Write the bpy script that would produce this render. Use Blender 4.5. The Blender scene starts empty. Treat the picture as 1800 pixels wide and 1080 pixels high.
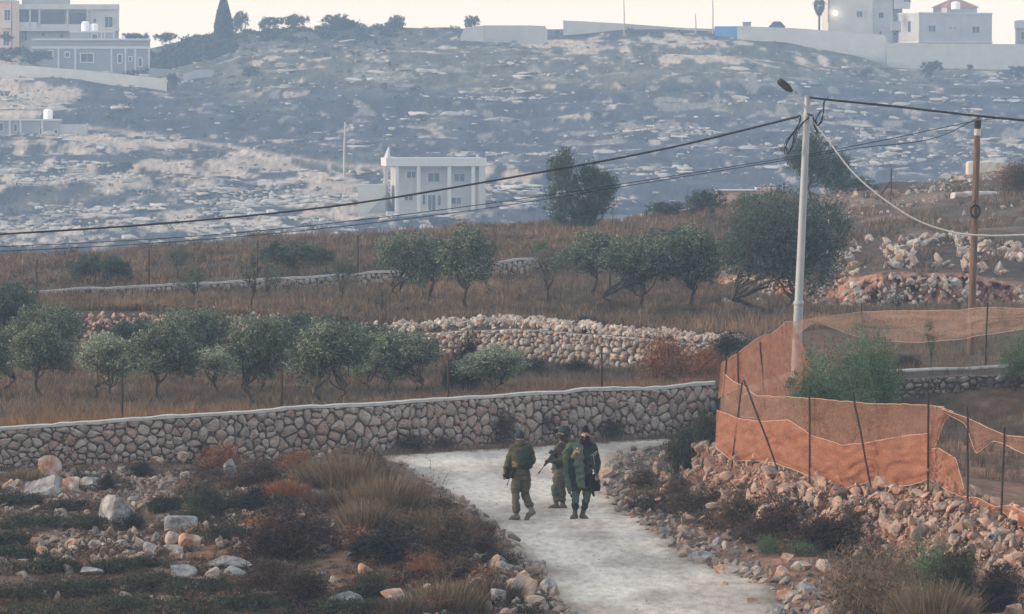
import bpy, math, random
import numpy as np
from mathutils import Vector, Matrix

C = bpy.context
SC = C.scene
COL = SC.collection
rng = np.random.default_rng(7)
R = math.radians

# ---------------- camera, sky, sun, exposure ----------------
FPX = 10000.0                      # focal length in photograph pixels (200 mm on 36 mm)
TH = math.atan(340 / FPX)          # camera pitched down so that eye level is at row 200
cam = bpy.data.cameras.new('camera'); cam.lens = 200; cam.sensor_width = 36
cam.clip_start = 1; cam.clip_end = 6000
camo = bpy.data.objects.new('camera', cam); COL.objects.link(camo)
camo.location = (0, 0, 0); camo.rotation_euler = (R(90) - TH, 0, 0)
SC.camera = camo

SUN_AZ, SUN_EL = R(-97), R(9)      # azimuth from +Y towards +X
w = bpy.data.worlds.new('World'); SC.world = w; w.use_nodes = True
nt = w.node_tree; bg = nt.nodes['Background']
sky = nt.nodes.new('ShaderNodeTexSky'); sky.sky_type = 'NISHITA'; sky.sun_disc = False
sky.sun_elevation = SUN_EL; sky.sun_rotation = SUN_AZ
sky.air_density = 1.0; sky.dust_density = 4.0; sky.ozone_density = 1.0; sky.altitude = 700
# dusty evening air: warm cream along the skyline, milky pale blue above, laid over the clear sky
gc = nt.nodes.new('ShaderNodeTexCoord'); sx_ = nt.nodes.new('ShaderNodeSeparateXYZ'); mr_ = nt.nodes.new('ShaderNodeMapRange'); mxx = nt.nodes.new('ShaderNodeMix'); mxx.data_type = 'RGBA'
rp_ = nt.nodes.new('ShaderNodeValToRGB'); e_ = rp_.color_ramp.elements; e_[0].position = .02; e_[0].color = (.98, .83, .66, 1); e_[1].position = .45; e_[1].color = (.97, .99, 1.0, 1)
ml_ = nt.nodes.new('ShaderNodeVectorMath'); ml_.operation = 'SCALE'; ml_.inputs['Scale'].default_value = 2.75
nt.links.new(gc.outputs['Generated'], sx_.inputs[0]); nt.links.new(sx_.outputs[2], mr_.inputs[0]); nt.links.new(sx_.outputs[2], rp_.inputs[0]); nt.links.new(rp_.outputs[0], ml_.inputs[0])
mr_.inputs[1].default_value = 0.0; mr_.inputs[2].default_value = 1.0; mr_.inputs[3].default_value = 1; mr_.inputs[4].default_value = .55
nt.links.new(mr_.outputs[0], mxx.inputs[0]); nt.links.new(sky.outputs[0], mxx.inputs[6]); nt.links.new(ml_.outputs[0], mxx.inputs[7])
nt.links.new(mxx.outputs[2], bg.inputs[0]); bg.inputs[1].default_value = 0.15
sd = bpy.data.lights.new('sun', 'SUN'); sd.energy = 1.4; sd.angle = R(8); sd.color = (1.0, 0.78, 0.58)
so = bpy.data.objects.new('sun', sd); COL.objects.link(so)
sv = Vector((math.sin(SUN_AZ) * math.cos(SUN_EL), math.cos(SUN_AZ) * math.cos(SUN_EL), math.sin(SUN_EL)))
so.rotation_euler = sv.to_track_quat('Z', 'Y').to_euler(); so.location = (-60, 20, 40)
SC.view_settings.view_transform = 'Standard'; SC.view_settings.look = 'None'
SC.view_settings.exposure = 1.70; SC.view_settings.gamma = 1.0
SC.cycles.volume_bounces = 1; SC.cycles.max_bounces = 6; SC.cycles.transparent_max_bounces = 24
SC.cycles.use_denoising = True

# ---------------- helpers ----------------
def zpy(py, Y):                    # height of the point seen at row py at depth Y
    return -np.tan(TH + np.arctan((np.asarray(py, float) - 540) / FPX)) * Y
def P(px, py, Y):
    u = (px - 900) / FPX; v = -(py - 540) / FPX
    t = Y / (math.cos(TH) + v * math.sin(TH))
    return Vector((u * t, Y, t * (-math.sin(TH) + v * math.cos(TH))))
def hash2(ix, iy, s):
    h = (ix.astype(np.int64) * 374761393 + iy.astype(np.int64) * 668265263 + s * 982451653) & 0xffffffff
    h = ((h ^ (h >> 13)) * 1274126177) & 0xffffffff
    return ((h ^ (h >> 16)) & 0xffff) / 65535.0
def vnoise(x, y, s=0):
    x = np.asarray(x, float); y = np.asarray(y, float)
    ix = np.floor(x); iy = np.floor(y); fx = x - ix; fy = y - iy
    fx = fx * fx * (3 - 2 * fx); fy = fy * fy * (3 - 2 * fy)
    a = hash2(ix, iy, s); b = hash2(ix + 1, iy, s); c = hash2(ix, iy + 1, s); d = hash2(ix + 1, iy + 1, s)
    return (a * (1 - fx) + b * fx) * (1 - fy) + (c * (1 - fx) + d * fx) * fy - 0.5
def fbm(x, y, s=0, o=3):
    r = 0; a = 1.0
    for k in range(o):
        r = r + a * vnoise(x * 2 ** k, y * 2 ** k, s + k); a *= 0.5
    return r

def tag(o, label=None, cat=None, group=None, kind=None):
    if label: o['label'] = label
    if cat: o['category'] = cat
    if group: o['group'] = group
    if kind: o['kind'] = kind
    return o
def mk_mesh(name, V, Fs, mats=None, smooth=False, midx=None):
    """V (n,3); Fs list of index arrays, each (k,3) or (k,4)"""
    V = np.asarray(V, np.float32).reshape(-1, 3)
    if not isinstance(Fs, (list, tuple)): Fs = [Fs]
    Fs = [np.asarray(f, np.int32) for f in Fs if len(f)]
    me = bpy.data.meshes.new(name)
    loops = np.concatenate([f.ravel() for f in Fs])
    tot = np.concatenate([np.full(len(f), f.shape[1], np.int32) for f in Fs])
    st = np.concatenate([[0], np.cumsum(tot)[:-1]]).astype(np.int32)
    me.vertices.add(len(V)); me.vertices.foreach_set('co', V.ravel())
    me.loops.add(len(loops)); me.loops.foreach_set('vertex_index', loops)
    me.polygons.add(len(tot)); me.polygons.foreach_set('loop_start', st)
    me.polygons.foreach_set('loop_total', tot)
    if mats:
        for m in (mats if isinstance(mats, (list, tuple)) else [mats]): me.materials.append(m)
    if midx is not None: me.polygons.foreach_set('material_index', np.asarray(midx, np.int32))
    me.update(calc_edges=True); me.validate()
    me.polygons.foreach_set('use_smooth', np.full(len(me.polygons), bool(smooth)))
    return me
def link(name, me, parent=None, loc=(0, 0, 0), rotz=0, scale=(1, 1, 1)):
    o = bpy.data.objects.new(name, me); COL.objects.link(o)
    o.location = loc; o.rotation_euler = (0, 0, rotz); o.scale = scale
    if parent: o.parent = parent
    return o
def empty(name, loc=(0, 0, 0), rotz=0, scale=(1, 1, 1)):
    o = bpy.data.objects.new(name, None); COL.objects.link(o)
    o.location = loc; o.rotation_euler = (0, 0, rotz); o.scale = scale; o.empty_display_size = 0.2
    return o
class MB:                           # collects faces, builds one mesh
    def __init__(s): s.V = []; s.F3 = []; s.F4 = []; s.n = 0
    def add(s, V, F):
        V = np.asarray(V, float).reshape(-1, 3); F = np.asarray(F, int)
        if F.shape[1] == 3: s.F3.append(F + s.n)
        else: s.F4.append(F + s.n)
        s.V.append(V); s.n += len(V)
    def box(s, lo, hi, M=None):
        x0, y0, z0 = lo; x1, y1, z1 = hi
        V = np.array([(x0, y0, z0), (x1, y0, z0), (x1, y1, z0), (x0, y1, z0), (x0, y0, z1), (x1, y0, z1), (x1, y1, z1), (x0, y1, z1)], float)
        if M is not None: V = V @ np.array(M.to_3x3()).T + np.array(M.translation)
        s.add(V, [(0, 3, 2, 1), (4, 5, 6, 7), (0, 1, 5, 4), (1, 2, 6, 5), (2, 3, 7, 6), (3, 0, 4, 7)])
    def tube(s, pts, rad, n=6, cap=True, flat=1.0):
        V, F = tube(pts, rad, n, flat); s.add(V, F)
        if cap:
            m = len(V) // n
            for r, rev in ((0, True), (m - 1, False)):
                c = V[r * n:(r + 1) * n].mean(0)
                tri = [(i, (i + 1) % n, n) if not rev else ((i + 1) % n, i, n) for i in range(n)]
                s.add(np.vstack([V[r * n:(r + 1) * n], c]), tri)
    def build(s, name, m=None, parent=None, smooth=False, **k):
        Fs = []
        if s.F3: Fs.append(np.vstack(s.F3))
        if s.F4: Fs.append(np.vstack(s.F4))
        return link(name, mk_mesh(name, np.vstack(s.V), Fs, m, smooth), parent, **k)
def tube(pts, rad, n=6, flat=1.0, ref0=None):
    pts = np.asarray(pts, float); m = len(pts); rad = np.broadcast_to(np.asarray(rad, float), (m,))
    T = np.gradient(pts, axis=0); T /= np.linalg.norm(T, axis=1)[:, None] + 1e-9
    ref = np.array([0, 0, 1.0]) if abs(T[0, 2]) < .9 else np.array([1.0, 0, 0])
    if flat != 1.0 and abs(T[m // 2, 2]) > .6: ref = np.array([1.0, 0, 0])
    V = []
    for i in range(m):
        a = np.cross(T[i], ref); a /= np.linalg.norm(a) + 1e-9
        b = np.cross(a, T[i]); ref = b
        th = np.arange(n) * 2 * math.pi / n
        V.append(pts[i] + rad[i] * (np.cos(th)[:, None] * a + flat * np.sin(th)[:, None] * b))
    V = np.vstack(V); i = np.arange(m - 1)[:, None] * n; j = np.arange(n)[None]; k = (j + 1) % n
    F = np.stack([i + j, i + k, i + n + k, i + n + j], -1).reshape(-1, 4)
    return V, F
def rotmats(n, full=True, tilt=0.3, r=None):
    r = r or rng
    q = r.normal(size=(n, 4)) if full else np.stack([np.ones(n), r.normal(size=n) * tilt * .5, r.normal(size=n) * tilt * .5, np.zeros(n)], 1)
    q /= np.linalg.norm(q, axis=1)[:, None]
    a, b, c, d = q.T
    M = np.stack([np.stack([a*a+b*b-c*c-d*d, 2*(b*c-a*d), 2*(b*d+a*c)], -1),
                  np.stack([2*(b*c+a*d), a*a-b*b+c*c-d*d, 2*(c*d-a*b)], -1),
                  np.stack([2*(b*d-a*c), 2*(c*d+a*b), a*a-b*b-c*c+d*d], -1)], 1)
    if not full:
        t = r.uniform(0, 2 * math.pi, n); Z = np.zeros((n, 3, 3))
        Z[:, 0, 0] = np.cos(t); Z[:, 0, 1] = -np.sin(t); Z[:, 1, 0] = np.sin(t); Z[:, 1, 1] = np.cos(t); Z[:, 2, 2] = 1
        M = M @ Z
    return M
def scatter(temps, pos, rot, scl):
    """merge copies of templates [(V,F)...] (same face arity) into one V,F"""
    n = len(pos); pick = rng.integers(0, len(temps), n); Vs = []; Fs = []; off = 0
    scl = np.asarray(scl, float)
    if scl.ndim == 1: scl = np.repeat(scl[:, None], 3, 1)
    for k, (V, F) in enumerate(temps):
        ix = np.where(pick == k)[0]
        if not len(ix): continue
        W = np.einsum('nij,nvj->nvi', rot[ix], V[None] * scl[ix][:, None, :]) + pos[ix][:, None, :]
        Vs.append(W.reshape(-1, 3))
        Fs.append((F[None] + (np.arange(len(ix)) * len(V))[:, None, None] + off).reshape(-1, F.shape[1]))
        off += len(ix) * len(V)
    return np.vstack(Vs), np.vstack(Fs)

# ---------------- materials ----------------
def lin(c):                         # sRGB 0-255 -> linear
    return tuple(((x / 255) / 12.92 if x / 255 <= .04045 else ((x / 255 + .055) / 1.055) ** 2.4) for x in c)
def mat(name, cols, scale=4.0, rough=0.9, bump=0.0, bscale=None, island=0.0, stretch=(1, 1, 1), spec=0.2,
        detail=6, transl=0.0, contrast=1.0, metal=0.0, cols2=None, scale2=0.3, alpha=None, attr=None, coords='Object'):
    """noise-driven colour ramp; island>0 mixes in a random value per loose piece; cols2 a second ramp mixed by a broad noise"""
    m = bpy.data.materials.new(name); m.use_nodes = True; t = m.node_tree; N = t.nodes; L = t.links
    b = N['Principled BSDF']; b.inputs['Roughness'].default_value = rough
    b.inputs['Specular IOR Level'].default_value = spec; b.inputs['Metallic'].default_value = metal
    tc = N.new('ShaderNodeTexCoord'); mp = N.new('ShaderNodeMapping'); mp.inputs['Scale'].default_value = stretch
    if coords == 'World':
        g = N.new('ShaderNodeNewGeometry'); L.new(g.outputs['Position'], mp.inputs[0])
    else: L.new(tc.outputs['Object'], mp.inputs[0])
    nz = N.new('ShaderNodeTexNoise'); nz.inputs['Scale'].default_value = scale; nz.inputs['Detail'].default_value = detail
    nz.inputs['Roughness'].default_value = 0.62
    L.new(mp.outputs[0], nz.inputs['Vector'])
    mr = N.new('ShaderNodeMapRange'); k = 0.22 / contrast
    mr.inputs[1].default_value = 0.5 - k; mr.inputs[2].default_value = 0.5 + k
    L.new(nz.outputs[0], mr.inputs[0]); fac = mr.outputs[0]
    if island > 0:
        g = N.new('ShaderNodeNewGeometry'); mx = N.new('ShaderNodeMix'); mx.inputs[0].default_value = island
        L.new(fac, mx.inputs[2]); L.new(g.outputs['Random Per Island'], mx.inputs[3]); fac = mx.outputs[0]
    def ramp(cs, f):
        r = N.new('ShaderNodeValToRGB'); e = r.color_ramp.elements
        while len(e) < len(cs): e.new(0.5)
        for i, c in enumerate(cs):
            e[i].position = i / max(1, len(cs) - 1); e[i].color = (*c, 1)
        L.new(f, r.inputs[0]); return r.outputs[0]
    c = ramp(cols, fac)
    if cols2:
        n2 = N.new('ShaderNodeTexNoise'); n2.inputs['Scale'].default_value = scale2; n2.inputs['Detail'].default_value = 4
        L.new(mp.outputs[0], n2.inputs['Vector'])
        m2 = N.new('ShaderNodeMapRange'); m2.inputs[1].default_value = .44; m2.inputs[2].default_value = .58
        L.new(n2.outputs[0], m2.inputs[0])
        mc = N.new('ShaderNodeMix'); mc.data_type = 'RGBA'
        L.new(m2.outputs[0], mc.inputs[0]); L.new(c, mc.inputs[6]); L.new(ramp(cols2, fac), mc.inputs[7]); c = mc.outputs[2]
    if attr:                        # ground cover map: stored colour x fine noise
        at = N.new('ShaderNodeAttribute'); at.attribute_name = attr
        mc = N.new('ShaderNodeMix'); mc.data_type = 'RGBA'; mc.blend_type = 'MULTIPLY'; mc.inputs[0].default_value = 1
        L.new(at.outputs['Color'], mc.inputs[6]); L.new(c, mc.inputs[7]); c = mc.outputs[2]
    L.new(c, b.inputs['Base Color'])
    if bump:
        n3 = N.new('ShaderNodeTexNoise'); n3.inputs['Scale'].default_value = bscale or scale * 3; n3.inputs['Detail'].default_value = 5
        L.new(mp.outputs[0], n3.inputs['Vector'])
        bp = N.new('ShaderNodeBump'); bp.inputs['Strength'].default_value = 1.0; bp.inputs['Distance'].default_value = bump
        L.new(n3.outputs[0], bp.inputs['Height']); L.new(bp.outputs[0], b.inputs['Normal'])
    if transl > 0:
        tr = N.new('ShaderNodeBsdfTranslucent'); L.new(c, tr.inputs[0]); ms = N.new('ShaderNodeMixShader')
        ms.inputs[0].default_value = transl; L.new(b.outputs[0], ms.inputs[1]); L.new(tr.outputs[0], ms.inputs[2])
        L.new(ms.outputs[0], N['Material Output'].inputs['Surface'])
    if alpha is not None:
        b.inputs['Alpha'].default_value = alpha
    return m
# ---------------- terrain: profile lines from near to far ----------------
# each line: list of (column, depth, height)  -- heights mostly given through zr(row, depth)
def zr(py, Y): return float(zpy(py, Y))
def ln(*pts):                       # pts: (px, Y, 'row'|z): row given as tuple
    a = []
    for px, Y, v in pts:
        a.append((px, Y, zr(v[0], Y) if isinstance(v, tuple) else v))
    return np.array(a, float)
WT = [(-500, 775, 122), (0, 751, 127), (400, 723, 129.5), (800, 698, 133), (1268, 671, 139)]   # main wall: column, top row, depth
LINES = [
 ln((0, 14, -8.2)), ln((0, 70, -8.0)), ln((0, 86, -7.9), (1500, 86, -7.9), (1800, 86, -7.75), (2300, 84, -7.6)),
 ln((-500, 108, -7.9), (0, 108, -7.9), (1050, 112, -7.9), (1100, 116, -7.9), (1200, 113, -7.9), (1350, 104, -7.85), (1500, 100.5, -7.85), (1700, 94, -7.75), (2300, 88, -7.6)),
 ln((-500, 116, -7.9), (0, 118, -7.9), (1050, 121, -7.9), (1150, 122, -7.85), (1215, 119, -7.45), (1258, 114, (793,)), (1370, 108, (818,)), (1480, 104, (856,)), (1600, 102, (856,)), (1700, 99, (884,)), (1800, 96, (925,)), (2300, 90, -7.0)),
 ln((-500, 122, -7.85), (0, 127, (821,)), (660, 131.5, (801,)), (1180, 137.7, (771,)), (1262, 138.8, (771,)), (1300, 133, -7.1), (1440, 130, -7.0), (2300, 126, -7.0)),
 ln((-500, 122.6, -7.3), (0, 127.6, -7.2), (660, 132.1, -6.98), (1262, 139.4, -6.8), (1300, 134, -6.9), (1440, 130.7, zr(676, 130.7)), (1560, 130.7, zr(664, 130.7)), (1800, 130.7, zr(660, 130.7)), (2300, 130.7, -6.0)),
 ln((-500, 148, -7.4), (0, 148, -7.3), (600, 148, -7.2), (1100, 148, -7.08), (1270, 148, -6.85), (1400, 145, -6.3), (1800, 145, -6.05), (2300, 145, -5.9)),
 ln((-500, 172, -7.0), (0, 170, -6.85), (420, 170, -6.85), (760, 166, -7.0), (1060, 161, -7.33), (1270, 158, -6.87), (1330, 158, -6.5), (1450, 158, -6.2), (2300, 158, -6.0)),
 ln((-500, 173.5, (548,)), (120, 172, (550,)), (420, 172, (557,)), (700, 168, (580,)), (900, 168, (566,)), (1060, 163, (582,)), (1270, 160, (602,)), (1330, 160, -6.35), (1450, 160, -6.15), (2300, 160, -5.9)),
 ln((-500, 180, -6.1), (300, 180, -6.15), (800, 183, (541,)), (1270, 180, -6.25), (1400, 176, -6.2), (2300, 176, -6.1)),
 ln((-500, 182, -6.15), (0, 186, -6.1), (450, 195, (517,)), (800, 203, (497,)), (985, 208, (480,)), (1260, 205, (505,)), (1450, 190, (541,)), (1500, 186, (545,)), (2300, 186, -6.4)),
 ln((-500, 182.7, -6.1), (25, 186.7, (524,)), (250, 191, (512,)), (450, 195.7, (501,)), (600, 199, (491,)), (800, 203.7, (476,)), (985, 208.7, (460,)), (1260, 207, (484,)), (1450, 191.5, (497,)), (1550, 187.6, (482,)), (1700, 187.6, (484,)), (1800, 187.6, (503,)), (2300, 187.6, (500,))),
 ln((-500, 215, -6.1), (0, 215, (480,)), (450, 220, (447,)), (800, 225, (426,)), (985, 228, (414,)), (1270, 222, (425,)), (1460, 205, (425,)), (1800, 205, (422,)), (2300, 205, (420,))),
 ln((-500, 250, (470,)), (0, 250, (456,)), (250, 252, (441,)), (450, 254, (424,)), (640, 255, (416,)), (800, 256, (407,)), (950, 257, (398,)), (1100, 258, (389,)), (1250, 259, (374,)), (1300, 260, (360,)), (1400, 260, (342,)), (1500, 262, (336,)), (1600, 262, (324,)), (1700, 262, (309,)), (1800, 262, (294,)), (2300, 262, (260,))),
 ln((0, 300, -11), (1300, 300, -9), (2300, 300, -6)),
 ln((0, 430, -34)), ln((0, 540, -28)),
 ln((0, 620, zr(475, 620))), ln((0, 700, zr(374, 700))), ln((0, 780, zr(252, 780)), (2300, 780, zr(258, 780))),
 ln((-500, 850, zr(140, 850)), (0, 850, zr(142, 850)), (300, 850, zr(157, 850)), (450, 850, zr(148, 850)), (1300, 850, zr(140, 850)), (1560, 850, zr(165, 850)), (2300, 850, zr(170, 850))),
 ln((-500, 915, (128,)), (0, 915, (127,)), (262, 915, (126,)), (330, 915, (98,)), (420, 915, (62,)), (640, 915, (51,)), (800, 915, (50,)), (960, 915, (60,)), (1100, 915, (52,)), (1250, 915, (56,)), (1380, 915, (66,)), (1500, 915, (88,)), (1570, 915, (112,)), (1800, 915, (113,)), (2300, 915, (115,))),
 ln((-500, 950, zr(100, 950)), (262, 950, zr(88, 950)), (340, 950, zr(70, 950)), (460, 950, zr(58, 950)), (1300, 950, zr(50, 950)), (1600, 950, zr(84, 950)), (2300, 950, zr(86, 950))),
 ln((0, 975, 8)), ln((0, 1010, 6)),
]
PXS = np.concatenate([np.arange(-500, 2301, 20)])
AMP = [0, .03, .05, .06, .05, .03, .04, .08, .08, .08, .1, .06, .06, .12, .2, .5, 2, 1.5, 1.0, .9, 1.1, 1.0, .35, .3, 1, 2]
LY = np.array([np.interp(np.arange(-500, 2301, 4), l[:, 0], l[:, 1]) for l in LINES])   # (lines, columns)
LZ = np.array([np.interp(np.arange(-500, 2301, 4), l[:, 0], l[:, 2]) for l in LINES])
def road_mask(px, Y):               # 1 inside the track
    py = 200 + 7.9e4 / Y
    l = np.interp(py, RL[:, 1], RL[:, 0]); r = np.interp(py, RR[:, 1], RR[:, 0])
    m = np.clip((px - l) / 25, 0, 1) * np.clip((r - px) / 25, 0, 1)
    return m * (py < 1400) * (py > 760)
RL = np.array([(560, 770), (600, 790), (650, 803), (690, 825), (745, 855), (800, 885), (860, 925), (895, 955), (935, 1000), (965, 1045), (1000, 1085), (1080, 1200), (1150, 1400)], float)
RR = np.array([(1420, 770), (1160, 785), (1090, 805), (1066, 830), (1058, 860), (1075, 885), (1110, 910), (1165, 945), (1215, 985), (1290, 1012), (1370, 1045), (1395, 1085), (1500, 1200), (1650, 1400)], float)
def ground(px, Y, noise=True):
    px = np.atleast_1d(np.asarray(px, float)); Y = np.atleast_1d(np.asarray(Y, float)); px, Y = np.broadcast_arrays(px, Y)
    f = np.clip((px + 500) / 4, 0, LY.shape[1] - 1.001); i = f.astype(int); a = f - i
    ly = LY[:, i] * (1 - a) + LY[:, i + 1] * a; lz = LZ[:, i] * (1 - a) + LZ[:, i + 1] * a
    k = np.clip((ly <= Y[None]).sum(0) - 1, 0, len(LINES) - 2); j = np.arange(len(k)) if k.ndim == 1 else None
    sh = k.shape; k = k.ravel(); n = np.arange(len(k)); ly = ly.reshape(len(LINES), -1); lz = lz.reshape(len(LINES), -1)
    t = np.clip((Y.ravel() - ly[k, n]) / (ly[k + 1, n] - ly[k, n] + 1e-9), 0, 1)
    z = lz[k, n] * (1 - t) + lz[k + 1, n] * t; am = np.array(AMP)[k] * (1 - t) + np.array(AMP)[k + 1] * t
    X = (px.ravel() - 900) / FPX * Y.ravel(); YY = Y.ravel()
    if noise:
        d = np.where(YY < 300, fbm(X / 2.2, YY / 2.2, 3, 3), fbm(X / 22, YY / 12, 9, 4))
        z = z + d * am * 2 * (1 - 0.85 * road_mask(px.ravel(), YY))
        # mounds beside the track
        for mx, my, sx, sy, h in MOUNDS: z = z + h * np.exp(-((X - mx) / sx) ** 2 - ((YY - my) / sy) ** 2) * (1 - road_mask(px.ravel(), YY))
    return z.reshape(sh)
MOUNDS = []
for (px, Y, sx, sy, h) in ((520, 112, 2.3, 7, .6), (600, 122, 1.6, 4, .5), (690, 101, 1.3, 5, .6), (430, 100, 2.0, 4, .3), (80, 120, 1.5, 3, .25), (880, 96, .6, 2.5, .22), (780, 108, .8, 3.5, .22), (1240, 118, .5, 2.5, .3), (1420, 98, .7, 2.5, .12)):
    MOUNDS.append(((px - 900) / FPX * Y, Y, sx, sy, h))
def G(px, Y): 
    return float(ground(px, Y)[0])
def gp(px, Y):                       # point on the ground
    return Vector(((px - 900) / FPX * Y, Y, G(px, Y)))
def Yat(px, py, lo=80, hi=290):      # depth at which the ground is seen at row py
    ys = np.arange(lo, hi, .25); z = ground(np.full(len(ys), float(px)), ys, True); rows = 200 - z / ys * FPX
    i = np.where(rows <= py)[0]
    return float(ys[i[0]]) if len(i) else hi
def gpt(px, py, lo=80, hi=290):
    return gp(px, Yat(px, py, lo, hi))

def grid_faces(nr, nc):
    i = np.arange(nr - 1)[:, None] * nc; j = np.arange(nc - 1)[None]
    return np.stack([i + j, i + j + 1, i + nc + j + 1, i + nc + j], -1).reshape(-1, 4)
def terrain(name, l0, l1, pxs, dy, m, colour=None):
    rows = []
    Ls = LY[:, ((pxs + 500) / 4).astype(int).clip(0, LY.shape[1] - 1)]
    for k in range(l0, l1):
        n = max(2, int(round(np.max(Ls[k + 1] - Ls[k]) / dy[k - l0] if isinstance(dy, list) else np.max(Ls[k + 1] - Ls[k]) / dy)))
        for t in np.arange(n) / n: rows.append(Ls[k] * (1 - t) + Ls[k + 1] * t)
    rows.append(Ls[l1]); Yg = np.array(rows); Pg = np.broadcast_to(pxs[None], Yg.shape).astype(float)
    Z = ground(Pg, Yg); X = (Pg - 900) / FPX * Yg
    V = np.stack([X, Yg, Z], -1).reshape(-1, 3)
    me = mk_mesh(name, V, grid_faces(*Yg.shape), m, True)
    if colour is not None:
        c = colour(Pg, Yg, Z).reshape(-1, 3); a = me.attributes.new('cover', 'FLOAT_COLOR', 'POINT')
        a.data.foreach_set('color', np.hstack([c, np.ones((len(c), 1))]).astype(np.float32).ravel())
    return tag(link(name, me), kind='structure')

SOIL = [(.030, .024, .020), (.056, .044, .036), (.10, .08, .065)]
def cover_near(Pg, Yg, Z):
    X = (Pg - 900) / FPX * Yg; n = fbm(X / 3, Yg / 5, 21, 4); n2 = fbm(X / 1.2, Yg / 1.5, 41, 3)
    base = np.stack([.95 + 0 * X, .9 + 0 * X, .85 + 0 * X], -1)
    rust = np.array([1.4, 1.0, .78]); pale = np.array([1.9, 1.8, 1.7])
    w = np.clip(n * 2.2 + .2, 0, 1)[..., None]; base = base * (1 - w) + rust * w
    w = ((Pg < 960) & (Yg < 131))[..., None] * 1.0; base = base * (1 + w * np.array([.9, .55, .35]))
    w = np.clip(n2 * 2.5 - .3, 0, 1)[..., None] * (Yg < 130)[..., None]; base = base * (1 - w) + pale * w
    rb = np.clip((Pg - 1255) / 30, 0, 1) * (Yg > 183) * (Yg < 206)          # red-earth cut on the right
    rb = (rb * np.clip(1 - abs(Yg - np.interp(Pg, LINES[12][:, 0], LINES[12][:, 1]) + .8) / 3.0, 0, 1))[..., None]
    base = base * (1 - rb) + np.array([4.4, 2.9, 2.2]) * rb * (.75 + .8 * np.clip(n2, -.4, .5))[..., None]
    w = (np.clip((Pg - 1180) / 80, 0, 1) * (Yg > 86) * (Yg < 121) * np.clip(.75 + n2, 0, 1))[..., None]; base = base * (1 - w) + np.array([3.6, 2.3, 1.75]) * w
    rv = (road_mask(Pg, Yg))[..., None]; base = base * (1 - rv) + np.array([3.2, 3.4, 3.6]) * rv
    w = (np.clip((Pg - 1380) / 60, 0, 1) * (Yg > 210) * np.clip(n * 3 + .35, 0, 1))[..., None]      # bare stony ground on the right rise
    base = base * (1 - w) + np.array([2.6, 2.3, 2.1]) * w
    return base
m_soil = mat('dry_soil', SOIL, 2.6, .95, .03, 9, coords='World', attr='cover', detail=10)
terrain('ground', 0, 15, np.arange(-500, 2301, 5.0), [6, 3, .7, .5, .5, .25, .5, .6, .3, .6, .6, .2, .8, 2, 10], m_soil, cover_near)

# far hillside: bare pale earth, scrub and burnt strips as a cover map
def cover_far(Pg, Yg, Z):
    py = 200 - Z / Yg * FPX; X = (Pg - 900) / FPX * Yg
    n = fbm(X / 10, Yg / 16, 61, 5); st = fbm(X / 11, Yg / 9, 77, 4); fine = fbm(X / 1.8, Yg / 5, 91, 4)
    burnt = np.array([.036, .042, .055]); scrub = np.array([.085, .085, .062]); earth = np.array([.37, .295, .23]); rock = np.array([.36, .33, .29])  # burnt ground, with the blue of distance haze painted into its colour
    def blob(cx, cy, rx, ry, k=1.0): return k * np.exp(-(((Pg - cx) / rx) ** 2 + ((py - cy) / ry) ** 2) ** 2)
    e = blob(40, 178, 85, 38, 1.6) + blob(230, 245, 190, 20, .8) + blob(120, 320, 230, 28, .62) + blob(430, 300, 230, 30, .68) + blob(300, 390, 330, 22, .66) + blob(90, 420, 120, 22, .55) \
        + blob(620, 330, 160, 30, .5) + blob(900, 310, 90, 24, .8) + blob(850, 350, 60, 20, .4) + blob(500, 105, 90, 28, .55) + blob(1150, 75, 190, 20, .75) + blob(960, 92, 80, 20, .4) + blob(1380, 95, 170, 22, .45) \
        + blob(560, 360, 120, 20, .4) + blob(1500, 120, 120, 16, .3) + blob(200, 140, 120, 20, .1)
    s = blob(560, 100, 420, 60, .8) + blob(300, 75, 150, 40, 1.1) + blob(1300, 110, 500, 38, .75) + blob(900, 130, 300, 40, .5) + .12
    b = blob(380, 195, 210, 48, 1.0) + blob(1100, 230, 700, 90, .5) + blob(1600, 250, 300, 90, .5)
    we = np.clip((e + st * .95 + fine * 1.1 - .50) * 3.2, 0, 1)[..., None] * np.clip(1.1 - b * .6, 0, 1)[..., None]
    ws = np.clip((s + n * .9 - .25) * 2.5, 0, 1)[..., None]
    c = burnt * (1 - ws) + scrub * ws
    rk = np.clip((fbm(X / 3.2, Yg / 5.5, 171, 4) + .5 * fbm(X / 40, Yg / 30, 177, 2) + .45 * fbm(X / 1.2, Yg / 3, 179, 2) - .36 - .25 * (py < 115) + .12 * np.exp(-((Pg - 1050) / 500) ** 2 - ((py - 250) / 90) ** 2) - .3 * ((Pg < 620) & (py < 230))) * 5, 0, .42)[..., None]
    c = c * (1 + .9 * np.clip(fine, -.5, .6))[..., None]
    path = np.exp(-((py - np.interp(Pg, [150, 230, 400, 600, 800], [225, 232, 258, 291, 300])) / 3.2) ** 2) * (Pg > 150) * (Pg < 680)
    we = np.maximum(we, (path * .9)[..., None])
    c = c * (1 - we) + (earth * (1 + .5 * fine[..., None])) * we
    c = c * (1 - rk) + np.array([.38, .34, .29]) * rk
    return np.clip(c, .01, .9)
m_far = mat('hillside_cover', [(.55, .55, .58), (1, 1, 1), (1.35, 1.3, 1.25)], .9, .95, .25, .8, coords='World', attr='cover', detail=12, contrast=1.1, stretch=(1.8, .3, 1))
h = terrain('hillside', 15, 25, np.arange(-500, 2301, 3.0), [12, 10, 3, 1.0, 1.0, 1.0, 1.0, 2, 20, 20], m_far, cover_far)

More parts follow.
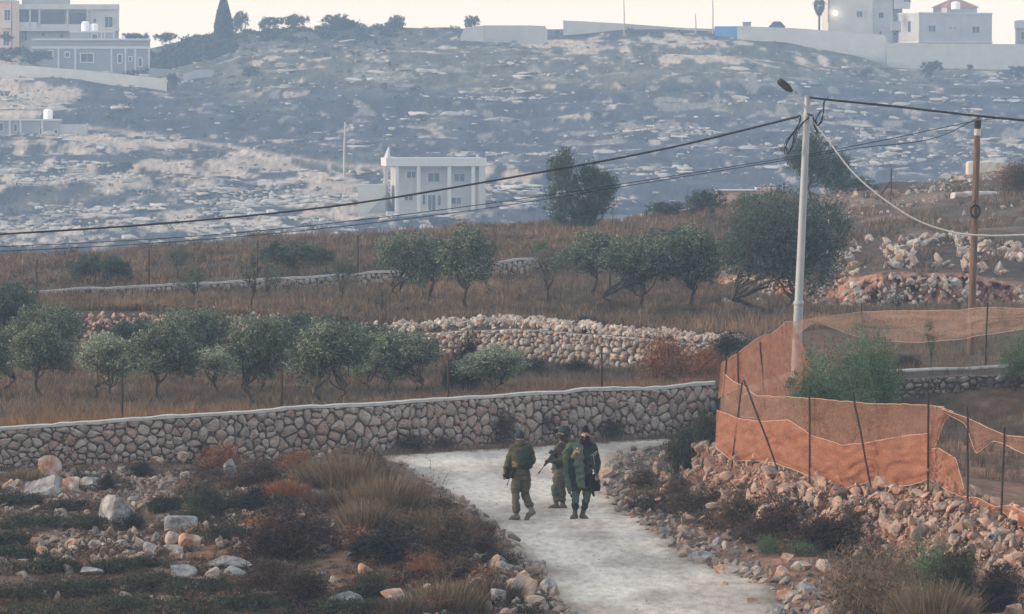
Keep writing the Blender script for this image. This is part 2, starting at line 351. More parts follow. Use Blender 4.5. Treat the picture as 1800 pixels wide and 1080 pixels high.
# track
pys = np.concatenate([np.linspace(765, 1100, 200), np.linspace(1110, 1400, 20)])
nc = 80; rows = []; rcol = []
for py in pys:
    Y = 7.9e4 / (py - 200)
    l = np.interp(py, RL[:, 1], RL[:, 0]); r = np.interp(py, RR[:, 1], RR[:, 0])
    jl = 26 * vnoise(Y * 1.3, 3.0, 5) + 16 * vnoise(Y * 5, 1.0, 6); jr = 26 * vnoise(Y * 1.4, 7.0, 7) + 16 * vnoise(Y * 5, 2.0, 8)
    pxs = np.linspace(l + jl - 4, r + jr + 4, nc); X = (pxs - 900) / FPX * Y
    Yv = np.minimum(Y, np.interp(pxs, LINES[5][:, 0], LINES[5][:, 1]) - .15 - .002 * (772 - py)); X = (pxs - 900) / FPX * Yv
    Z = ground(pxs, Yv) + .02 + .012 * fbm(X * 1.3, Yv * .2, 31, 3) * np.sin(np.linspace(0, math.pi, nc))
    Z[0] -= .06; Z[-1] -= .06
    tt = np.linspace(0, 1, nc); Z -= .004 * (np.exp(-((tt - .30) / .07) ** 2) + np.exp(-((tt - .70) / .07) ** 2)) * (py > 800); rows.append(np.stack([X, Yv, Z], -1))
    wh = (np.exp(-((tt - .30) / .09) ** 2) + np.exp(-((tt - .70) / .09) ** 2)) * (.8 + fbm(X * .8, Yv * .2, 55, 2)); ed = np.clip((np.abs(tt - .5) - .36) / .12 + .9 * fbm(X * 2, Yv * .5, 57, 3), 0, 1); md = np.exp(-((tt - .5) / .08) ** 2) * (.5 + fbm(X * .9, Yv * .3, 59, 3))
    k_ = (.93 + .13 * wh)[:, None] * (1 - np.clip(ed, 0, 1)[:, None] * np.array([.38, .44, .5]) - .12 * np.clip(md, 0, 1)[:, None] * np.array([.9, 1, 1.1])); rcol.append(k_)
m_road = mat('pale_gravel', [(.29, .265, .235), (.50, .465, .415), (.63, .59, .535)], 7, attr='cover', rough=.95, bump=.015, bscale=30, coords='World', detail=12, stretch=(1, .22, 1),
             cols2=[(.20, .175, .15), (.33, .295, .26), (.43, .395, .355)], scale2=.8, contrast=.8)
me = mk_mesh('track', np.array(rows).reshape(-1, 3), grid_faces(len(pys), nc), m_road, True); a_ = me.attributes.new('cover', 'FLOAT_COLOR', 'POINT'); rc_ = np.array(rcol).reshape(-1, 3)
a_.data.foreach_set('color', np.hstack([rc_, np.ones((len(rc_), 1))]).astype(np.float32).ravel()); tag(link('track', me), kind='structure')
# ---------------- stone, rock and vegetation materials ----------------
STN = [(.13, .12, .11), (.26, .24, .22), (.34, .275, .23), (.40, .375, .345), (.31, .205, .16), (.27, .255, .24), (.52, .50, .47)]
STND = [(.07, .065, .06), (.13, .12, .11), (.2, .17, .15), (.26, .24, .22), (.16, .10, .08)]
PNK = [(.13, .105, .09), (.27, .205, .17), (.36, .31, .27), (.28, .165, .12), (.47, .44, .40), (.24, .22, .205), (.36, .335, .31), (.17, .13, .11)]
M = {}
M['wall_stone'] = mat('wall_stone', STN, 7, .92, .05, 22, island=.6, detail=9)
M['wall_stone_dark'] = mat('wall_stone_dark', STND, 9, .92, .02, 30, island=.72)
M['joint'] = mat('wall_joint', [(.035, .03, .027), (.13, .115, .10)], 14, .95, .02, 30)
M['cap'] = mat('concrete_cap', [(.27, .27, .265), (.38, .38, .37), (.48, .475, .46)], 3.5, .92, .015, 25, coords='World')
M['rubble_pink'] = mat('rubble_pink', PNK, 7, .93, .02, 24, island=.7)
M['rubble_red'] = mat('rubble_red', [(.11, .07, .055), (.32, .185, .13), (.38, .26, .205), (.17, .14, .125), (.46, .31, .24), (.10, .08, .07), (.30, .26, .235)], 6, .93, .02, 20, island=.72)
M['rock_grey'] = mat('rock_grey', [(.07, .07, .07), (.17, .17, .175), (.28, .285, .29), (.40, .405, .41)], 3.2, .9, .04, 14, contrast=1.2, detail=10)
M['rock_pale'] = mat('rock_pale', [(.17, .15, .13), (.31, .285, .26), (.42, .395, .37)], 4, .9, .03, 16, cols2=[(.30, .19, .13), (.42, .27, .18), (.5, .4, .33)], scale2=2.0, detail=9)
M['rock_rust'] = mat('rock_rust', [(.20, .12, .09), (.36, .20, .13), (.45, .33, .27)], 4, .9, .03, 16, cols2=[(.3, .27, .24), (.4, .37, .34), (.5, .47, .44)], scale2=2.2, detail=9)
M['rocks_mixed'] = mat('rocks_mixed', [(.08, .075, .07), (.18, .17, .16), (.28, .23, .195), (.20, .135, .105), (.34, .325, .31)], 6, .92, .02, 20, island=.75)
M['far_rock'] = mat('far_rock', [(.26, .24, .215), (.41, .385, .35), (.51, .49, .455)], .9, .9, .1, 3, island=.6, coords='World')
M['bark'] = mat('bark', [(.03, .024, .02), (.06, .048, .038), (.10, .08, .065)], 9, .95, .01, 30, stretch=(1, 1, .3))
M['bark_red'] = mat('bark_red', [(.18, .085, .05), (.34, .16, .09), (.4, .22, .14)], 9, .95, .01, 30, stretch=(1, 1, .3))
def leafmat(n, cols, isl=.7, tr=.25): return mat(n, cols, 1.6, .7, island=isl, transl=tr, spec=.25)
M['olive'] = leafmat('olive_leaves', [(.02, .036, .026), (.06, .088, .056), (.15, .185, .12), (.39, .42, .31)])
M['olive_silver'] = leafmat('silver_olive_leaves', [(.035, .06, .042), (.13, .165, .112), (.29, .335, .235), (.50, .54, .42)])
M['olive_dark'] = leafmat('dark_olive_leaves', [(.012, .024, .019), (.034, .056, .042), (.07, .105, .078), (.17, .22, .165)])
M['green'] = leafmat('green_leaves', [(.025, .048, .028), (.06, .105, .052), (.12, .185, .10), (.22, .29, .175)])
M['pine'] = leafmat('conifer_leaves', [(.014, .028, .022), (.03, .055, .04), (.06, .095, .06)])
M['sparse'] = leafmat('sparse_leaves', [(.05, .06, .04), (.10, .11, .075), (.17, .18, .13)])
M['maroon'] = leafmat('dark_thorn_twigs', [(.008, .006, .005), (.030, .016, .012), (.09, .042, .028)], tr=.05)
M['black'] = leafmat('black_thorn_twigs', [(.005, .005, .006), (.012, .010, .010), (.030, .022, .019)], tr=.05)
M['rust'] = leafmat('rusty_twigs', [(.07, .03, .016), (.18, .075, .036), (.32, .15, .075)], tr=.1)
M['straw'] = leafmat('straw_blades', [(.045, .033, .022), (.125, .09, .058), (.29, .215, .14)], tr=.15)
M['brownbush'] = leafmat('brown_twigs', [(.018, .014, .011), (.07, .05, .037), (.18, .13, .09)], tr=.08)
M['darkgreen'] = leafmat('dark_green_scrub', [(.010, .013, .009), (.030, .036, .021), (.085, .09, .05)], tr=.1)
M['grass_field'] = mat('dry_field_grass', [(.026, .022, .018), (.10, .080, .061), (.27, .22, .165)], .55, .9, island=.45, coords='World', transl=.1,
                       cols2=[(.045, .030, .022), (.175, .112, .07), (.38, .275, .185)], scale2=.18)
M['scrub_mixed'] = mat('mixed_ground_scrub', [(.010, .012, .008), (.038, .038, .024), (.12, .105, .066)], .5, .9, island=.4, coords='World', transl=.08,
                       cols2=[(.02, .012, .009), (.085, .05, .032), (.22, .145, .09)], scale2=.42)

M['rust_grass'] = leafmat('rusty_grass', [(.07, .035, .02), (.20, .105, .05), (.36, .22, .12)], tr=.15)
# ---------------- rock templates ----------------
def ico(sub):
    import bmesh
    bm = bmesh.new(); bmesh.ops.create_icosphere(bm, subdivisions=sub, radius=1)
    V = np.array([v.co[:] for v in bm.verts]); F = np.array([[v.index for v in f.verts] for f in bm.faces]); bm.free()
    return V, F
ICO = {k: ico(k) for k in (1, 2, 3, 4)}
def rock(seed, sub=2, cuts=9, rough=.06, depth=(.45, .85), axes=(1, .8, .65)):
    r = np.random.default_rng(seed); V, F = ICO[sub]; V = V.copy()
    nn = r.normal(size=(cuts, 3)); nn /= np.linalg.norm(nn, axis=1)[:, None]
    for n in nn:
        d = r.uniform(*depth); k = np.maximum(0, V @ n - d); V -= k[:, None] * n
    V += rough * fbm(V[:, 0] * 2.3 + V[:, 2] * 1.7 + seed, V[:, 1] * 2.3 - V[:, 2], seed, 3)[:, None] * V / (np.linalg.norm(V, axis=1)[:, None] + 1e-6) * 2
    return V * np.array(axes), F
RT1 = [rock(100 + i, 1, 6) for i in range(10)]
RT2 = [rock(200 + i, 2, 12, .04, (.46, .8)) for i in range(14)]

def rocks_zone(name, label, m, quads, n, size, temps=RT2, sink=.25, pile=0.0, flat=(1, .85, .7), lo=80, hi=300, pw=2.2):
    """loose stones on the ground: quads = list of (px0,Y0,px1,Y1,w)"""
    ws = np.array([q[4] for q in quads], float); ws /= ws.sum(); pick = rng.choice(len(quads), n, p=ws)
    q = np.array(quads)[pick]; px = rng.uniform(q[:, 0], q[:, 2]); Y = rng.uniform(q[:, 1], q[:, 3])
    return rocks_at(name, label, m, px, Y, size, temps, sink, pile, flat, pw)
def rocks_at(name, label, m, px, Y, size, temps=RT2, sink=.25, pile=0.0, flat=(1, .85, .7), pw=2.2):
    n = len(px); s = size[0] + (size[1] - size[0]) * rng.random(n) ** pw
    z = ground(px, Y) + s * (.6 - sink) * flat[2] + pile * rng.random(n)
    pos = np.stack([(px - 900) / FPX * Y, Y, z], -1)
    V, F = scatter(temps, pos, rotmats(n, False, .9), s[:, None] * np.array(flat)[None])
    return tag(link(name, mk_mesh(name, V, F, m)), label, name.replace('_', ' '), kind='stuff')

# ---------------- masonry ----------------
def clip_poly(poly, n, d):          # keep points with p.n <= d
    out = []
    for i in range(len(poly)):
        a = poly[i]; b = poly[(i + 1) % len(poly)]; da = a @ n - d; db = b @ n - d
        if da <= 0: out.append(a)
        if da * db < 0: out.append(a + (b - a) * (da / (da - db)))
    return out
def voronoi_cells(L, H, su, sv, seed):
    r = np.random.default_rng(seed); pts = []; v = 0
    while v < H + sv:
        hrow = sv * r.uniform(.6, 1.6); u = -su * r.random()
        while u < L + su:
            wd = su * (.38 + 1.5 * r.random() ** 2.2) * (.7 + .6 * hrow / sv)
            if wd < su * .8 and r.random() < .35: pts += [(u + wd / 2, v + hrow * .22), (u + wd / 2, v + hrow * .78)]
            else: pts.append((u + wd / 2 + r.normal() * .05 * su, v + hrow / 2 + r.normal() * sv * .2))
            u += wd
        v += hrow
    pts = np.array(pts); cells = []
    for i, p in enumerate(pts):
        d = np.linalg.norm(pts - p, axis=1); nb = np.argsort(d)[1:16]
        poly = [np.array(c, float) for c in ((max(0, p[0] - 3 * su), 0), (min(L, p[0] + 3 * su), 0), (min(L, p[0] + 3 * su), H), (max(0, p[0] - 3 * su), H))]
        for j in nb:
            n = pts[j] - p; dd = n @ (pts[j] + p) / 2; poly = clip_poly(poly, n, dd)
            if len(poly) < 3: break
        if len(poly) >= 3: cells.append(np.array(poly))
    return cells
def masonry(path, su, sv, seed, gap=.012, bulge=.05):
    """path: (x, y, z_bottom, z_top) stations; returns V,F3,F4 of the face stones on the -Y side"""
    path = np.array(path, float); seg = np.linalg.norm(np.diff(path[:, :2], axis=0), axis=1); s = np.concatenate([[0], np.cumsum(seg)])
    L = s[-1]; Hm = float(np.mean(path[:, 3] - path[:, 2])); r = np.random.default_rng(seed + 5)
    fx = lambda u: np.interp(u, s, path[:, 0]); fy = lambda u: np.interp(u, s, path[:, 1])
    zb = lambda u: np.interp(u, s, path[:, 2]); ztp = lambda u: np.interp(u, s, path[:, 3])
    Vs = []; F3 = []; F4 = []; off = 0
    for c in voronoi_cells(L, Hm, su, sv, seed):
        ctr = c.mean(0); area = .5 * abs(np.dot(c[:, 0], np.roll(c[:, 1], 1)) - np.dot(c[:, 1], np.roll(c[:, 0], 1)))
        if area < .15 * su * sv: continue
        for _ in range(2):           # round the corners
            c = np.stack([c * .75 + np.roll(c, -1, 0) * .25, c * .25 + np.roll(c, -1, 0) * .75], 1).reshape(-1, 2)
        c = ctr + (c - ctr) * (1 + .09 * vnoise(np.arange(len(c)) * .55, np.full(len(c), float(len(Vs))), seed))[:, None]; rr = np.linalg.norm(c - ctr, axis=1).mean(); k = max(.5, 1 - gap / rr * r.uniform(.7, 2.0)); c = ctr + (c - ctr) * k
        n = len(c); b = bulge * r.uniform(.5, 1.5) * min(1.4, rr / (su * .5)); tx, tz = r.normal(size=2) * .2
        rings = []
        for f, h in ((1.0, -.5), (.97, .25), (.84, .75), (.5, 1.0)):
            q = ctr + (c - ctr) * f; rings.append(np.column_stack([q, h * b + tx * (q[:, 0] - ctr[0]) + tz * (q[:, 1] - ctr[1]) + r.normal(size=n) * b * .16 * (h > 0)]))
        V = np.vstack(rings + [np.array([[ctr[0], ctr[1], b * 1.03]])])
        u = V[:, 0]; hh = V[:, 1] / Hm; ang = 0
        x = fx(u); y = fy(u); z = zb(u) + hh * (ztp(u) - zb(u)); a = np.arctan2(np.interp(u, s[:-1] + seg / 2, np.diff(path[:, 1]) / seg), 1)
        Vs.append(np.stack([x + np.sin(a) * V[:, 2], y - np.cos(a) * V[:, 2], z], -1))
        for q in range(3):
            i = np.arange(n); j = (i + 1) % n; F4.append(np.stack([off + q * n + i, off + q * n + j, off + (q + 1) * n + j, off + (q + 1) * n + i], -1))
        i = np.arange(n); F3.append(np.stack([off + 3 * n + i, off + 3 * n + (i + 1) % n, np.full(n, off + 4 * n)], -1)); off += 4 * n + 1
    return np.vstack(Vs), np.vstack(F3), np.vstack(F4)
def path_px(pts, step=.22):           # pts: (px, Y, row_bottom, row_top) -> stations
    pts = np.array(pts, float); X = (pts[:, 0] - 900) / FPX * pts[:, 1]
    n = max(3, int((X[-1] - X[0]) / step)); px = np.linspace(pts[0, 0], pts[-1, 0], n)
    Y = np.interp(px, pts[:, 0], pts[:, 1]); b = np.interp(px, pts[:, 0], pts[:, 2]); t = np.interp(px, pts[:, 0], pts[:, 3])
    t = t + np.interp(px, np.arange(-600, 2400, 37), np.random.default_rng(int(abs(pts[0, 3]))).normal(size=len(np.arange(-600, 2400, 37)))) * 1.1
    return np.stack([(px - 900) / FPX * Y, Y, -(b - 200) / FPX * Y, -(t - 200) / FPX * Y], -1)
def stone_wall(label, pts, su, sv, seed, m='wall_stone', cap=.07, thick=.45, bulge=.05, gap=.012, group=None):
    p = path_px(pts); c0 = p[len(p) // 2]; root = empty('stone_wall', (c0[0], c0[1], c0[2])); tag(root, label, 'wall', group)
    o = np.array([c0[0], c0[1], c0[2]]); Ls = float(np.linalg.norm(np.diff(p[:, :2], axis=0), axis=1).sum()); Hs = float(np.mean(p[:, 3] - p[:, 2]))
    V, F3, F4 = masonry(p, su, sv, seed, gap, bulge); link('stone_face', mk_mesh('stone_face', V - o, [F3, F4], M[m], True), root)
    nk = int(Ls * Hs / (su * sv) * 2.6); r = np.random.default_rng(seed + 3); u = r.random(nk) * Ls; hv = r.random(nk) * .97; sg = np.concatenate([[0], np.cumsum(np.linalg.norm(np.diff(p[:, :2], axis=0), axis=1))]); it = lambda c: np.interp(u, sg, p[:, c])
    V, F = scatter(RT1, np.stack([it(0), it(1) - r.uniform(-.01, .015, nk), it(2) + hv * (it(3) - it(2))], -1) - o, rotmats(nk), su * r.uniform(.09, .24, nk)); link('chinking_stones', mk_mesh('chinking_stones', V, F, M[m]), root)
    b = MB(); n = len(p)
    def strip(off0, off1, zb, zt):
        V = np.vstack([np.column_stack([p[:, 0], p[:, 1] + off0, zb]), np.column_stack([p[:, 0], p[:, 1] + off1, zb]),
                       np.column_stack([p[:, 0], p[:, 1] + off1, zt]), np.column_stack([p[:, 0], p[:, 1] + off0, zt])]) - o
        i = np.arange(n - 1); F = []
        for a, d in ((0, 1), (1, 2), (2, 3), (3, 0)): F.append(np.stack([a * n + i, a * n + i + 1, d * n + i + 1, d * n + i], -1))
        return V, np.vstack(F + [np.array([[0, n, 2 * n, 3 * n], [n - 1, 4 * n - 1, 3 * n - 1, 2 * n - 1]])])
    b.add(*strip(.01, thick, p[:, 2] - .3, p[:, 3] - .01)); b.build('core', M['joint'], root)
    if cap:
        r = np.random.default_rng(seed + 9); nn = len(p)
        pp = p; b = MB(); wob = r.normal(size=nn) * .010
        b.add(*strip(-.05 + wob, thick + .03, p[:, 3] - .005, p[:, 3] + cap + r.normal(size=nn) * .009)); b.build('coping', M['cap'], root)
    return root

# ---------------- foliage ----------------
def leaf_faces(pos, size, aspect=3.0, r=None, up=0.0):
    r = r or rng; n = len(pos); d = r.normal(size=(n, 3)); d[:, 2] += up; d /= np.linalg.norm(d, axis=1)[:, None]
    e = np.cross(d, r.normal(size=(n, 3))); e /= np.linalg.norm(e, axis=1)[:, None] + 1e-9
    s = size * r.uniform(.6, 1.4, n)[:, None]; a = d * s; b = e * s / aspect
    V = np.stack([pos - a, pos - a * .1 + b, pos + a, pos - a * .1 - b], 1).reshape(-1, 3)
    return V, np.arange(n * 4).reshape(-1, 4)
def blobs_points(blobs, ncl, nper, spread, r, shell=.55):
    """cluster centres in a set of ellipsoids (x,y,z,rx,ry,rz), leaves round each centre"""
    w = np.array([b[3] * b[4] + b[3] * b[5] for b in blobs]); k = r.choice(len(blobs), ncl, p=w / w.sum()); B = np.array(blobs)[k]
    d = r.normal(size=(ncl, 3)); d /= np.linalg.norm(d, axis=1)[:, None]; rad = (shell + (1 - shell) * r.random(ncl) ** .6) * r.uniform(.75, 1.12, ncl)
    c = B[:, :3] + d * B[:, 3:6] * rad[:, None]
    p = np.repeat(c, nper, 0) + r.normal(size=(ncl * nper, 3)) * spread * np.repeat(r.uniform(.5, 1.3, ncl), nper)[:, None]
    return p, c
def wiggle(a, b, n, amp, r):
    t = np.linspace(0, 1, n)[:, None]; p = np.array(a) * (1 - t) + np.array(b) * t
    q = np.cumsum(r.normal(size=(n, 3)) * amp, 0); q -= q[-1] * t; q[0] = 0
    return p + q
def tree_meshes(seed, h, w, trunk=.38, leaves=6500, leaf=.05, m='olive', stems=1, lobes=8, bark='bark', dens=1.0, flat=.75, name='olive'):
    r = np.random.default_rng(seed); tb = MB(); crown_c = h * (trunk + (1 - trunk) / 2); ch = h * (1 - trunk) / 2
    blobs = []
    for i in range(lobes):
        a = 2 * math.pi * i / lobes + r.uniform(-.4, .4); rr = w * .5 * r.uniform(.3, .66)
        zz = crown_c + ch * r.uniform(-.6, .5); s = w * r.uniform(.17, .27)
        blobs.append((math.cos(a) * rr, math.sin(a) * rr, zz, s * 1.1, s * 1.1, s * flat * r.uniform(.8, 1.2)))
    blobs.append((r.normal() * w * .05, 0, crown_c + ch * .35, w * .24, w * .24, ch * .6))
    t0 = .016 * h + .006
    for sx in range(stems):
        ax = r.normal(size=2) * (.05 if stems == 1 else .2) * w
        fork = np.array([ax[0] + r.normal() * .04 * w, ax[1], h * trunk * r.uniform(.6, .85)])
        st = (r.normal() * .03, r.normal() * .03, -.15) if stems == 1 else ((sx - (stems - 1) / 2) * .12 * w, r.normal() * .05, -.15)
        tb.tube(wiggle(st, fork, 8, .018 * h, r), np.linspace(t0 * 1.5, t0, 8) / (1 + .25 * (stems - 1)), 8)
        for i, b in enumerate(blobs):
            if i % stems != sx: continue
            q = wiggle(fork, np.array(b[:3]) + r.normal(size=3) * .03, 8, .022 * h, r); tb.tube(q, np.linspace(t0 * .62, t0 * .16, 8), 6)
            for _ in range(4):
                e = np.array(b[:3]) + r.normal(size=3) * np.array(b[3:]) * .6
                tb.tube(wiggle(q[r.integers(4, 7)], e, 5, .012 * h, r), np.linspace(t0 * .25, t0 * .06, 5), 4)
    ncl = int(leaves / 30 * dens); p, c = blobs_points(blobs, ncl, 34, .05 * h ** .5 * (w / 1.8) ** .5, r)
    V, F = leaf_faces(p, leaf, 3.0, r, .3)
    return mk_mesh('trunk', np.vstack(tb.V), [f for f in (np.vstack(tb.F3) if tb.F3 else [], np.vstack(tb.F4)) if len(f)], M[bark], True), mk_mesh('crown', V, F, M[m])
def plant_tree(name, meshes, px, row, label, cat='tree', group=None, s=1.0, rz=None, lo=80, hi=300, at=None, sz=None):
    p = at if at is not None else gpt(px, row, lo, hi)
    o = empty(name, p, rng.uniform(0, 6.28) if rz is None else rz, (s, s, sz or s)); tag(o, label, cat, group)
    link('trunk', meshes[0], o); link('crown', meshes[1], o); return o
def shrub_mesh(seed, w, d, h, m, n=5200, size=.035, aspect=5, lob=7, up=.9):
    """a low dome of fine twigs and small leaves, uneven outline"""
    r = np.random.default_rng(seed); blobs = []
    for i in range(lob):
        a = r.uniform(0, 6.28); k = r.uniform(0, .62) ** .7
        s = r.uniform(.28, .48); blobs.append((math.cos(a) * w / 2 * k, math.sin(a) * d / 2 * k, h * r.uniform(.12, .48), w / 2 * s * 1.15, d / 2 * s * 1.15, h * r.uniform(.38, .55)))
    blobs.append((0, 0, h * .3, w * .34, d * .34, h * .5))
    p, c = blobs_points(blobs, n // 16, 16, .07 * (w * h) ** .5, r, .5); p = p[p[:, 2] > -.1]
    V, F = leaf_faces(p, size, aspect, r, up); tb = MB(); tb.add(V, F)
    for i in range(26):              # stems from the root
        e = c[r.integers(len(c))]; tb.tube(wiggle((r.normal() * .05 * w, r.normal() * .05 * d, -.05), e, 4, .02, r), np.linspace(.012, .004, 4), 3, cap=False)
    return mk_mesh('shrub', np.vstack(tb.V), np.vstack(tb.F4), M[m])
def grass_clump_mesh(seed, w, h, m, n=700, bw=.006, lean=.35):
    r = np.random.default_rng(seed); a = r.uniform(0, 6.28, n); k = r.random(n) ** .6 * w / 2
    b = np.stack([np.cos(a) * k, np.sin(a) * k, np.full(n, -.03)], -1); hh = h * r.uniform(.45, 1.05, n) * (1 - .45 * (k / (w / 2)) ** 2)
    t = b + np.stack([np.cos(a) * lean * hh * (.2 + k / w) + r.normal(size=n) * .2 * hh, np.sin(a) * lean * hh * (.2 + k / w) + r.normal(size=n) * .2 * hh, hh], -1)
    s = np.stack([-np.sin(a + r.normal(size=n)), np.cos(a + r.normal(size=n)), np.zeros(n)], -1) * bw
    md = (b + t) / 2 + np.stack([np.zeros(n), np.zeros(n), hh * .08], -1)
    V = np.stack([b - s, b + s, md + s * .8, md - s * .8, t - s * .25, t + s * .25], 1).reshape(-1, 3); i = np.arange(n)[:, None] * 6
    F = np.vstack([i + np.array([0, 1, 2, 3]), i + np.array([3, 2, 5, 4])])
    return V, F, m
def tuft(seed, nb, h, w, lean=.5, bw=.01):
    V, F, _ = grass_clump_mesh(seed, w, h, None, nb, bw, lean); return V, F
# ---------------- walls ----------------
def wl(pts): return [(px, float(np.interp(px, LINES[5][:, 0], LINES[5][:, 1])), b, t) for px, b, t in pts]
stone_wall('long grey fieldstone wall with pale concrete coping behind the track', wl([(-480, 836, 784), (0, 826, 757), (200, 822, 744), (400, 815, 730), (640, 806, 714), (800, 798, 704), (1000, 787, 692), (1180, 775, 682), (1258, 773, 676)]), .27, .155, 11, thick=.5, cap=.06)
w3 = [(-480, 182.3, 548, 532), (25, 186.3, 545, 517), (250, 190.7, 537, 505), (450, 195.3, 525, 494), (600, 198.6, 514, 486), (800, 203.3, 502, 470), (985, 208.3, 486, 454)]
stone_wall('narrow fieldstone wall with whitish coping crossing the upper olive terrace', w3, .27, .18, 12, thick=.35, cap=.07, bulge=.04)
stone_wall('dark dry stone retaining wall behind the orange net and the green saplings', [(1420, 130.1, 740, 694), (1500, 130.1, 742, 676), (1640, 130.1, 760, 662), (1800, 130.1, 775, 660), (2250, 130.1, 775, 655)], .2, .14, 13, m='wall_stone_dark', cap=0, thick=.5, bulge=.07, gap=.02)
stone_wall('short dry stone wall on the right rise beside a broken concrete slab', [(1438, 238, 388, 382), (1500, 238, 390, 370), (1560, 237, 394, 358), (1612, 236, 392, 356)], .28, .2, 14, m='wall_stone_dark', cap=0, thick=.5, bulge=.06, gap=.02)
stone_wall('short low rubble wall on the ridge above the olive trees', [(1100, 250, 420, 404), (1180, 250, 418, 396), (1245, 250, 412, 388)], .3, .2, 15, m='wall_stone_dark', cap=0, thick=.5, bulge=.06, gap=.02)
# pale pipe along the dark wall, and pale coping strip of the right rise
b = MB(); pp = [P(px, r, Y) for px, r, Y in ((1515, 656, 131.5), (1580, 653, 131.5), (1640, 650, 131.8), (1700, 649, 132), (1790, 643, 132.5))]
b.tube(pp, .05, 8); tag(b.build('irrigation_pipe', M['cap'], smooth=True), 'pale pipe lying along the top of the dark stone wall', 'pipe')
b = MB(); pp = [P(px, r, Y) for px, r, Y in ((1415, 388, 233), (1440, 383, 236), (1475, 378, 237), (1512, 371, 237.5), (1545, 362, 238))]
b.tube([p - Vector((0, 0, .03)) for p in pp], [.06, .1, .11, .1, .08], 6); tag(b.build('concrete_kerb', M['cap']), 'pale concrete kerb curving up to the short dry stone wall', 'kerb')

stone_wall('pinkish tumbled limestone terrace wall between the two rows of olives', [(672, 166.6, 632, 592), (760, 165.8, 628, 586), (900, 163.4, 640, 578), (1060, 160.8, 662, 590), (1180, 159, 655, 600), (1300, 157.6, 648, 612)], .19, .125, 16, m='rubble_pink', cap=0, thick=.8, bulge=.10, gap=.006)
# ---------------- rubble banks ----------------
def band(n, p0, p1, l0, l1, jit=.0, pw=1.0, over=0.0):
    px = rng.uniform(p0, p1, n); a = np.interp(px, LINES[l0][:, 0], LINES[l0][:, 1]); c = np.interp(px, LINES[l1][:, 0], LINES[l1][:, 1])
    t = rng.random(n) ** pw * (1 + over); return px, a + (c - a) * t + rng.normal(size=n) * jit
px, Y = band(2400, 1150, 2250, 3, 4, .25, .75, .12); k = rng.random(len(px)) < np.clip((px - 1120) / 140, .25, 1)
rocks_at('rubble_bank', 'reddish stone rubble heaped below the orange net', M['rubble_red'], px[k], Y[k], (.04, .25), sink=.15, pile=.16, pw=3.4)
px, Y = band(7500, 1150, 2250, 3, 4, .3, .75, .12); k = rng.random(len(px)) < np.clip((px - 1120) / 140, .25, 1)
rocks_at('rubble_gravel', 'small reddish stones filling the rubble bank', M['rubble_red'], px[k], Y[k], (.018, .06), RT1, sink=.1, pile=.1)
px, Y = band(1300, 1290, 2000, 3, 4, .15, .3, .1)
rocks_at('rubble_crest', 'smaller reddish stones along the foot of the orange net', M['rubble_red'], px, Y + .1, (.03, .09), sink=.1, pile=.12)
# terrace wall of tumbled pinkish stones
px = np.concatenate([rng.uniform(665, 1310, 2300), rng.uniform(425, 665, 240)]); a = np.interp(px, LINES[8][:, 0], LINES[8][:, 1]); c = np.interp(px, LINES[9][:, 0], LINES[9][:, 1])
zl = np.interp(px, LINES[8][:, 0], LINES[8][:, 2]); zh = np.interp(px, LINES[9][:, 0], LINES[9][:, 2]); t = np.where(rng.random(len(px)) < .72, 1.02 - .16 * rng.random(len(px)), rng.random(len(px)) ** 2.2); t = np.where(px < 690, rng.random(len(px)), t)
s = .055 + .13 * rng.random(len(px)) ** 1.7; pos = np.stack([(px - 900) / FPX * a, a + (c - a) * t * .8 - .25 + rng.normal(size=len(px)) * .08, zl + (zh + .16 - zl) * t + .1 * fbm(px / 22, t, 5, 2)], -1)
V, F = scatter([rock(250 + i, 2, 8, .05) for i in range(8)] if 0 else RT2, pos, rotmats(len(px), True), s[:, None] * np.array([[1.05, .9, .8]]))
tag(link('loose_top_stones', mk_mesh('loose_top_stones', V, F, M['rubble_pink'])), 'loose pale stones heaped on top of the pinkish terrace wall', 'loose stones', kind='stuff')
n = 1300; px = rng.uniform(-350, 430, n); a = np.interp(px, LINES[8][:, 0], LINES[8][:, 1]); c = np.interp(px, LINES[9][:, 0], LINES[9][:, 1]); zl = np.interp(px, LINES[8][:, 0], LINES[8][:, 2]); zh = np.interp(px, LINES[9][:, 0], LINES[9][:, 2]); t = rng.random(n)
pos = np.stack([(px - 900) / FPX * a, a + (c - a) * t * .7 - .2, zl + (zh + .02 - zl) * t], -1)[(px > 118) | (px < -60)]; s = .05 + .10 * rng.random(len(pos)) ** 1.5
V, F = scatter(RT2, pos, rotmats(len(pos), True), s[:, None] * np.array([[1.05, .9, .8]])); tag(link('dark_terrace_wall', mk_mesh('dark_terrace_wall', V, F, M['rubble_red'])), 'brown and red dry stone terrace wall behind the left olives', 'terrace wall', kind='stuff')
# heaps over the red-earth cut
n = 1700; px = rng.uniform(1455, 2200, n); Y = rng.uniform(189.5, 206, n); k = fbm(px / 45, Y / 6, 51, 2) > -.12; px = px[k]; Y = Y[k]
rocks_at('terrace_rocks', 'pale and orange rocks strewn above the red earth cut', M['rubble_pink'], px, Y, (.07, .36), sink=.2, pile=.12, pw=3.0)
rocks_zone('cut_rocks', 'stones fallen along the foot of the red earth cut', M['rubble_pink'], [(1270, 184, 1800, 187.5, 1), (1270, 205, 1460, 207.5, .5)], 420, (.05, .28), sink=.2)
n = 900; px = rng.uniform(1262, 2100, n); a = np.interp(px, LINES[11][:, 0], LINES[11][:, 1]); k = fbm(px / 30, a * 0, 61, 2) > -.1; px = px[k]; a = a[k]; n = len(px); t = rng.random(n); zb_ = np.interp(px, LINES[11][:, 0], LINES[11][:, 2]); zt_ = np.interp(px, LINES[12][:, 0], LINES[12][:, 2]); s = .06 + .2 * rng.random(n) ** 2.5
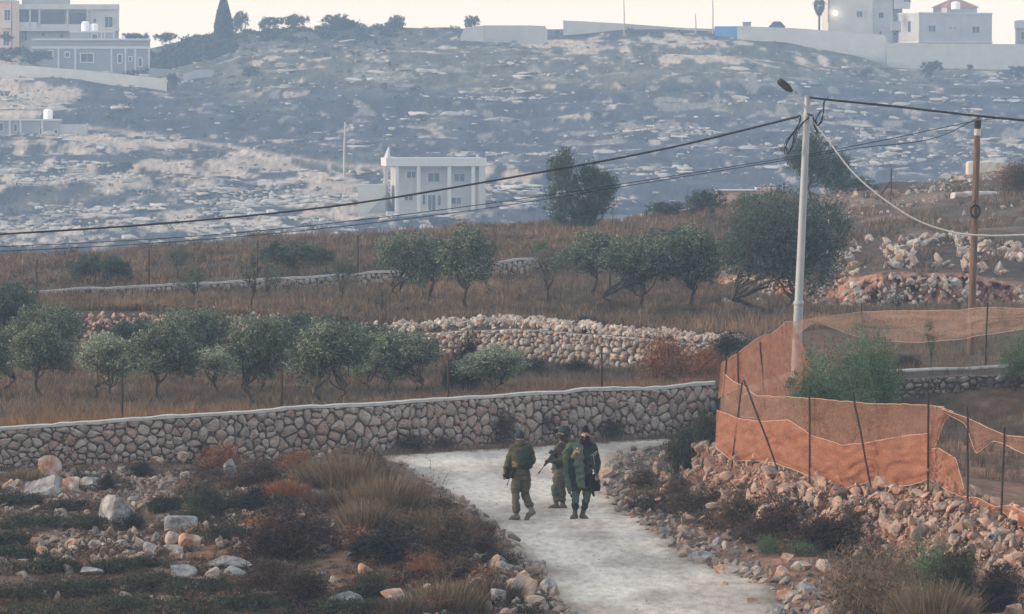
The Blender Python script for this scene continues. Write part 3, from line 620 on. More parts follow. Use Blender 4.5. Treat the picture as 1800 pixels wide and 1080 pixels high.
V, F = scatter(RT2, np.stack([(px - 900) / FPX * a, a - .35 + .5 * t, zb_ + (zt_ - zb_) * t], -1), rotmats(n), s); tag(link('embedded_rocks', mk_mesh('embedded_rocks', V, F, M['rubble_pink'])), 'rocks embedded in the face of the red earth cut', 'rocks', kind='stuff')
rocks_zone('rise_rocks', 'scattered stones on the bare rise below the ridge', M['rubble_pink'], [(1440, 236, 1680, 262, 2), (1280, 215, 1800, 240, .6), (1640, 250, 1800, 262, 1)], 420, (.05, .26), sink=.3, pw=3)

# the cut face of red earth and crumbling pale rock
def cut_face(x0, x1, lb, lt, seed, dy=1.1):
    nu = int((x1 - x0) / 1.6); nv = 34; px = np.linspace(x0, x1, nu); Yb = np.interp(px, LINES[lb][:, 0], LINES[lb][:, 1]); Yt = np.interp(px, LINES[lt][:, 0], LINES[lt][:, 1]); zb = np.interp(px, LINES[lb][:, 0], LINES[lb][:, 2]); zt = np.interp(px, LINES[lt][:, 0], LINES[lt][:, 2]); G_ = []
    for v in np.linspace(-.15, 1.06, nv):
        X = (px - 900) / FPX * Yb; z = zb + (zt - zb) * v + .05 * fbm(X * 2, X * 0 + v * 3, seed, 2); rid = fbm(X * 1.5, X * 0 + v * .9, seed + 2, 4) * 1.2 + fbm(X * 6, X * 0 + v * 5, seed + 5, 4) * .8
        Y = Yb - .25 + (Yt - Yb) * max(v, 0) ** 1.6 * .75 + rid * (1 if v < .95 else .3) - .25 * (1 - v); G_.append(np.stack([(px - 900) / FPX * Y, Y, z], -1))
    return tag(link('red_earth_cut', mk_mesh('red_earth_cut', np.array(G_).reshape(-1, 3), grid_faces(nv, nu), m_cut, True)), kind='structure')
m_cut = mat('red_earth', [(.06, .035, .027), (.19, .09, .06), (.28, .16, .115), (.38, .28, .22)], 2.4, .95, .04, 9, coords='World', stretch=(1.6, .6, .35), detail=10, contrast=1.2)
cut_face(1400, 2250, 11, 12, 5); cut_face(1262, 1410, 11, 12, 6)

# low ground cover of the near waste ground
rocks_zone('loose_stones', 'loose stones and pebbles scattered over the near waste ground', M['rocks_mixed'],
           [(-300, 90, 640, 126, 3), (0, 113, 330, 125, 3), (60, 98, 360, 106, 1.2), (380, 106, 600, 118, 1), (820, 90, 960, 99, 1.1), (700, 86, 960, 94, .5), (380, 98, 620, 113, 1.3), (-200, 100, 300, 112, 1)], 4200, (.02, .17), sink=.25, pw=2.9)
def edge(n, side, jit):
    py = rng.uniform(790, 1100, n); c = RL if side < 0 else RR; e = np.interp(py, c[:, 1], c[:, 0]); px = e + side * np.abs(rng.normal(size=n)) * jit - side * 10
    return px, 7.9e4 / (py - 200)
px, Y = edge(1150, 1, 60); px2, Y2 = edge(240, -1, 18)
rocks_at('verge_stones', 'grey and brown stones edging the gravel track', M['rocks_mixed'], np.concatenate([px, px2]), np.concatenate([Y, Y2]), (.02, .17), sink=.25, pw=2.4)
n = 4200; py = rng.uniform(775, 1095, n); Y = 7.9e4 / (py - 200); l = np.interp(py, RL[:, 1], RL[:, 0]); r_ = np.interp(py, RR[:, 1], RR[:, 0]); t = rng.beta(.7, .75, n)
rocks_at('pebbles', 'small pebbles lying on the pale gravel track', M['rocks_mixed'], l + (r_ - l) * t, np.minimum(Y, 130.5 + np.maximum(0, (l + (r_ - l) * t - 660)) * .0135 - .5), (.006, .034), RT1, sink=.1, pw=3.5)

# ---------------- boulders, one by one ----------------
def boulder(seed, x0, x1, top, base, m, label, axes=None, cuts=10, tilt=(0, 0), Y=None, depth=(.42, .8), group=None, cat='rock', sub=3, dy=.8):
    cx = (x0 + x1) / 2; Yb = Y or Yat(cx, base, 84, 128); wv = (x1 - x0) / FPX * Yb; hv = (base - top) / FPX * Yb
    V, F = rock(seed, sub, cuts, .05, depth, (1, 1, 1)); Mx = np.array(Matrix.Rotation(R(tilt[0]), 3, 'Y') @ Matrix.Rotation(R(tilt[1]), 3, 'X'))
    V = V * np.array([1, 1, .8 if axes is None else axes]) @ Mx.T
    V = (V - (V.max(0) + V.min(0)) / 2) / (V.max(0) - V.min(0)); V = V * np.array([wv, wv * dy, hv * 1.18]); V[:, 2] -= V[:, 2].min() + hv * .18
    o = link('boulder', mk_mesh('boulder', V, F, M[m])); o.location = ((cx - 900) / FPX * Yb, Yb, float(zpy(base, Yb)))
    return tag(o, label, cat, group)
B = [
 (172, 248, 868, 922, 'rock_grey', 'largest pale grey boulder with dark lichen among scrub on the left', (0, 0)),
 (66, 108, 800, 842, 'rock_rust', 'upright brownish rock leaning on the foot of the long wall', (0, 25)),
 (40, 108, 834, 874, 'rock_grey', 'flat blue grey slab tilted in front of the upright brownish rock', (-24, 20)),
 (105, 140, 838, 864, 'rock_rust', 'orange rock right of the tilted blue grey slab', (0, 0)),
 (138, 176, 838, 858, 'rock_grey', 'pale flattish stone right of the orange rock by the wall', (0, 0)),
 (2, 30, 842, 862, 'rock_rust', 'small orange rock at the far left below the wall', (0, 0)),
 (288, 316, 933, 966, 'rock_pale', 'cream rounded rock in the middle of the left rock cluster', (0, 0)),
 (312, 352, 936, 972, 'rock_rust', 'orange brown split rock at the right end of the left rock cluster', (25, 0)),
 (284, 322, 958, 978, 'rock_grey', 'grey rock with orange stain in front of the cream rounded rock', (0, 0)),
 (250, 276, 952, 980, 'rock_grey', 'grey rock with dark underside beside the cream rounded rock', (0, 0)),
 (232, 254, 944, 974, 'rock_pale', 'brownish rock behind the grey rock of the left cluster', (0, 0)),
 (200, 232, 948, 972, 'rock_pale', 'white cream rock at the left part of the left cluster', (0, 0)),
 (152, 176, 948, 968, 'rock_pale', 'small cream rock left of the cluster in green scrub', (0, 0)),
 (112, 138, 946, 966, 'rock_rust', 'small reddish topped rock in the scrub on the left', (0, 0)),
 (84, 106, 964, 984, 'rock_rust', 'small red and white rock in front of the scrub', (0, 0)),
 (62, 84, 960, 980, 'rock_rust', 'leftmost small reddish rock of the row in the scrub', (0, 0)),
 (174, 206, 946, 970, 'rock_pale', 'low brown cream rock between two cream rocks', (0, 0)),
 (232, 258, 970, 984, 'rock_pale', 'small tan stone below the dark underside rock', (0, 0)),
 (360, 444, 976, 1000, 'rock_grey', 'long flat grey outcrop beside the dark maroon bush', (0, 0)),
 (358, 386, 996, 1024, 'rock_pale', 'rounded pinkish stone at the left end of the long grey outcrop', (0, 0)),
 (382, 432, 994, 1014, 'rock_grey', 'lower shelf of blue grey rock under the long flat outcrop', (0, 0)),
 (298, 346, 992, 1016, 'rock_grey', 'blue grey outcrop left of the rounded pinkish stone', (0, 0)),
 (138, 182, 996, 1014, 'rock_grey', 'low grey white rock in dark scrub at the lower left', (0, 0)),
 (430, 452, 1018, 1034, 'rock_grey', 'round dark grey stone below the maroon bush', (0, 0)),
 (392, 416, 806, 836, 'rock_grey', 'pale slab on edge left of the rusty bush', (35, 0)),
 (410, 432, 806, 824, 'rock_grey', 'pale slab sloping beside the slab on edge', (-15, 0)),
 (262, 290, 802, 818, 'rock_rust', 'small orange rock under the long wall', (0, 0)),
 (315, 334, 828, 846, 'rock_pale', 'tan rock left of the dark hollow below the wall', (0, 0)),
 (310, 332, 794, 812, 'rock_pale', 'pale rounded rock at the foot of the wall', (0, 0)),
 (668, 736, 1034, 1062, 'rock_rust', 'flat topped white rock with an orange end at the bottom edge', (-6, 0)),
 (577, 644, 1038, 1068, 'rock_grey', 'pale blue grey rock at the bottom near the maroon bush', (0, 0)),
 (628, 654, 990, 1020, 'rock_rust', 'pointed pink and white rock below the black bush', (30, 0)),
 (740, 764, 1026, 1042, 'rock_pale', 'pale stone among dry grass near the bottom', (0, 0)),
 (862, 890, 1034, 1066, 'rock_grey', 'rounded pale stone left of the track at the bottom', (0, 0)),
 (882, 946, 1014, 1056, 'rock_pale', 'big cream rock pile stone beside the track at the bottom', (0, 0)),
 (898, 934, 1002, 1022, 'rock_rust', 'brown orange rock on top of the big cream stone', (0, 0)),
 (872, 894, 1010, 1028, 'rock_grey', 'small pale stone left of the big cream stone', (0, 0)),
 (948, 980, 1016, 1046, 'rock_grey', 'pale grey stone right of the big cream stone at the track edge', (0, 0)),
 (920, 960, 1046, 1070, 'rock_pale', 'low brownish stone below the big cream stone', (0, 0)),
 (872, 896, 985, 1004, 'rock_grey', 'blue grey stone in the shrubs left of the track', (0, 0)),
 (1002, 1014, 790, 798, 'rock_pale', 'small white stone on the track near the wall', (0, 0)),
 (1120, 1142, 870, 886, 'rock_grey', 'white stone beside the right verge behind the soldiers', (0, 0)),
 (1096, 1120, 872, 892, 'rock_rust', 'reddish stone left of the white verge stone', (0, 0)),
 (1054, 1080, 822, 842, 'rock_rust', 'reddish stone right of the green cloak at the track edge', (0, 0)),
 (1142, 1158, 924, 938, 'rock_rust', 'small red brick like stone on the right verge', (0, 0)),
 (1160, 1180, 926, 946, 'rock_grey', 'grey stone next to the small red verge stone', (0, 0)),
 (1192, 1212, 924, 938, 'rock_rust', 'orange stone at the upper right verge', (0, 0)),
 (1255, 1300, 992, 1012, 'rock_rust', 'tan brick shaped rock at the right edge of the track', (0, 0)),
 (1282, 1318, 994, 1010, 'rock_rust', 'brown block touching the tan brick shaped rock', (0, 0)),
 (1250, 1272, 944, 966, 'rock_grey', 'upright square grey stone above the tan brick shaped rock', (0, 0)),
 (1210, 1262, 968, 990, 'rock_grey', 'long grey flat stone left of the square grey stone', (0, 0)),
 (1318, 1340, 994, 1008, 'rock_pale', 'pale angular stone right of the brown block', (0, 0)),
 (1360, 1390, 994, 1018, 'rock_rust', 'dark red rock in the right hand stones', (0, 0)),
 (1372, 1398, 972, 990, 'rock_rust', 'orange topped rock behind the dark red rock', (0, 0)),
 (1390, 1430, 986, 1004, 'rock_pale', 'white pinkish flat rock right of the orange topped rock', (0, 0)),
 (1434, 1462, 982, 1006, 'rock_pale', 'cream rounded rock among stones left of the big straw bush', (0, 0)),
 (1362, 1404, 1036, 1058, 'rock_rust', 'tan brick shaped rock nearer the bottom on the right', (0, 0)),
 (1312, 1336, 1050, 1066, 'rock_rust', 'small orange stone lying alone on the track', (0, 0)),
 (1268, 1282, 1022, 1034, 'rock_rust', 'little brown stone alone on the track at the right', (0, 0)),
 (1400, 1440, 1022, 1044, 'rock_grey', 'pale grey flat rock left of the big straw bush', (0, 0)),
 (1346, 1380, 1060, 1084, 'rock_grey', 'grey angular rock at the bottom edge right of the track', (0, 0)),
 (1425, 1465, 1064, 1086, 'rock_rust', 'orange and grey rock at the bottom below the straw bush', (0, 0)),
 (1765, 1800, 1060, 1088, 'rock_rust', 'orange rock at the bottom right corner', (0, 0)),
 (1492, 1524, 874, 896, 'rock_grey', 'blue grey triangular stone in the rubble bank under the net', (0, 0)),
 (1424, 1444, 876, 896, 'rock_grey', 'white upright stone in the rubble bank under the net', (40, 0)),
 (1320, 1342, 848, 872, 'rock_rust', 'square pinkish block in the left part of the rubble bank', (0, 0)),
 (1552, 1574, 908, 942, 'rock_rust', 'tall orange pink slab standing in the rubble bank', (80, 0)),
 (1572, 1588, 910, 942, 'rock_rust', 'narrow pink slab right of the tall orange pink slab', (80, 0)),
 (1608, 1636, 908, 930, 'rock_pale', 'white cream block in the bank right of the standing slabs', (0, 0)),
 (1640, 1662, 940, 968, 'rock_rust', 'orange block low in the rubble bank near the green bush', (70, 0)),
 (1668, 1690, 938, 962, 'rock_pale', 'white angular block low in the rubble bank', (50, 0)),
 (1700, 1716, 950, 992, 'rock_rust', 'tall red streaked slab at the bank foot on the right', (85, 0)),
 (1740, 1775, 930, 958, 'rock_grey', 'grey brown boulder below the last net post', (0, 0)),
]
for i, (x0, x1, t, b_, m, lab, tl) in enumerate(B):
    boulder(300 + i, x0, x1, t, b_, m, lab, tilt=tl)
# concrete lumps
def block(x0, x1, top, base, Y, label, m='cap', d=.7, yaw=0.0, cat='concrete block'):
    wv = (x1 - x0) / FPX * Y; hv = (base - top) / FPX * Y; V, F = ICO[3]; V = np.sign(V) * np.abs(V) ** .28
    V = V / np.abs(V).max(); V = V * np.array([wv / 2, wv * d / 2, hv / 2 + .04]) * (1 + .03 * fbm(V[:, 0] * 2 + V[:, 2], V[:, 1] * 2 + x0, 3, 3)[:, None]); V[:, 2] += hv / 2 - .04
    o = link('concrete_block', mk_mesh('concrete_block', V, F, M[m])); o.location = P((x0 + x1) / 2, base, Y); o.rotation_euler = (0, 0, yaw); return tag(o, label, cat)
block(289, 348, 907, 934, Yat(320, 934), 'square cut stone slab half sunk behind the left rock cluster', 'rock_grey', .6, .1, 'stone slab')
block(1690, 1756, 336, 378, 240, 'blue grey concrete block on the right rise behind the wooden pole', 'cap', .7, .15)
block(1672, 1700, 338, 380, 239, 'reddish rock pile left of the blue grey block', 'rock_rust', .8, .3, 'rock')
block(1698, 1768, 283, 308, 262, 'white block structure on the ridge behind the wooden pole', 'far_rock', .5, 0)
block(1578, 1606, 372, 396, 236, 'small concrete slab at the end of the short dry stone wall', 'cap', .5, .1)

# ---------------- olive trees ----------------
OL = [tree_meshes(1, 2.4, 2.0, .30, 11500, .047, 'olive', flat=.95), tree_meshes(2, 2.4, 2.2, .26, 12500, .047, 'olive', stems=2, lobes=10, flat=1.0), tree_meshes(3, 2.4, 1.8, .4, 8000, .047, 'olive_silver'),
      tree_meshes(4, 2.4, 2.3, .24, 12500, .047, 'olive_dark', stems=2, lobes=10, flat=1.05), tree_meshes(5, 2.4, 2.1, .27, 11000, .047, 'olive_silver', stems=2, lobes=7, flat=1.0)]
TR = [ # px, base row, top row, width, kind, label
 (12, 640, 508, 90, 3, 'dark olive tree cut by the left edge, highest of the near row'),
 (-14, 690, 580, 80, 1, 'olive tree mostly outside the left edge'),
 (84, 655, 540, 100, 1, 'olive tree standing behind the first forked olive at left'),
 (70, 703, 568, 105, 0, 'first full olive at left with crooked forked trunk'),
 (188, 703, 592, 100, 4, 'low wide olive with slanting trunk left of the second fence post'),
 (240, 650, 568, 80, 3, 'dark olive hidden behind its neighbours below the rubble wall'),
 (283, 716, 566, 125, 0, 'round dark olive with red brown stem right of the second fence post'),
 (345, 668, 548, 110, 1, 'tall dense olive in the second rank of the near row'),
 (372, 702, 616, 100, 2, 'small silvery olive below the tall dense one'),
 (440, 695, 592, 110, 4, 'bright silvery olive left of the third fence post'),
 (462, 708, 560, 105, 1, 'olive with forked trunk directly left of the third fence post'),
 (545, 668, 560, 110, 3, 'dark olive behind, right of the third fence post'),
 (574, 712, 572, 135, 1, 'wide olive with an orange stripe on its trunk'),
 (640, 672, 575, 90, 3, 'dark olive where the pinkish rubble wall begins'),
 (652, 694, 592, 90, 4, 'silvery olive left of the middle fence post group'),
 (712, 696, 588, 100, 1, 'olive at the right end of the near row'),
 (868, 700, 612, 120, 4, 'bushy silver green olive in front of the pinkish rubble wall'),
 # upper terrace
 (718, 530, 415, 95, 1, 'two stemmed olive at the left of the upper terrace pair'),
 (757, 526, 415, 90, 0, 'slim olive behind, between the upper terrace pair'),
 (820, 549, 402, 108, 0, 'olive with an orange lower trunk on the upper terrace'),
 (1042, 522, 405, 108, 0, 'olive right of the long narrow wall end on the upper terrace'),
 (1135, 546, 418, 120, 1, 'wide forked olive in the middle of the upper terrace'),
 (1220, 552, 398, 110, 0, 'tall olive left of the biggest tree on the upper terrace'),
 (1190, 500, 405, 80, 3, 'dark olive behind the wide forked one'),
]
for px, bs, tp, wd, k, lab in TR:
    Y = Yat(px, bs, 135, 205); h_ = (bs - tp) / FPX * Y; o = plant_tree('olive_tree', OL[k], px, bs, lab, group='young olive trees on the terraces', at=gp(px, Y), s=wd / FPX * Y / 2.05 * 1.2, sz=h_ / 2.4 * 1.06)
SP = [tree_meshes(21, 2.4, 1.7, .35, 2400, .04, 'sparse', lobes=7), tree_meshes(22, 2.4, 1.5, .35, 1100, .035, 'sparse', lobes=9)]
for px, bs, tp, wd, k, Y, lab in ((338, 532, 455, 70, 0, 184, 'thin sparse olive in front of the narrow wall'), (604, 530, 432, 62, 0, 184, 'narrow sparse young tree left of the upper terrace pair'),
                          (438, 562, 425, 62, 1, 178, 'almost bare sapling with thin brown twigs'), (962, 540, 432, 80, 0, 184, 'sparse pale sapling between the orange trunk olive and its right neighbour'),
                          (312, 500, 440, 62, 0, 200, 'thin sparse tree beyond the narrow wall'), (475, 540, 450, 50, 1, 186, 'thin bare twiggy sapling right of the almost bare one'),
                          (668, 560, 500, 40, 1, 176, 'tiny leafless sapling on the brown terrace'), (1575, 560, 500, 45, 1, 172, 'small twiggy sapling before the red earth cut')):
    plant_tree('sparse_tree', SP[k], px, bs, lab, at=gp(px, Y), s=wd / FPX * Y / 1.6, sz=(bs - tp) / FPX * Y / 2.4)
big = tree_meshes(31, 4.1, 4.2, .14, 38000, .048, 'olive_dark', stems=2, lobes=15, flat=.9)
plant_tree('olive_tree', big, 1372, 552, 'biggest dark green tree with two dark stems left of the grey pole', at=gp(1376, 177), s=1.0, sz=1.0)
bt = tree_meshes(32, 2.9, 3.2, .22, 15000, .055, 'olive_dark', stems=2, lobes=10, flat=1.0)
plant_tree('olive_tree', bt, 1440, 362, 'dark blue green tree alone on the ridge behind the grey pole', at=gp(1440, 256), s=.98, sz=1.05)
# two lobed conifer on the ridge
r = np.random.default_rng(5); blobs = [(-.9, 0, 2.3, .75, .8, 1.55), (-.75, 0, 3.3, .4, .5, .7), (.5, .2, 1.9, 1.15, .9, 1.25), (1.0, 0, 2.2, .75, .7, .7), (-.3, 0, 1.1, 1.3, 1.0, .9), (.3, .1, 2.7, .5, .5, .6)]
p, c = blobs_points(blobs, 900, 24, .10, r, .3); V, F = leaf_faces(p, .06, 3.5, r, .8)
cm = mk_mesh('crown', V, F, leafmat('ridge_tree_leaves', [(.02, .04, .028), (.045, .08, .05), (.09, .135, .085)])); tb = MB()
for e in ((-.8, 0, 2.6), (.5, 0, 2.2), (1, 0, 2.0)): tb.tube(wiggle((0, 0, -.2), e, 8, .05, r), np.linspace(.16, .03, 8), 7)
tm = mk_mesh('trunk', np.vstack(tb.V), [np.vstack(tb.F3), np.vstack(tb.F4)], M['bark'], True)
plant_tree('ridge_tree', (tm, cm), 1020, 425, 'two lobed mid green tree rising from the ridge right of the white house', at=gp(1022, 243) + Vector((0, 0, -.1)), s=.96, rz=0)
# bushes beyond the narrow wall and on the ridge
DB = [tree_meshes(41, 1.5, 2.4, .1, 7000, .05, 'olive_dark', stems=3, lobes=8, flat=1.0), tree_meshes(42, 1.5, 2.0, .1, 6000, .05, 'green', stems=3, lobes=7, flat=1.0)]
for px, bs, tp, wd, k, Y, lab in ((150, 502, 448, 70, 0, 196, 'round dark bush beyond the narrow wall, left one of a pair'), (205, 502, 452, 60, 0, 197, 'dark bush beyond the narrow wall, right one of a pair'),
      (500, 480, 423, 100, 0, 204, 'dark olive bush beyond the narrow wall left of the fourth ridge post'), (560, 482, 440, 70, 0, 206, 'low dark bush right behind the wall near the sparse young tree'),
      (1240, 390, 345, 75, 0, 255, 'dark bush on the ridge left of the ruined hut'), (1322, 362, 335, 60, 1, 250, 'green bush in front of the ruined hut'), (1500, 345, 318, 70, 0, 261, 'low dark bush on the ridge right of the lone tree'),
      (1170, 408, 380, 70, 0, 256, 'low bush on the ridge crest left of the ridge post'), (950, 455, 428, 30, 1, 212, 'small green bush at the end of the narrow wall')):
    plant_tree('bush', DB[k], px, bs, lab, 'bush', at=gp(px, Y), s=wd / FPX * Y / 2.1, sz=(bs - tp) / FPX * Y / 1.5)
# green saplings behind the net
SG = [tree_meshes(51, 2.4, 1.9, .12, 8500, .034, 'green', stems=3, lobes=9, flat=1.3), tree_meshes(52, 2.4, 1.2, .3, 3200, .034, 'green', lobes=6, flat=1.4)]
for px, bs, tp, wd, k, Y, lab in ((1440, 745, 575, 120, 0, 118, 'leftmost bushy green sapling leaning on the net by the grey pole'), (1550, 740, 548, 80, 0, 126, 'dense green sapling top right of the taller one'), (1480, 742, 570, 130, 0, 122, 'leafy green sapling clump right behind the net at the grey pole'), (1530, 740, 545, 95, 0, 124, 'taller green sapling right of the clump at the grey pole'),
      (1500, 745, 640, 90, 0, 118, 'low green sapling in front of the dark stone wall'), (1636, 672, 556, 40, 1, 134, 'thin green sapling between the two poles'), (1790, 690, 582, 75, 0, 130, 'green bush at the right edge behind the net'),
      (1560, 735, 640, 50, 1, 126, 'slender grey green sapling before the dark stone wall')):
    plant_tree('green_sapling', SG[k], px, bs, lab, 'sapling', at=gp(px, Y), s=wd / FPX * Y / 1.7, sz=(bs - tp) / FPX * Y / 2.4)

# ---------------- shrubs near the camera ----------------
SM = {k: [shrub_mesh(600 + 7 * i + j, 1, 1, 1, k, 9000 if k in ('maroon', 'black', 'darkgreen') else 6000, .030) for j in range(2)] for i, k in enumerate(('maroon', 'black', 'rust', 'darkgreen', 'brownbush', 'green'))}
def shrub(px, bs, wd, ht, m, label, name='shrub', lo=84, hi=205, dep=1.0, Y=None):
    Y = Y or Yat(px, bs, lo, hi); me = SM[m][rng.integers(2)]; o = link(name, me, None, gp(px, Y) - Vector((0, 0, .03)), rng.uniform(-.4, .4), (wd / FPX * Y * 1.0, wd / FPX * Y * dep, ht / FPX * Y * 1.18)); return tag(o, label, 'shrub')
for a in [
 (388, 826, 110, 58, 'rust', 'rusty dark thorn bush touching the long wall on the left'), (352, 806, 50, 34, 'maroon', 'dark thorn bush at the left side of the rusty wall bush'),
 (185, 868, 44, 36, 'black', 'blackish bush behind the largest pale boulder'), (245, 842, 66, 30, 'black', 'low black bush in the rubble below the wall'),
 (455, 860, 120, 48, 'maroon', 'dark reddish thorn bush above the green scrub'), (520, 826, 90, 40, 'rust', 'brown thorn bush at the wall foot behind the dark reddish one'),
 (372, 908, 130, 54, 'darkgreen', 'wide dark green bush in the centre of the left waste ground'), (340, 930, 90, 36, 'darkgreen', 'low olive green bush beside the largest pale boulder'),
 (442, 905, 84, 50, 'black', 'blackish green bush right of the wide dark green bush'), (230, 935, 62, 36, 'black', 'dark bush under the largest pale boulder'),
 (500, 985, 170, 96, 'maroon', 'biggest dark maroon thorn bush on the left mound'), (560, 960, 70, 50, 'maroon', 'small maroon thorn bush joined to the biggest one'),
 (470, 1050, 110, 62, 'maroon', 'maroon thorn bush below the biggest one'), (545, 1070, 130, 70, 'maroon', 'reddish thorn bush at the bottom edge'),
 (700, 992, 150, 80, 'black', 'round black thorn bush in front of the dry stalks'), (640, 985, 60, 50, 'black', 'black thorn bush at the left side of the round one'),
 (746, 1018, 80, 48, 'rust', 'bright rusty orange bush below the round black bush'), (655, 1056, 110, 48, 'darkgreen', 'dark green cushion bush above the flat topped white rock'),
 (850, 980, 90, 52, 'brownbush', 'dark twiggy bush at the left edge of the track'), (792, 975, 120, 80, 'brownbush', 'brown twiggy bush between the black bush and the track'),
 (810, 1020, 100, 40, 'brownbush', 'low brown bush above the roadside stones on the left'),
 (880, 786, 84, 54, 'brownbush', 'bare brown bush against the wall behind the man seen from behind'), (1070, 776, 90, 30, 'brownbush', 'low grey brown bush against the wall right of the men'),
 (955, 782, 70, 40, 'brownbush', 'brown bush against the wall between the men'), (720, 798, 110, 34, 'brownbush', 'flat brown bush at the wall where the track bends'), (780, 796, 60, 30, 'brownbush', 'small bare bush along the wall left of the men'),
 (1212, 832, 92, 86, 'darkgreen', 'tall dark green bush where the net begins'), (1240, 790, 60, 66, 'darkgreen', 'dark bush between wall end and net corner'), (1185, 806, 40, 40, 'brownbush', 'small brown bush at the far bend of the track'),
 (1130, 866, 90, 44, 'brownbush', 'low brown bush on the right verge behind the stones'), (1190, 880, 90, 46, 'brownbush', 'brown bush below the tall dark green bush'),
 (1240, 908, 120, 60, 'brownbush', 'wide brown bush at the foot of the rubble bank'), (1370, 955, 130, 78, 'maroon', 'dark brown bush in the middle of the bank foot'),
 (1300, 930, 110, 64, 'brownbush', 'brown bush left of the dark brown bank bush'), (1455, 975, 150, 70, 'maroon', 'dark brown bush right of the middle bank bush'), (1500, 950, 90, 50, 'brownbush', 'brown bush behind the dark ones at the bank foot'),
 (1345, 975, 60, 36, 'green', 'small fresh green plant under the dark brown bank bush'), (1405, 980, 70, 30, 'green', 'low green plant right of the small fresh green one'),
 (1625, 1045, 150, 92, 'green', 'bright green bush growing out of the big straw bush'), (1690, 1050, 110, 90, 'darkgreen', 'dark green bush right of the bright green one'),
 (1770, 1075, 120, 90, 'black', 'black shadowy bush at the bottom right corner'),
 (1165, 674, 130, 84, 'rust', 'rusty bush behind the long wall at its right end'), (1240, 676, 84, 70, 'rust', 'rusty bush right beside the net corner behind the wall'),
 (1036, 582, 66, 26, 'black', 'flat dark bush on the pinkish rubble wall'), (822, 690, 62, 100, 'black', 'dark narrow bush before the pinkish rubble wall'), (795, 690, 40, 60, 'darkgreen', 'green black bush left of the dark narrow one'),
 (1180, 684, 44, 26, 'black', 'small black bush just above the wall coping'), (940, 660, 90, 34, 'darkgreen', 'low dark bush under the pinkish rubble wall'), (1010, 660, 90, 28, 'black', 'low black scrub under the pinkish rubble wall'),
 (1600, 650, 70, 30, 'black', 'dark bush behind the net between the poles'), (1200, 560, 90, 30, 'brownbush', 'brown bush at the foot of the tall olive'),
 (1785, 345, 90, 60, 'brownbush', 'brown bush on the ridge at the right edge'), (1780, 320, 80, 30, 'rust', 'rusty grass hump on the ridge at the right edge'),
 (1080, 548, 70, 22, 'brownbush', 'low brown bush at the foot of the wide forked olive'), (570, 590, 90, 30, 'darkgreen', 'low green bush above the near olive row'), (380, 760, 60, 20, 'rust', 'low rusty tuft behind the wall') ]:
    shrub(*a[:5], a[5], hi=290)
GC_ = [(20, 990, 80, 40), (90, 1010, 90, 40), (60, 930, 110, 34), (150, 935, 90, 34), (30, 890, 90, 28), (120, 900, 80, 28), (200, 1010, 90, 36), (260, 1040, 110, 44), (350, 1050, 120, 46), (130, 1050, 130, 44), (20, 1060, 110, 46),
     (420, 1075, 120, 44), (220, 1082, 140, 44), (320, 1090, 140, 50), (80, 1094, 160, 46), (290, 900, 60, 34), (400, 950, 90, 34), (10, 960, 70, 30), (610, 1085, 120, 44), (330, 965, 40, 20), (250, 1000, 60, 24), (480, 900, 80, 40)]
r = np.random.default_rng(77); vv = []; off = 0
for cx_, bs_, wd_, ht_ in GC_:       # low green ground cover, reading as one mass
    Y = Yat(cx_, bs_); p_, c_ = blobs_points([(0, 0, .25, .42, .42, .36), (.2, .1, .2, .3, .3, .4), (-.2, -.1, .2, .3, .3, .35)], 260, 16, .06, r, .5); p_ = p_[p_[:, 2] > -.05]; k = wd_ / FPX * Y
    V, F = leaf_faces(p_ * np.array([k * 1.15, k, ht_ / FPX * Y * 1.2]), .03, 4, r, .8); vv.append(V + np.array(gp(cx_, Y)))
vv = np.vstack(vv); tag(link('green_scrub', mk_mesh('green_scrub', vv, np.arange(len(vv)).reshape(-1, 4), M['darkgreen'])), 'low dark green scrub between the stones of the left waste ground', 'scrub', kind='stuff')

# dry grass clumps as single things
def clump(px, bs, wd, ht, m, label, n=1500, bw=.006, lean=.85, Y=None, cat='grass clump'):
    Y = Y or Yat(px, bs); V, F, _ = grass_clump_mesh(int(px * 7 + bs), wd / FPX * Y, ht / FPX * Y, m, n, bw, lean)
    return tag(link('dry_grass_clump', mk_mesh('dry_grass_clump', V, F, M[m]), None, gp(px, Y)), label, cat)
for a in [(612, 868, 130, 82, 'straw', 'tall straw grass clump on top of the left mound'), (560, 850, 90, 50, 'straw', 'straw grass left of the tall clump on the mound'), (680, 905, 110, 80, 'straw', 'pale grass clump left of the dry stalks'),
          (640, 930, 90, 60, 'straw', 'brownish grass before the pale clump on the mound'), (600, 900, 120, 50, 'brownbush', 'dark dry grass in the middle of the mound'), (770, 950, 110, 60, 'straw', 'dry grass around the black bush'),
          (830, 945, 70, 40, 'brownbush', 'low dark grass at the left track edge'), (850, 1060, 130, 50, 'brownbush', 'dry grass among the roadside stones at the bottom'), (780, 1075, 140, 60, 'straw', 'dry grass at the bottom edge left of the track'),
          (700, 1085, 130, 40, 'brownbush', 'dark grass at the bottom under the flat topped rock'), (1640, 1104, 130, 90, 'straw', 'dry grass under the bright green bush at the lower right'), (45, 845, 90, 26, 'straw', 'flattened straw grass under the wall at far left'), (1150, 880, 90, 24, 'straw', 'pale grass on the right verge'),
          (500, 880, 90, 40, 'rust', 'rusty grass on the slope of the mound'), (960, 690, 150, 30, 'straw', 'straw grass behind the wall in front of the pinkish rubble'), (890, 690, 60, 26, 'straw', 'straw tuft behind the wall right of the silver olive')]:
    clump(*a[:5], a[5], n=1900 if a[2] > 100 else 1100)
SM['straw'] = [shrub_mesh(680 + j, 1, 1, 1, 'straw', 9000, .030, 9, up=1.6) for j in range(2)]
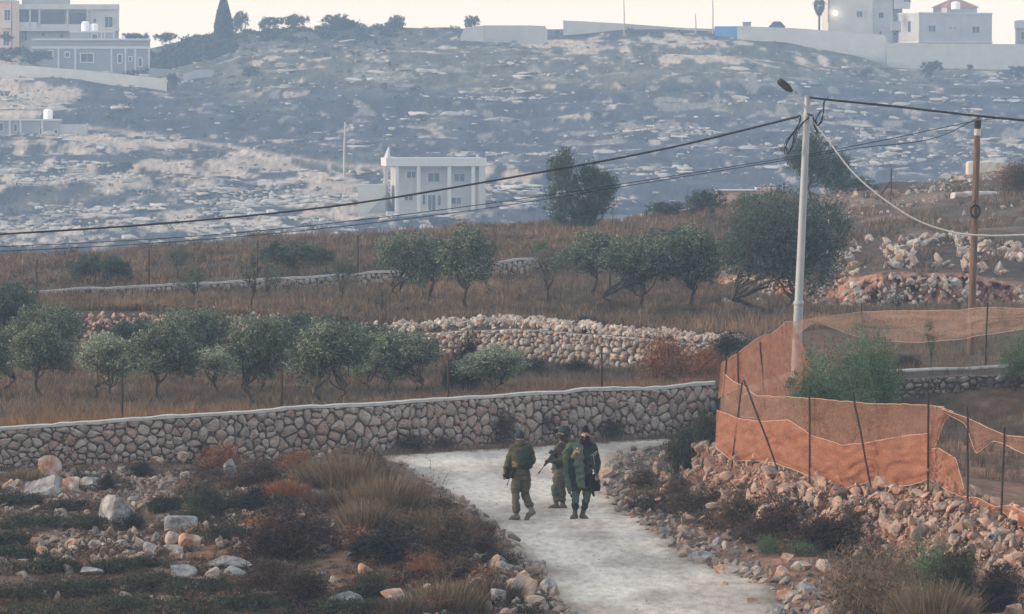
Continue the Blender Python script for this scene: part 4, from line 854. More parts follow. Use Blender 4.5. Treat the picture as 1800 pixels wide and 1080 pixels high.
shrub(1570, 1092, 240, 138, 'straw', 'big rounded straw coloured bush at the lower right'); shrub(1500, 1080, 120, 90, 'brownbush', 'brown bush at the left of the big straw coloured bush')
HEAD = [mk_mesh('seed_head', *RT1[0], M['straw']), mk_mesh('seed_head', *RT1[0], M['black'])]
shrub(1290, 606, 92, 52, 'black', 'black bush on top of the pinkish rubble wall left of the net', Y=157.2)
# tall thin stalks
def stalks(px, bs, wd, ht, n, label, heads, seed):
    r = np.random.default_rng(seed); Y = Yat(px, bs); tb = MB(); hb = []
    for i in range(n):
        b0 = np.array([r.normal() * wd * .16, r.normal() * .15, -.05]); a = r.uniform(-1, 1); hh = ht * r.uniform(.5, 1) * (1 - .3 * abs(a)); e = b0 + np.array([a * wd * .7, r.normal() * .15, hh])
        q = wiggle(b0, e, 7, .012, r); tb.tube(q, np.linspace(.006, .0028, 7), 4, cap=False)
        for _ in range(5):
            k = r.integers(3, 7); e2 = q[k] + np.array([r.normal() * .08, r.normal() * .05, r.uniform(.02, .13)]); tb.tube([q[k], (q[k] + e2) / 2 + r.normal(size=3) * .006, e2], .0024, 3, cap=False)
            if r.random() < heads: hb.append((e2, r.uniform(.008, .02)))
    o = empty('dry_stalks', gp(px, Y)); tag(o, label, 'weed'); tb.build('stems', M['straw'] if heads < .9 else M['brownbush'], o)
    for e2, s_ in hb: link('seed_head', HEAD[heads > .9], o, tuple(e2), 0, (s_, s_, s_))
stalks(748, 905, .5, 1.15, 16, 'tall thin pale dry stalks beside the track left of the men', .5, 3)
stalks(700, 900, .25, .95, 3, 'dark dry thistle stalk with round heads left of the pale stalks', .95, 4)
stalks(800, 960, .6, .7, 14, 'short pale stalks at the left edge of the track', .5, 5)
stalks(620, 910, .5, .8, 8, 'pale stalks in the straw grass of the mound', .5, 6)
stalks(780, 1030, .5, .7, 9, 'pale stalks near the bottom left of the track', .4, 7)

# countless ground cover
def tufts(name, label, m, px, Y, h, nb, temps_h, w=.3, bw=.01, lean=.5, seed=0, cat='grass'):
    T = [tuft(seed + i, nb, 1.0, w, lean, bw) for i in range(6)]; n = len(px); z = ground(px, Y); pos = np.stack([(px - 900) / FPX * Y, Y, z], -1)
    s = h[0] + (h[1] - h[0]) * rng.random(n); V, F = scatter(T, pos, rotmats(n, False, .15), np.stack([s * temps_h, s * temps_h, s], -1))
    return tag(link(name, mk_mesh(name, V, F, M[m])), label, cat, kind='stuff')
n = 9000; px = rng.uniform(-420, 1300, n); Y = rng.uniform(0, 1, n); y0 = np.interp(px, LINES[6][:, 0], LINES[6][:, 1]) + .3; y1 = np.interp(px, LINES[8][:, 0], LINES[8][:, 1]) - .3
tufts('dry_grass', 'brown dry grass covering the lower olive terrace', 'grass_field', px, y0 + (y1 - y0) * Y, (.14, .40), 20, 1.0, .55, .018, .7, 700)
n = 12500; px = rng.uniform(-420, 2200, n); y0 = np.interp(px, LINES[9][:, 0], LINES[9][:, 1]) + .2; y1 = np.interp(px, LINES[11][:, 0], LINES[11][:, 1]) - .3
tufts('dry_grass', 'brown dry grass covering the upper olive terrace', 'grass_field', px, y0 + (y1 - y0) * rng.random(n), (.16, .46), 20, 1.0, .6, .022, .7, 710)
n = 14000; px = rng.uniform(-420, 2200, n); y0 = np.interp(px, LINES[12][:, 0], LINES[12][:, 1]) + .4; Y = y0 + (268 - y0) * rng.random(n); k = (px < 1380) | (fbm(px / 60, Y / 9, 88, 2) > .0); px = px[k]; Y = Y[k]
tufts('dry_scrub', 'brown dry scrub on the rise up to the ridge', 'grass_field', px, Y, (.16, .5), 18, 1.2, .7, .026, .7, 720)
n = 3800; px = rng.uniform(1330, 2200, n); Y = rng.uniform(106, 158, n)
tufts('weeds', 'brown and green weeds on the terrace behind the net', 'grass_field', px, np.maximum(Y, np.interp(px, LINES[4][:, 0], LINES[4][:, 1]) + 1), (.12, .4), 18, 1.0, .5, .011, .6, 730)
def cushions(name, label, m, px, Y, s, zs, size, nf, seed):
    T = []
    for i in range(5):
        r = np.random.default_rng(seed + i); d = r.normal(size=(nf, 3)); d /= np.linalg.norm(d, axis=1)[:, None]; d[:, 2] = np.abs(d[:, 2]); p = d * r.uniform(.45, 1, nf)[:, None]; T.append(leaf_faces(p, size, 4, r, .8))
    n = len(px); z = ground(px, Y); pos = np.stack([(px - 900) / FPX * Y, Y, z - .02], -1); s = s[0] + (s[1] - s[0]) * rng.random(n) ** 2
    V, F = scatter(T, pos, rotmats(n, False, .1), np.stack([s, s, s * zs], -1)); return tag(link(name, mk_mesh(name, V, F, M[m])), label, 'scrub', kind='stuff')
n = 2500; px = rng.uniform(-400, 960, n); Y = rng.uniform(86, 129, n); k = (road_mask(px, Y) == 0) & (px < 660 + (125 - Y) * 9) & (Y < np.interp(px, LINES[5][:, 0], LINES[5][:, 1]) - .3) & ((fbm(px / 40, Y / 3, 93, 2) > -.3)); 
keep = ~((px > 0) & (px < 330) & (Y > 112) & (rng.random(n) < .6)); k &= keep
cushions('ground_scrub', 'low dark scrub and herbs over the left waste ground', 'scrub_mixed', px[k], Y[k], (.10, .34), .62, .14, 210, 800)
for nm, mk, nn_, q0, q1, sd_, lb in (('thorn_scrub', 'maroon', 420, 330, 900, 830, 'dark reddish thorn scrub merging over the left mound'), ('brushwood', 'brownbush', 620, -100, 900, 840, 'brown brushwood over the left waste ground'), ('rusty_scrub', 'rust', 170, 300, 900, 850, 'rusty low scrub on the left mound'), ('bank_scrub', 'brownbush', 260, 1110, 1560, 860, 'brown scrub along the foot of the rubble bank')):
    px = rng.uniform(q0, q1, nn_); Y = rng.uniform(86, 129, nn_)
    if nm == 'bank_scrub': Y = np.interp(px, LINES[3][:, 0], LINES[3][:, 1]) + rng.normal(size=nn_) * 1.3 + .5; k = road_mask(px, Y) == 0
    else: k = (road_mask(px, Y) == 0) & (px < 660 + (125 - Y) * 9) & (Y < np.interp(px, LINES[5][:, 0], LINES[5][:, 1]) - .3) & (fbm(px / 50, Y / 3, sd_, 2) > -.05)
    cushions(nm, lb, mk, px[k], Y[k], (.12, .42), .72, .13, 260, sd_)
n = 3600; px = rng.uniform(-300, 960, n); Y = rng.uniform(86, 129, n); k = (road_mask(px, Y) == 0) & (px < 660 + (125 - Y) * 9) & (Y < np.interp(px, LINES[5][:, 0], LINES[5][:, 1]) - .3)
tufts('wild_grass', 'wild dry grass between the stones of the left waste ground', 'scrub_mixed', px[k], Y[k], (.08, .32), 18, 1.0, .5, .006, .7, 740)
n = 900; px = rng.uniform(1080, 1700, n); y0 = np.interp(px, LINES[3][:, 0], LINES[3][:, 1]); Y = y0 + rng.normal(size=n) * 1.6 - .6
k = road_mask(px, Y) == 0
tufts('verge_grass', 'dry grass and twigs along the foot of the rubble bank', 'scrub_mixed', px[k], Y[k], (.08, .28), 18, 1.1, .5, .006, .8, 750)
n = 700; px, Y = edge(n, -1, 30); tufts('verge_grass', 'thin grass creeping onto the left side of the track', 'scrub_mixed', px, Y, (.04, .16), 14, 1.3, .5, .005, .9, 760)
n = 900; px = rng.uniform(500, 1262, n); Y = np.interp(px, LINES[5][:, 0], LINES[5][:, 1]) - np.abs(rng.normal(size=n)) * .5 - .15
tufts('wall_foot_grass', 'dry grass along the foot of the long wall', 'grass_field', px, Y, (.08, .3), 18, 1.2, .5, .007, .8, 770)
n = 2600; px = rng.uniform(-400, 1300, n); Y = rng.uniform(150, 266, n); y0 = np.interp(px, LINES[9][:, 0], LINES[9][:, 1]) + 1; Y = np.maximum(Y, y0)
cushions('terrace_scrub', 'low dark scrub dotted over the upper terrace and the rise', 'scrub_mixed', px, Y, (.12, .45), .7, .15, 130, 820)

n = 2600; px = np.concatenate([rng.uniform(-300, 440, 1500), rng.uniform(870, 1262, 1100)]); y0 = np.interp(px, LINES[6][:, 0], LINES[6][:, 1]) + .2; Y = y0 + np.where(px < 500, 5.5, 9) * rng.random(n) ** 1.4
tufts('rusty_grass', 'rusty straw grass just behind the long wall', 'rust_grass', px, Y, (.16, .42), 20, 1.0, .5, .012, .7, 780)
n = 1800; px = rng.uniform(-300, 1250, n); Y = rng.uniform(168, 205, n); y0 = np.interp(px, LINES[9][:, 0], LINES[9][:, 1]) + .8; y1 = np.interp(px, LINES[11][:, 0], LINES[11][:, 1]) - .3; Y = np.clip(Y, y0, y1); k = fbm(px / 90, Y / 5, 401, 2) > .05
tufts('pale_grass', 'paler straw grass in patches on the upper terrace', 'straw', px[k], Y[k], (.2, .5), 20, 1.0, .6, .016, .8, 790)
# ---------------- far hillside: limestone ledges, scrub, walls, buildings ----------------
n = 16000; px = rng.uniform(-460, 2260, n); Y = rng.uniform(628, 908, n); X = (px - 900) / FPX * Y; z = ground(px, Y); py = 200 - z / Y * FPX
band_ = fbm(X / 7, Y / 4.5, 131, 3); patch = fbm(X / 30, Y / 40, 137, 2)
zone = np.where((px > 620) & (py > 120), .10, 0) + np.where((px > 1400) & (py > 110) & (py < 350), -.05, 0) + np.where((px < 640) & (py > 235), .10, 0) - np.where(py < 110, .16, 0) - np.where((px < 600) & (py < 235), .14, 0)
k = band_ + patch * .5 + .35 * vnoise(X / 4, Y / 4, 139) + zone > .29; px = px[k]; Y = Y[k]
FT = [rock(900 + i, 2, 9, .10, (.3, .8)) for i in range(10)]
def slabs(name, label, px, Y, wlo, whi, hk=(.16, .5)):
    n = len(px); X = (px - 900) / FPX * Y; z = ground(px, Y); s = wlo + (whi - wlo) * rng.random(n) ** 2.6; hh = rng.uniform(*hk, n) * (.5 + .3 * s)
    V, F = scatter(FT, np.stack([X, Y, z + hh * .15], -1), rotmats(n, False, .12) * 0 + np.eye(3)[None], np.stack([s, s * rng.uniform(.5, 1.2, n), hh], -1))
    return tag(link(name, mk_mesh(name, V, F, M['far_rock'])), label, 'limestone ledges', kind='stuff')
slabs('limestone_ledges', 'pale limestone ledges in broken rows across the far hillside', px, Y, .3, 2.3, (.4, .9))
n = 2600; px = rng.uniform(-460, 2260, n); Y = rng.uniform(628, 912, n); slabs('loose_limestone', 'single pale stones dotted over the far hillside', px, Y, .12, .8, (.3, .6))
# long terrace lines of stone low on the left of the hillside
qx = []; qy = []
for r0, a, b, nn, sl in ((378, -450, 430, 420, .02), (398, -450, 330, 300, .0), (338, 300, 640, 260, .02), (352, 330, 660, 180, .03), (330, 20, 240, 120, -.03), (360, 60, 300, 120, .02), (425, -400, 180, 160, 0), (300, 0, 200, 80, 0), (415, 330, 560, 120, -.02),
                         (330, 850, 960, 60, 0), (232, 1040, 1250, 70, 0), (255, 850, 1000, 60, 0), (176, 800, 960, 40, -.02), (240, 1400, 1800, 110, .0), (263, 1500, 1800, 80, 0)):
    x_ = rng.uniform(a, b, nn); py_ = r0 + sl * (x_ - a) + 5 * vnoise(x_ / 60, x_ * 0 + r0, 3) + rng.normal(size=nn) * 3; yy = np.interp(-py_, [-475, -374, -252, -148, -100], [620, 700, 780, 850, 900]); qx.append(x_); qy.append(yy)
slabs('terrace_stones', 'old tumbled terrace walls low on the far hillside', np.concatenate(qx), np.concatenate(qy), .25, 1.2, (.35, .8))
M['far_bush'] = leafmat('far_bush_leaves', [(.02, .03, .022), (.045, .06, .04), (.08, .1, .065)], tr=.1)
n = 2600; px = rng.uniform(-450, 2250, n); Y = rng.uniform(640, 925, n); py = 200 - ground(px, Y) / Y * FPX; k = rng.random(n) < np.where(py < 120, .9, .22) * np.where(px > 760, .5, 1); px = px[k]; Y = Y[k]
T = []
for i in range(5):
    r = np.random.default_rng(950 + i); p, c = blobs_points([(0, 0, .35, .6, .6, .5), (.4, 0, .3, .4, .4, .4), (-.4, .2, .25, .4, .4, .35)], 14, 8, .13, r); T.append(leaf_faces(p, .13, 2, r))
s = .3 + 1.1 * rng.random(len(px)) ** 3; z = ground(px, Y); pq = rng.uniform(-450, 2250, 9000); Yq = rng.uniform(632, 905, 9000); kq = fbm((pq - 900) / FPX * Yq / 15, Yq / 2.8, 231, 3) + .3 * (pq < 700) > .34; pq = pq[kq]; Yq = Yq[kq]; px = np.concatenate([px, pq]); Y = np.concatenate([Y, Yq]); s = np.concatenate([s, rng.uniform(.18, .6, len(pq))]); z = ground(px, Y)
V, F = scatter(T, np.stack([(px - 900) / FPX * Y, Y, z], -1), rotmats(len(px), False, .1), np.stack([s * 1.4, s, s * .8], -1))
tag(link('hillside_scrub', mk_mesh('hillside_scrub', V, F, M['far_bush'])), 'grey green scrub dotted over the far hillside', 'scrub', kind='stuff')
n = 420; px = np.concatenate([rng.uniform(205, 410, 260), rng.uniform(-450, 0, 60), rng.uniform(400, 700, 100)]); Y = np.where(px < 410, rng.uniform(893, 935, n), rng.uniform(905, 930, n)); s = rng.uniform(.8, 2.3, n) * np.where(px > 400, .6, 1); z = ground(px, Y)
V, F = scatter([(v, f) for v, f in T], np.stack([(px - 900) / FPX * Y, Y, z], -1), rotmats(n, False, .1), np.stack([s * 1.2, s, s], -1))
V2, F2 = scatter(T, np.stack([(px - 900) / FPX * Y + .4, Y, z], -1), rotmats(n, False, .1), np.stack([s, s, s * .9], -1))
tag(link('hilltop_thicket', mk_mesh('hilltop_thicket', np.vstack([V, V2]), np.vstack([F, F2 + len(V)]), M['far_bush'])), 'dense dark thicket on the hilltop beside the large unfinished house', 'thicket', kind='stuff')

def fmat(n, c, k=.12): return mat(n, [tuple(x * (1 - k) for x in c), c, tuple(min(1, x * (1 + k)) for x in c)], .7, .9, coords='World')
M['plaster_grey'] = fmat('plaster_grey', (.30, .295, .28)); M['plaster_pale'] = fmat('plaster_pale', (.40, .40, .395)); M['stone_clad'] = fmat('stone_cladding', (.50, .47, .43)); M['white_trim'] = fmat('white_trim', (.50, .505, .50), .05)
M['block_grey'] = fmat('grey_blockwork', (.24, .25, .25)); M['glass'] = mat('dark_window', [(.03, .04, .05), (.05, .06, .08)], 1, .3, spec=.5); M['roof_red'] = fmat('red_roof', (.33, .16, .12)); M['tank'] = fmat('white_tank', (.85, .85, .84), .03)
M['garden_wall'] = fmat('garden_wall', (.42, .42, .40)); M['blue_sheet'] = fmat('blue_sheet', (.10, .26, .5)); M['pink_sunlit_plaster'] = fmat('pink_sunlit_plaster', (.55, .40, .33)); M['lamp_glow'] = None  # pink plaster; on the far left houses its warmth is painted low sunlight
class Bld:
    def __init__(s, x0, base, Y, yaw, label, name='house', cat='house', group=None):
        s.x0, s.base, s.Y, s.yaw = x0, base, Y, yaw; s.k = Y / FPX
        s.root = empty(name, P(x0, base, Y), yaw); tag(s.root, label, cat, group)
    def u(s, px): return (px - s.x0) * s.k / math.cos(s.yaw)
    def v(s, py, px=None):         # receding walls: scale heights with their depth
        Yd = s.Y + (0 if px is None else s.u(px) * math.sin(s.yaw)); return (200 - py) * Yd / FPX - (200 - s.base) * s.k
    def box(s, part, m, x0, x1, top, bot, y0=0.0, y1=8.0, parent=None, name=None):
        b = MB(); xm = (x0 + x1) / 2; b.box((s.u(x0), y0, s.v(bot, xm)), (s.u(x1), y1, s.v(top, xm))); return b.build(part, M[m], parent or s.root)
    def window(s, x0, x1, t, b_, y=0.0, trim='white_trim', fr=1.2, part='window', glass='glass'):
        w = s.box(part, glass, x0, x1, t, b_, y - .03, y + .05); f = MB(); xm = (x0 + x1) / 2
        a = fr * s.k; X0, X1, Z0, Z1 = s.u(x0), s.u(x1), s.v(b_, xm), s.v(t, xm)
        for lo, hi in (((X0 - a, Z0 - a), (X1 + a, Z0)), ((X0 - a, Z1), (X1 + a, Z1 + a)), ((X0 - a, Z0), (X0, Z1)), ((X1, Z0), (X1 + a, Z1))): f.box((lo[0], y - .10, lo[1]), (hi[0], y + .04, hi[1]))
        mid = (X0 + X1) / 2
        f.build('frame', M[trim], w)
        if x1 - x0 > 9: g = MB(); g.box((mid - .03, y - .06, Z0), (mid + .03, y + .03, Z1)); g.build('mullion', M[trim], w)
        return w
    def tank(s, x0, x1, t, b_, y=2.0):
        r_ = (x1 - x0) / 2 * s.k; z0, z1 = s.v(b_), s.v(t); b = MB(); cx = s.u((x0 + x1) / 2); b.tube([(cx, y, z0), (cx, y, z0 + .05), (cx, y, z1 - .25), (cx, y, z1 - .08), (cx, y, z1)], [r_ * .96, r_, r_, r_ * .8, r_ * .3], 20)
        return b
def tank_thing(B, x0, x1, t, b_, label, y=2.0):
    b = B.tank(x0, x1, t, b_, y); o = b.build('water_tank', M['tank'], None, False); o.matrix_world = Matrix.Translation(B.root.location) @ Matrix.Rotation(B.yaw, 4, 'Z'); return tag(o, label, 'water tank')
# large unfinished house on the left skyline
A = Bld(24, 125, 915, R(4), 'large unfinished three storey house at the upper left edge', 'house')
A.box('wall', 'stone_clad', 24, 208, 17, 140, 1.6, 14); A.box('roof_storey', 'plaster_grey', 38, 122, -40, 17, 3, 12); A.box('parapet', 'stone_clad', 22, 209, 8, 17, 0, 14.1)
A.box('balcony_slab', 'stone_clad', 24, 209, 49, 55, -.3, 1.6); A.box('stair_tower', 'pink_sunlit_plaster', 22, 34, 2, 140, -.8, 1.55)
for a, b_, t, c_ in ((34, 50, 18, 39), (54, 66, 19, 39), (71, 113, 20, 43), (122, 150, 23, 45)): A.box('loggia_opening', 'glass', a, b_, t, c_, 1.5, 1.62)
for a in (31, 51.5, 68, 117, 152, 160, 206): A.box('pillar', 'stone_clad', a, a + 2.6, 17, 49, 0, 1.5)
A.box('balustrade', 'white_trim', 34, 65, 39, 49, 0, .2); A.box('balustrade', 'stone_clad', 66, 160, 43, 49, 0, .2)
A.box('wall', 'stone_clad', 155, 208, 17, 49, .3, 1.55)
A.window(184, 197, 30, 48, .3); A.window(164, 168, 34, 40, .3); A.window(73, 78, 58, 64, 1.6); A.window(105, 111, 60, 66, 1.6); A.window(37, 47, 54, 72, 1.6)
A2 = Bld(-260, 130, 918, 0, 'pinkish house cut by the left edge behind the unfinished one', 'house'); A2.box('wall', 'pink_sunlit_plaster', -260, 20, 4, 140, 0, 9); A2.window(8, 18, 18, 36); A2.window(-60, -40, 18, 36); A2.window(6, 16, 55, 80); A2.box('balcony', 'white_trim', 4, 20, 40, 50, -.8, -.01); A2.box('parapet', 'plaster_pale', -262, 22, 0, 4.2, -.2, 9.2)
# single storey grey house with white trim
Bh = Bld(57, 130, 893, R(3), 'single storey grey house with white bands and square windows below the unfinished house', 'house')
Bh.box('wall', 'block_grey', 57, 262, 71, 150, 0, 9); Bh.box('upper_room', 'block_grey', 122, 200, 57, 71, 3, 8); Bh.box('parapet_band', 'white_trim', 56, 263, 68, 71.5, -.2, 9.1); Bh.box('lintel_band', 'white_trim', 56.5, 262.5, 82, 86, -.15, 9.05)
Bh.box('upper_band', 'white_trim', 121, 201, 54.5, 57.2, 2.9, 8.1)
for a in (101, 130.5, 194, 218.5, 235.5, 259.5): Bh.box('pilaster', 'white_trim', a, a + 3, 86, 130, -.14, -.01)
for a in (176, 182, 198): Bh.box('pilaster', 'white_trim', a, a + 2, 57.2, 71, 2.88, 2.99)
for a, b_, t, c_ in ((115, 121, 93, 100), (142, 163, 95, 109), (207, 213, 97, 110), (226, 230, 101, 107), (243, 248, 103, 116), (80, 92, 90, 100)): Bh.window(a, b_, t, c_, 0, fr=2)
Bh.window(161, 170, 60, 71, 3)
tank_thing(Bh, 142, 156, 37, 57, 'white water tank on the grey house, taller left one of two', 4); tank_thing(Bh, 157, 171, 41, 57, 'white water tank on the grey house, shorter right one of two', 4)
def long_wall(pts, label, m='garden_wall', th=.3, name='garden_wall', cat='wall'):
    q = []; p0 = P(pts[0][0], pts[0][1], pts[0][3]); b = MB(); n = len(pts); V = []
    for px, bt, tp, Y in pts:
        a = P(px, bt, Y) - p0; t = P(px, tp, Y) - p0; V += [(a.x, a.y, a.z - 1.5), (a.x, a.y + th, a.z - 1.5), (t.x, t.y + th, t.z), (t.x, t.y, t.z)]
    F = []
    for i in range(n - 1):
        for a in range(4): F.append((i * 4 + a, i * 4 + (a + 1) % 4, i * 4 + 4 + (a + 1) % 4, i * 4 + 4 + a))
    F += [(0, 3, 2, 1), (4 * n - 4, 4 * n - 3, 4 * n - 2, 4 * n - 1)]; b.add(V, F); o = b.build(name, M[m], None, loc=p0); return tag(o, label, cat)
long_wall([(-470, 135, 95, 853), (0, 142, 112, 853), (150, 152, 124, 851), (293, 158, 139, 849)], 'long pale garden wall below the single storey grey house')
long_wall([(262, 134, 120, 884), (335, 137, 124, 884)], 'low grey green wall right of the single storey grey house', 'block_grey')
long_wall([(322, 150, 130, 862), (345, 146, 124, 866), (376, 142, 122, 870)], 'short pale wall piece right of the dark bush at the garden wall end')
long_wall([(990, 60, 36, 912), (1100, 60, 42, 912), (1180, 56, 48, 914), (1260, 60, 53, 914)], 'long grey wall tapering to the right along the middle of the skyline')
long_wall([(810, 82, 62, 903), (816, 80, 50, 903), (850, 78, 45, 903), (930, 70, 45, 904), (958, 62, 46, 905), (962, 56, 52, 905)], 'pale enclosure wall on the skyline left of the long grey wall')
long_wall([(1256, 56, 48, 908), (1256.5, 56, 46.5, 908), (1296, 60, 46.5, 908)], 'blue sheet fence on the skyline', 'blue_sheet', name='sheet_fence', cat='fence')
long_wall([(1296, 62, 46, 906), (1400, 72, 50, 905), (1480, 88, 56, 904), (1556, 104, 62, 903), (1562, 112, 78, 903)], 'pale retaining wall stepping down under the tall house', 'plaster_pale')
long_wall([(1560, 116, 76, 900), (1800, 118, 78, 900), (2250, 118, 80, 900)], 'long pale retaining wall under the house with the red tower roof', 'garden_wall')
# tall house with lamp
E = Bld(1456, 62, 918, R(3), 'tall beige house on the right skyline with a glowing wall lamp', 'house')
E.box('wall', 'stone_clad', 1456, 1534, -60, 75, 0, 10); E.box('wing', 'plaster_pale', 1534, 1570, -60, 92, .3, 10.5); E.box('rear_wing', 'plaster_grey', 1570, 1588, -60, 95, 1.2, 10.5); E.box('drainpipe', 'plaster_grey', 1455, 1458, -60, 40, -.2, -.01)
E.box('balcony', 'plaster_pale', 1572, 1600, -12, 16, -.3, 1.19); E.box('balcony', 'plaster_pale', 1566, 1586, 38, 54, -.6, .29); E.window(1506, 1516, 20, 30); E.window(1545, 1554, 22, 32, .3); E.window(1588, 1600, -6, 4, -.3); E.window(1538, 1562, -8, 1, .3); E.window(1546, 1550, 55, 61, .3); E.window(1573, 1580, 57, 62, 1.2)
gm = bpy.data.materials.new('lamp_glow'); gm.use_nodes = True; gb = gm.node_tree.nodes['Principled BSDF']; gb.inputs['Emission Color'].default_value = (1, .86, .6, 1); gb.inputs['Emission Strength'].default_value = 5
V, F = ICO[2]; o = link('wall_lamp', mk_mesh('wall_lamp', V * .33, F, gm, True)); o.location = P(1468.5, 23.5, 917.2); tag(o, 'glowing round lamp on the left wall of the tall beige house', 'lamp')
# house with tower
Fh = Bld(1615, 80, 912, R(22), 'white two part house with a hip roofed stair tower on the right skyline', 'house')
Fh.box('wall', 'plaster_pale', 1615, 1748, 24, 95, 0, 10); 
for a in (1662, 1692): Fh.box('groove', 'plaster_grey', a, a + .8, 26, 76, -.02, .05)
Fh.box('plinth_band', 'white_trim', 1614, 1748.5, 73, 75.5, -.2, 10.05); Fh.box('parapet', 'white_trim', 1614, 1748.5, 22.5, 25, -.12, 10.04)
for a in ((1632, 1645, 45, 56), (1712, 1725, 47, 58), (1670, 1674, 48, 51), (1679, 1683, 48, 51), (1630, 1643, 76, 79), (1672, 1680, 77, 80), (1703, 1714, 77, 81)): Fh.window(*a, fr=.8)
for yy in (3.0, 7.5):
    b = MB(); b.box((-.06, yy, 2.2), (.03, yy + .9, 3.9)); b.build('side_window', M['glass'], Fh.root)
Fh.box('tower', 'plaster_pale', 1681, 1736, 12, 24, 3, 8)
x0, x1 = Fh.u(1678), Fh.u(1740); z0 = Fh.v(13, 1709); zt = Fh.v(-1, 1709); b = MB(); b.add([(x0, 2.6, z0), (x1, 2.6, z0), (x1, 8.4, z0), (x0, 8.4, z0), (x0 + 2, 5.4, zt), (x1 - 2, 5.4, zt)], [(0, 3, 2, 1)]); b.add([(x0, 2.6, z0), (x1, 2.6, z0), (x1 - 2, 5.4, zt), (x0 + 2, 5.4, zt)], [(0, 1, 2, 3)]); b.add([(x1, 8.4, z0), (x0, 8.4, z0), (x0 + 2, 5.6, zt), (x1 - 2, 5.6, zt)], [(0, 1, 2, 3)]); b.add([(x0, 8.4, z0), (x0, 2.6, z0), (x0 + 2, 5.4, zt), (x0 + 2, 5.6, zt)], [(0, 1, 2, 3)]); b.add([(x1, 2.6, z0), (x1, 8.4, z0), (x1 - 2, 5.6, zt), (x1 - 2, 5.4, zt)], [(0, 1, 2, 3)]); b.build('roof', M['roof_red'], Fh.root)
tank_thing(Fh, 1684, 1700, 2, 16, 'white water tank on the house with the hip roofed tower', 2.0)
Hh = Bld(1790, 80, 925, 0, 'sliver of a grey house at the upper right edge', 'house'); Hh.box('wall', 'plaster_grey', 1792, 2000, 36, 90, 0, 8); Hh.box('cornice', 'stone_clad', 1790, 2002, 36, 50, -.4, 8.1); Hh.window(1795, 1806, 56, 70)
# white two storey house in the valley
W = Bld(682, 378, 697, R(5), 'white two storey house with four tall columns in front of the hillside', 'house')
W.box('wall', 'plaster_pale', 696, 842, 292, 400, 1.4, 10); W.box('roof_beam', 'white_trim', 679, 855, 278, 292.5, -.1, 10.2)
for a in (695, 733, 787, 829): W.box('column', 'white_trim', a, a + 6, 292.5, 386, 0, .55)
W.box('side_wing', 'plaster_pale', 842, 853, 292.5, 395, -.05, 10); W.box('terrace', 'plaster_pale', 680, 850, 372, 400, -.8, 1.35)
W.box('corner_column', 'white_trim', 679, 686, 292.5, 386, 4, 4.6)
for a in ((717, 732, 302, 313), (754, 774, 305, 320), (800, 818, 306, 319), (712, 727, 344, 353), (795, 812, 348, 359)): W.window(*a, y=1.4, fr=1)
W.window(754, 767, 343, 371, 1.4, part='door'); W.window(744, 749, 343, 360, 1.4, fr=.8); W.window(771, 776, 344, 362, 1.4, fr=.8)
b = MB(); q = [(W.u(681), 0.4, W.v(279)), (W.u(684), .4, W.v(258))]; b.tube([q[0], ((q[0][0] + q[1][0]) / 2 - .02, .4, (q[0][2] + q[1][2]) / 2), q[1]], [.45, .25, .04], 4); b.build('spire', M['white_trim'], W.root)
Wl = Bld(629, 375, 699, 0, 'low grey shed with a slanting shadowed opening left of the white house', 'shed'); Wl.box('wall', 'garden_wall', 629, 678, 325, 385, 0, 6); b = MB(); k_ = Wl.k
b.add([(17 * k_, -.03, 0), (49 * k_, -.03, 0), (49 * k_, -.03, 34 * k_), (17 * k_, .05, 0), (49 * k_, .05, 0), (49 * k_, .05, 34 * k_)], [(0, 1, 2), (0, 3, 4), (0, 4, 1), (1, 4, 5), (1, 5, 2), (2, 5, 3), (2, 3, 0)]); b.build('opening', M['block_grey'], Wl.root)
# low house in the middle left
Lh = Bld(-200, 252, 790, R(2), 'low grey house with small dark windows below the orange cut slope at left', 'house'); Lh.box('wall', 'block_grey', -200, 103, 212, 270, 0, 8); Lh.box('annex', 'garden_wall', 103, 151, 219, 262, .4, 7); Lh.box('base', 'garden_wall', -200, 38, 251, 275, -.5, -.02); Lh.box('roof_edge', 'white_trim', -202, 104, 209.5, 212.3, -.2, 8.1)
for a in (15, 34, 72): Lh.box('pilaster', 'white_trim', a, a + 3, 212.3, 251, -.12, -.01)
for a in ((-4, 5, 217, 230), (24, 29, 219, 231), (69, 73, 226, 236), (95, 100, 228, 240), (-70, -55, 218, 232)): Lh.window(*a, fr=1)
tank_thing(Lh, 74, 90, 192, 210, 'single white water tank on the low grey house', 3)
# ruined hut on the near ridge
b = MB(); p0 = P(1262, 362, 263)
V = []
hut = Bld(1262, 362, 264, R(2), 'broken pinkish hut wall on the ridge behind the biggest tree', 'ruin', 'ruin'); hut.box('wall', 'pink_sunlit_plaster', 1262, 1330, 336, 375, 0, 1.5); hut.box('wall', 'pink_sunlit_plaster', 1330, 1366, 330, 375, .1, 1.2); hut.box('roof_slab', 'white_trim', 1260, 1331, 333.5, 336.2, -.1, 1.6)
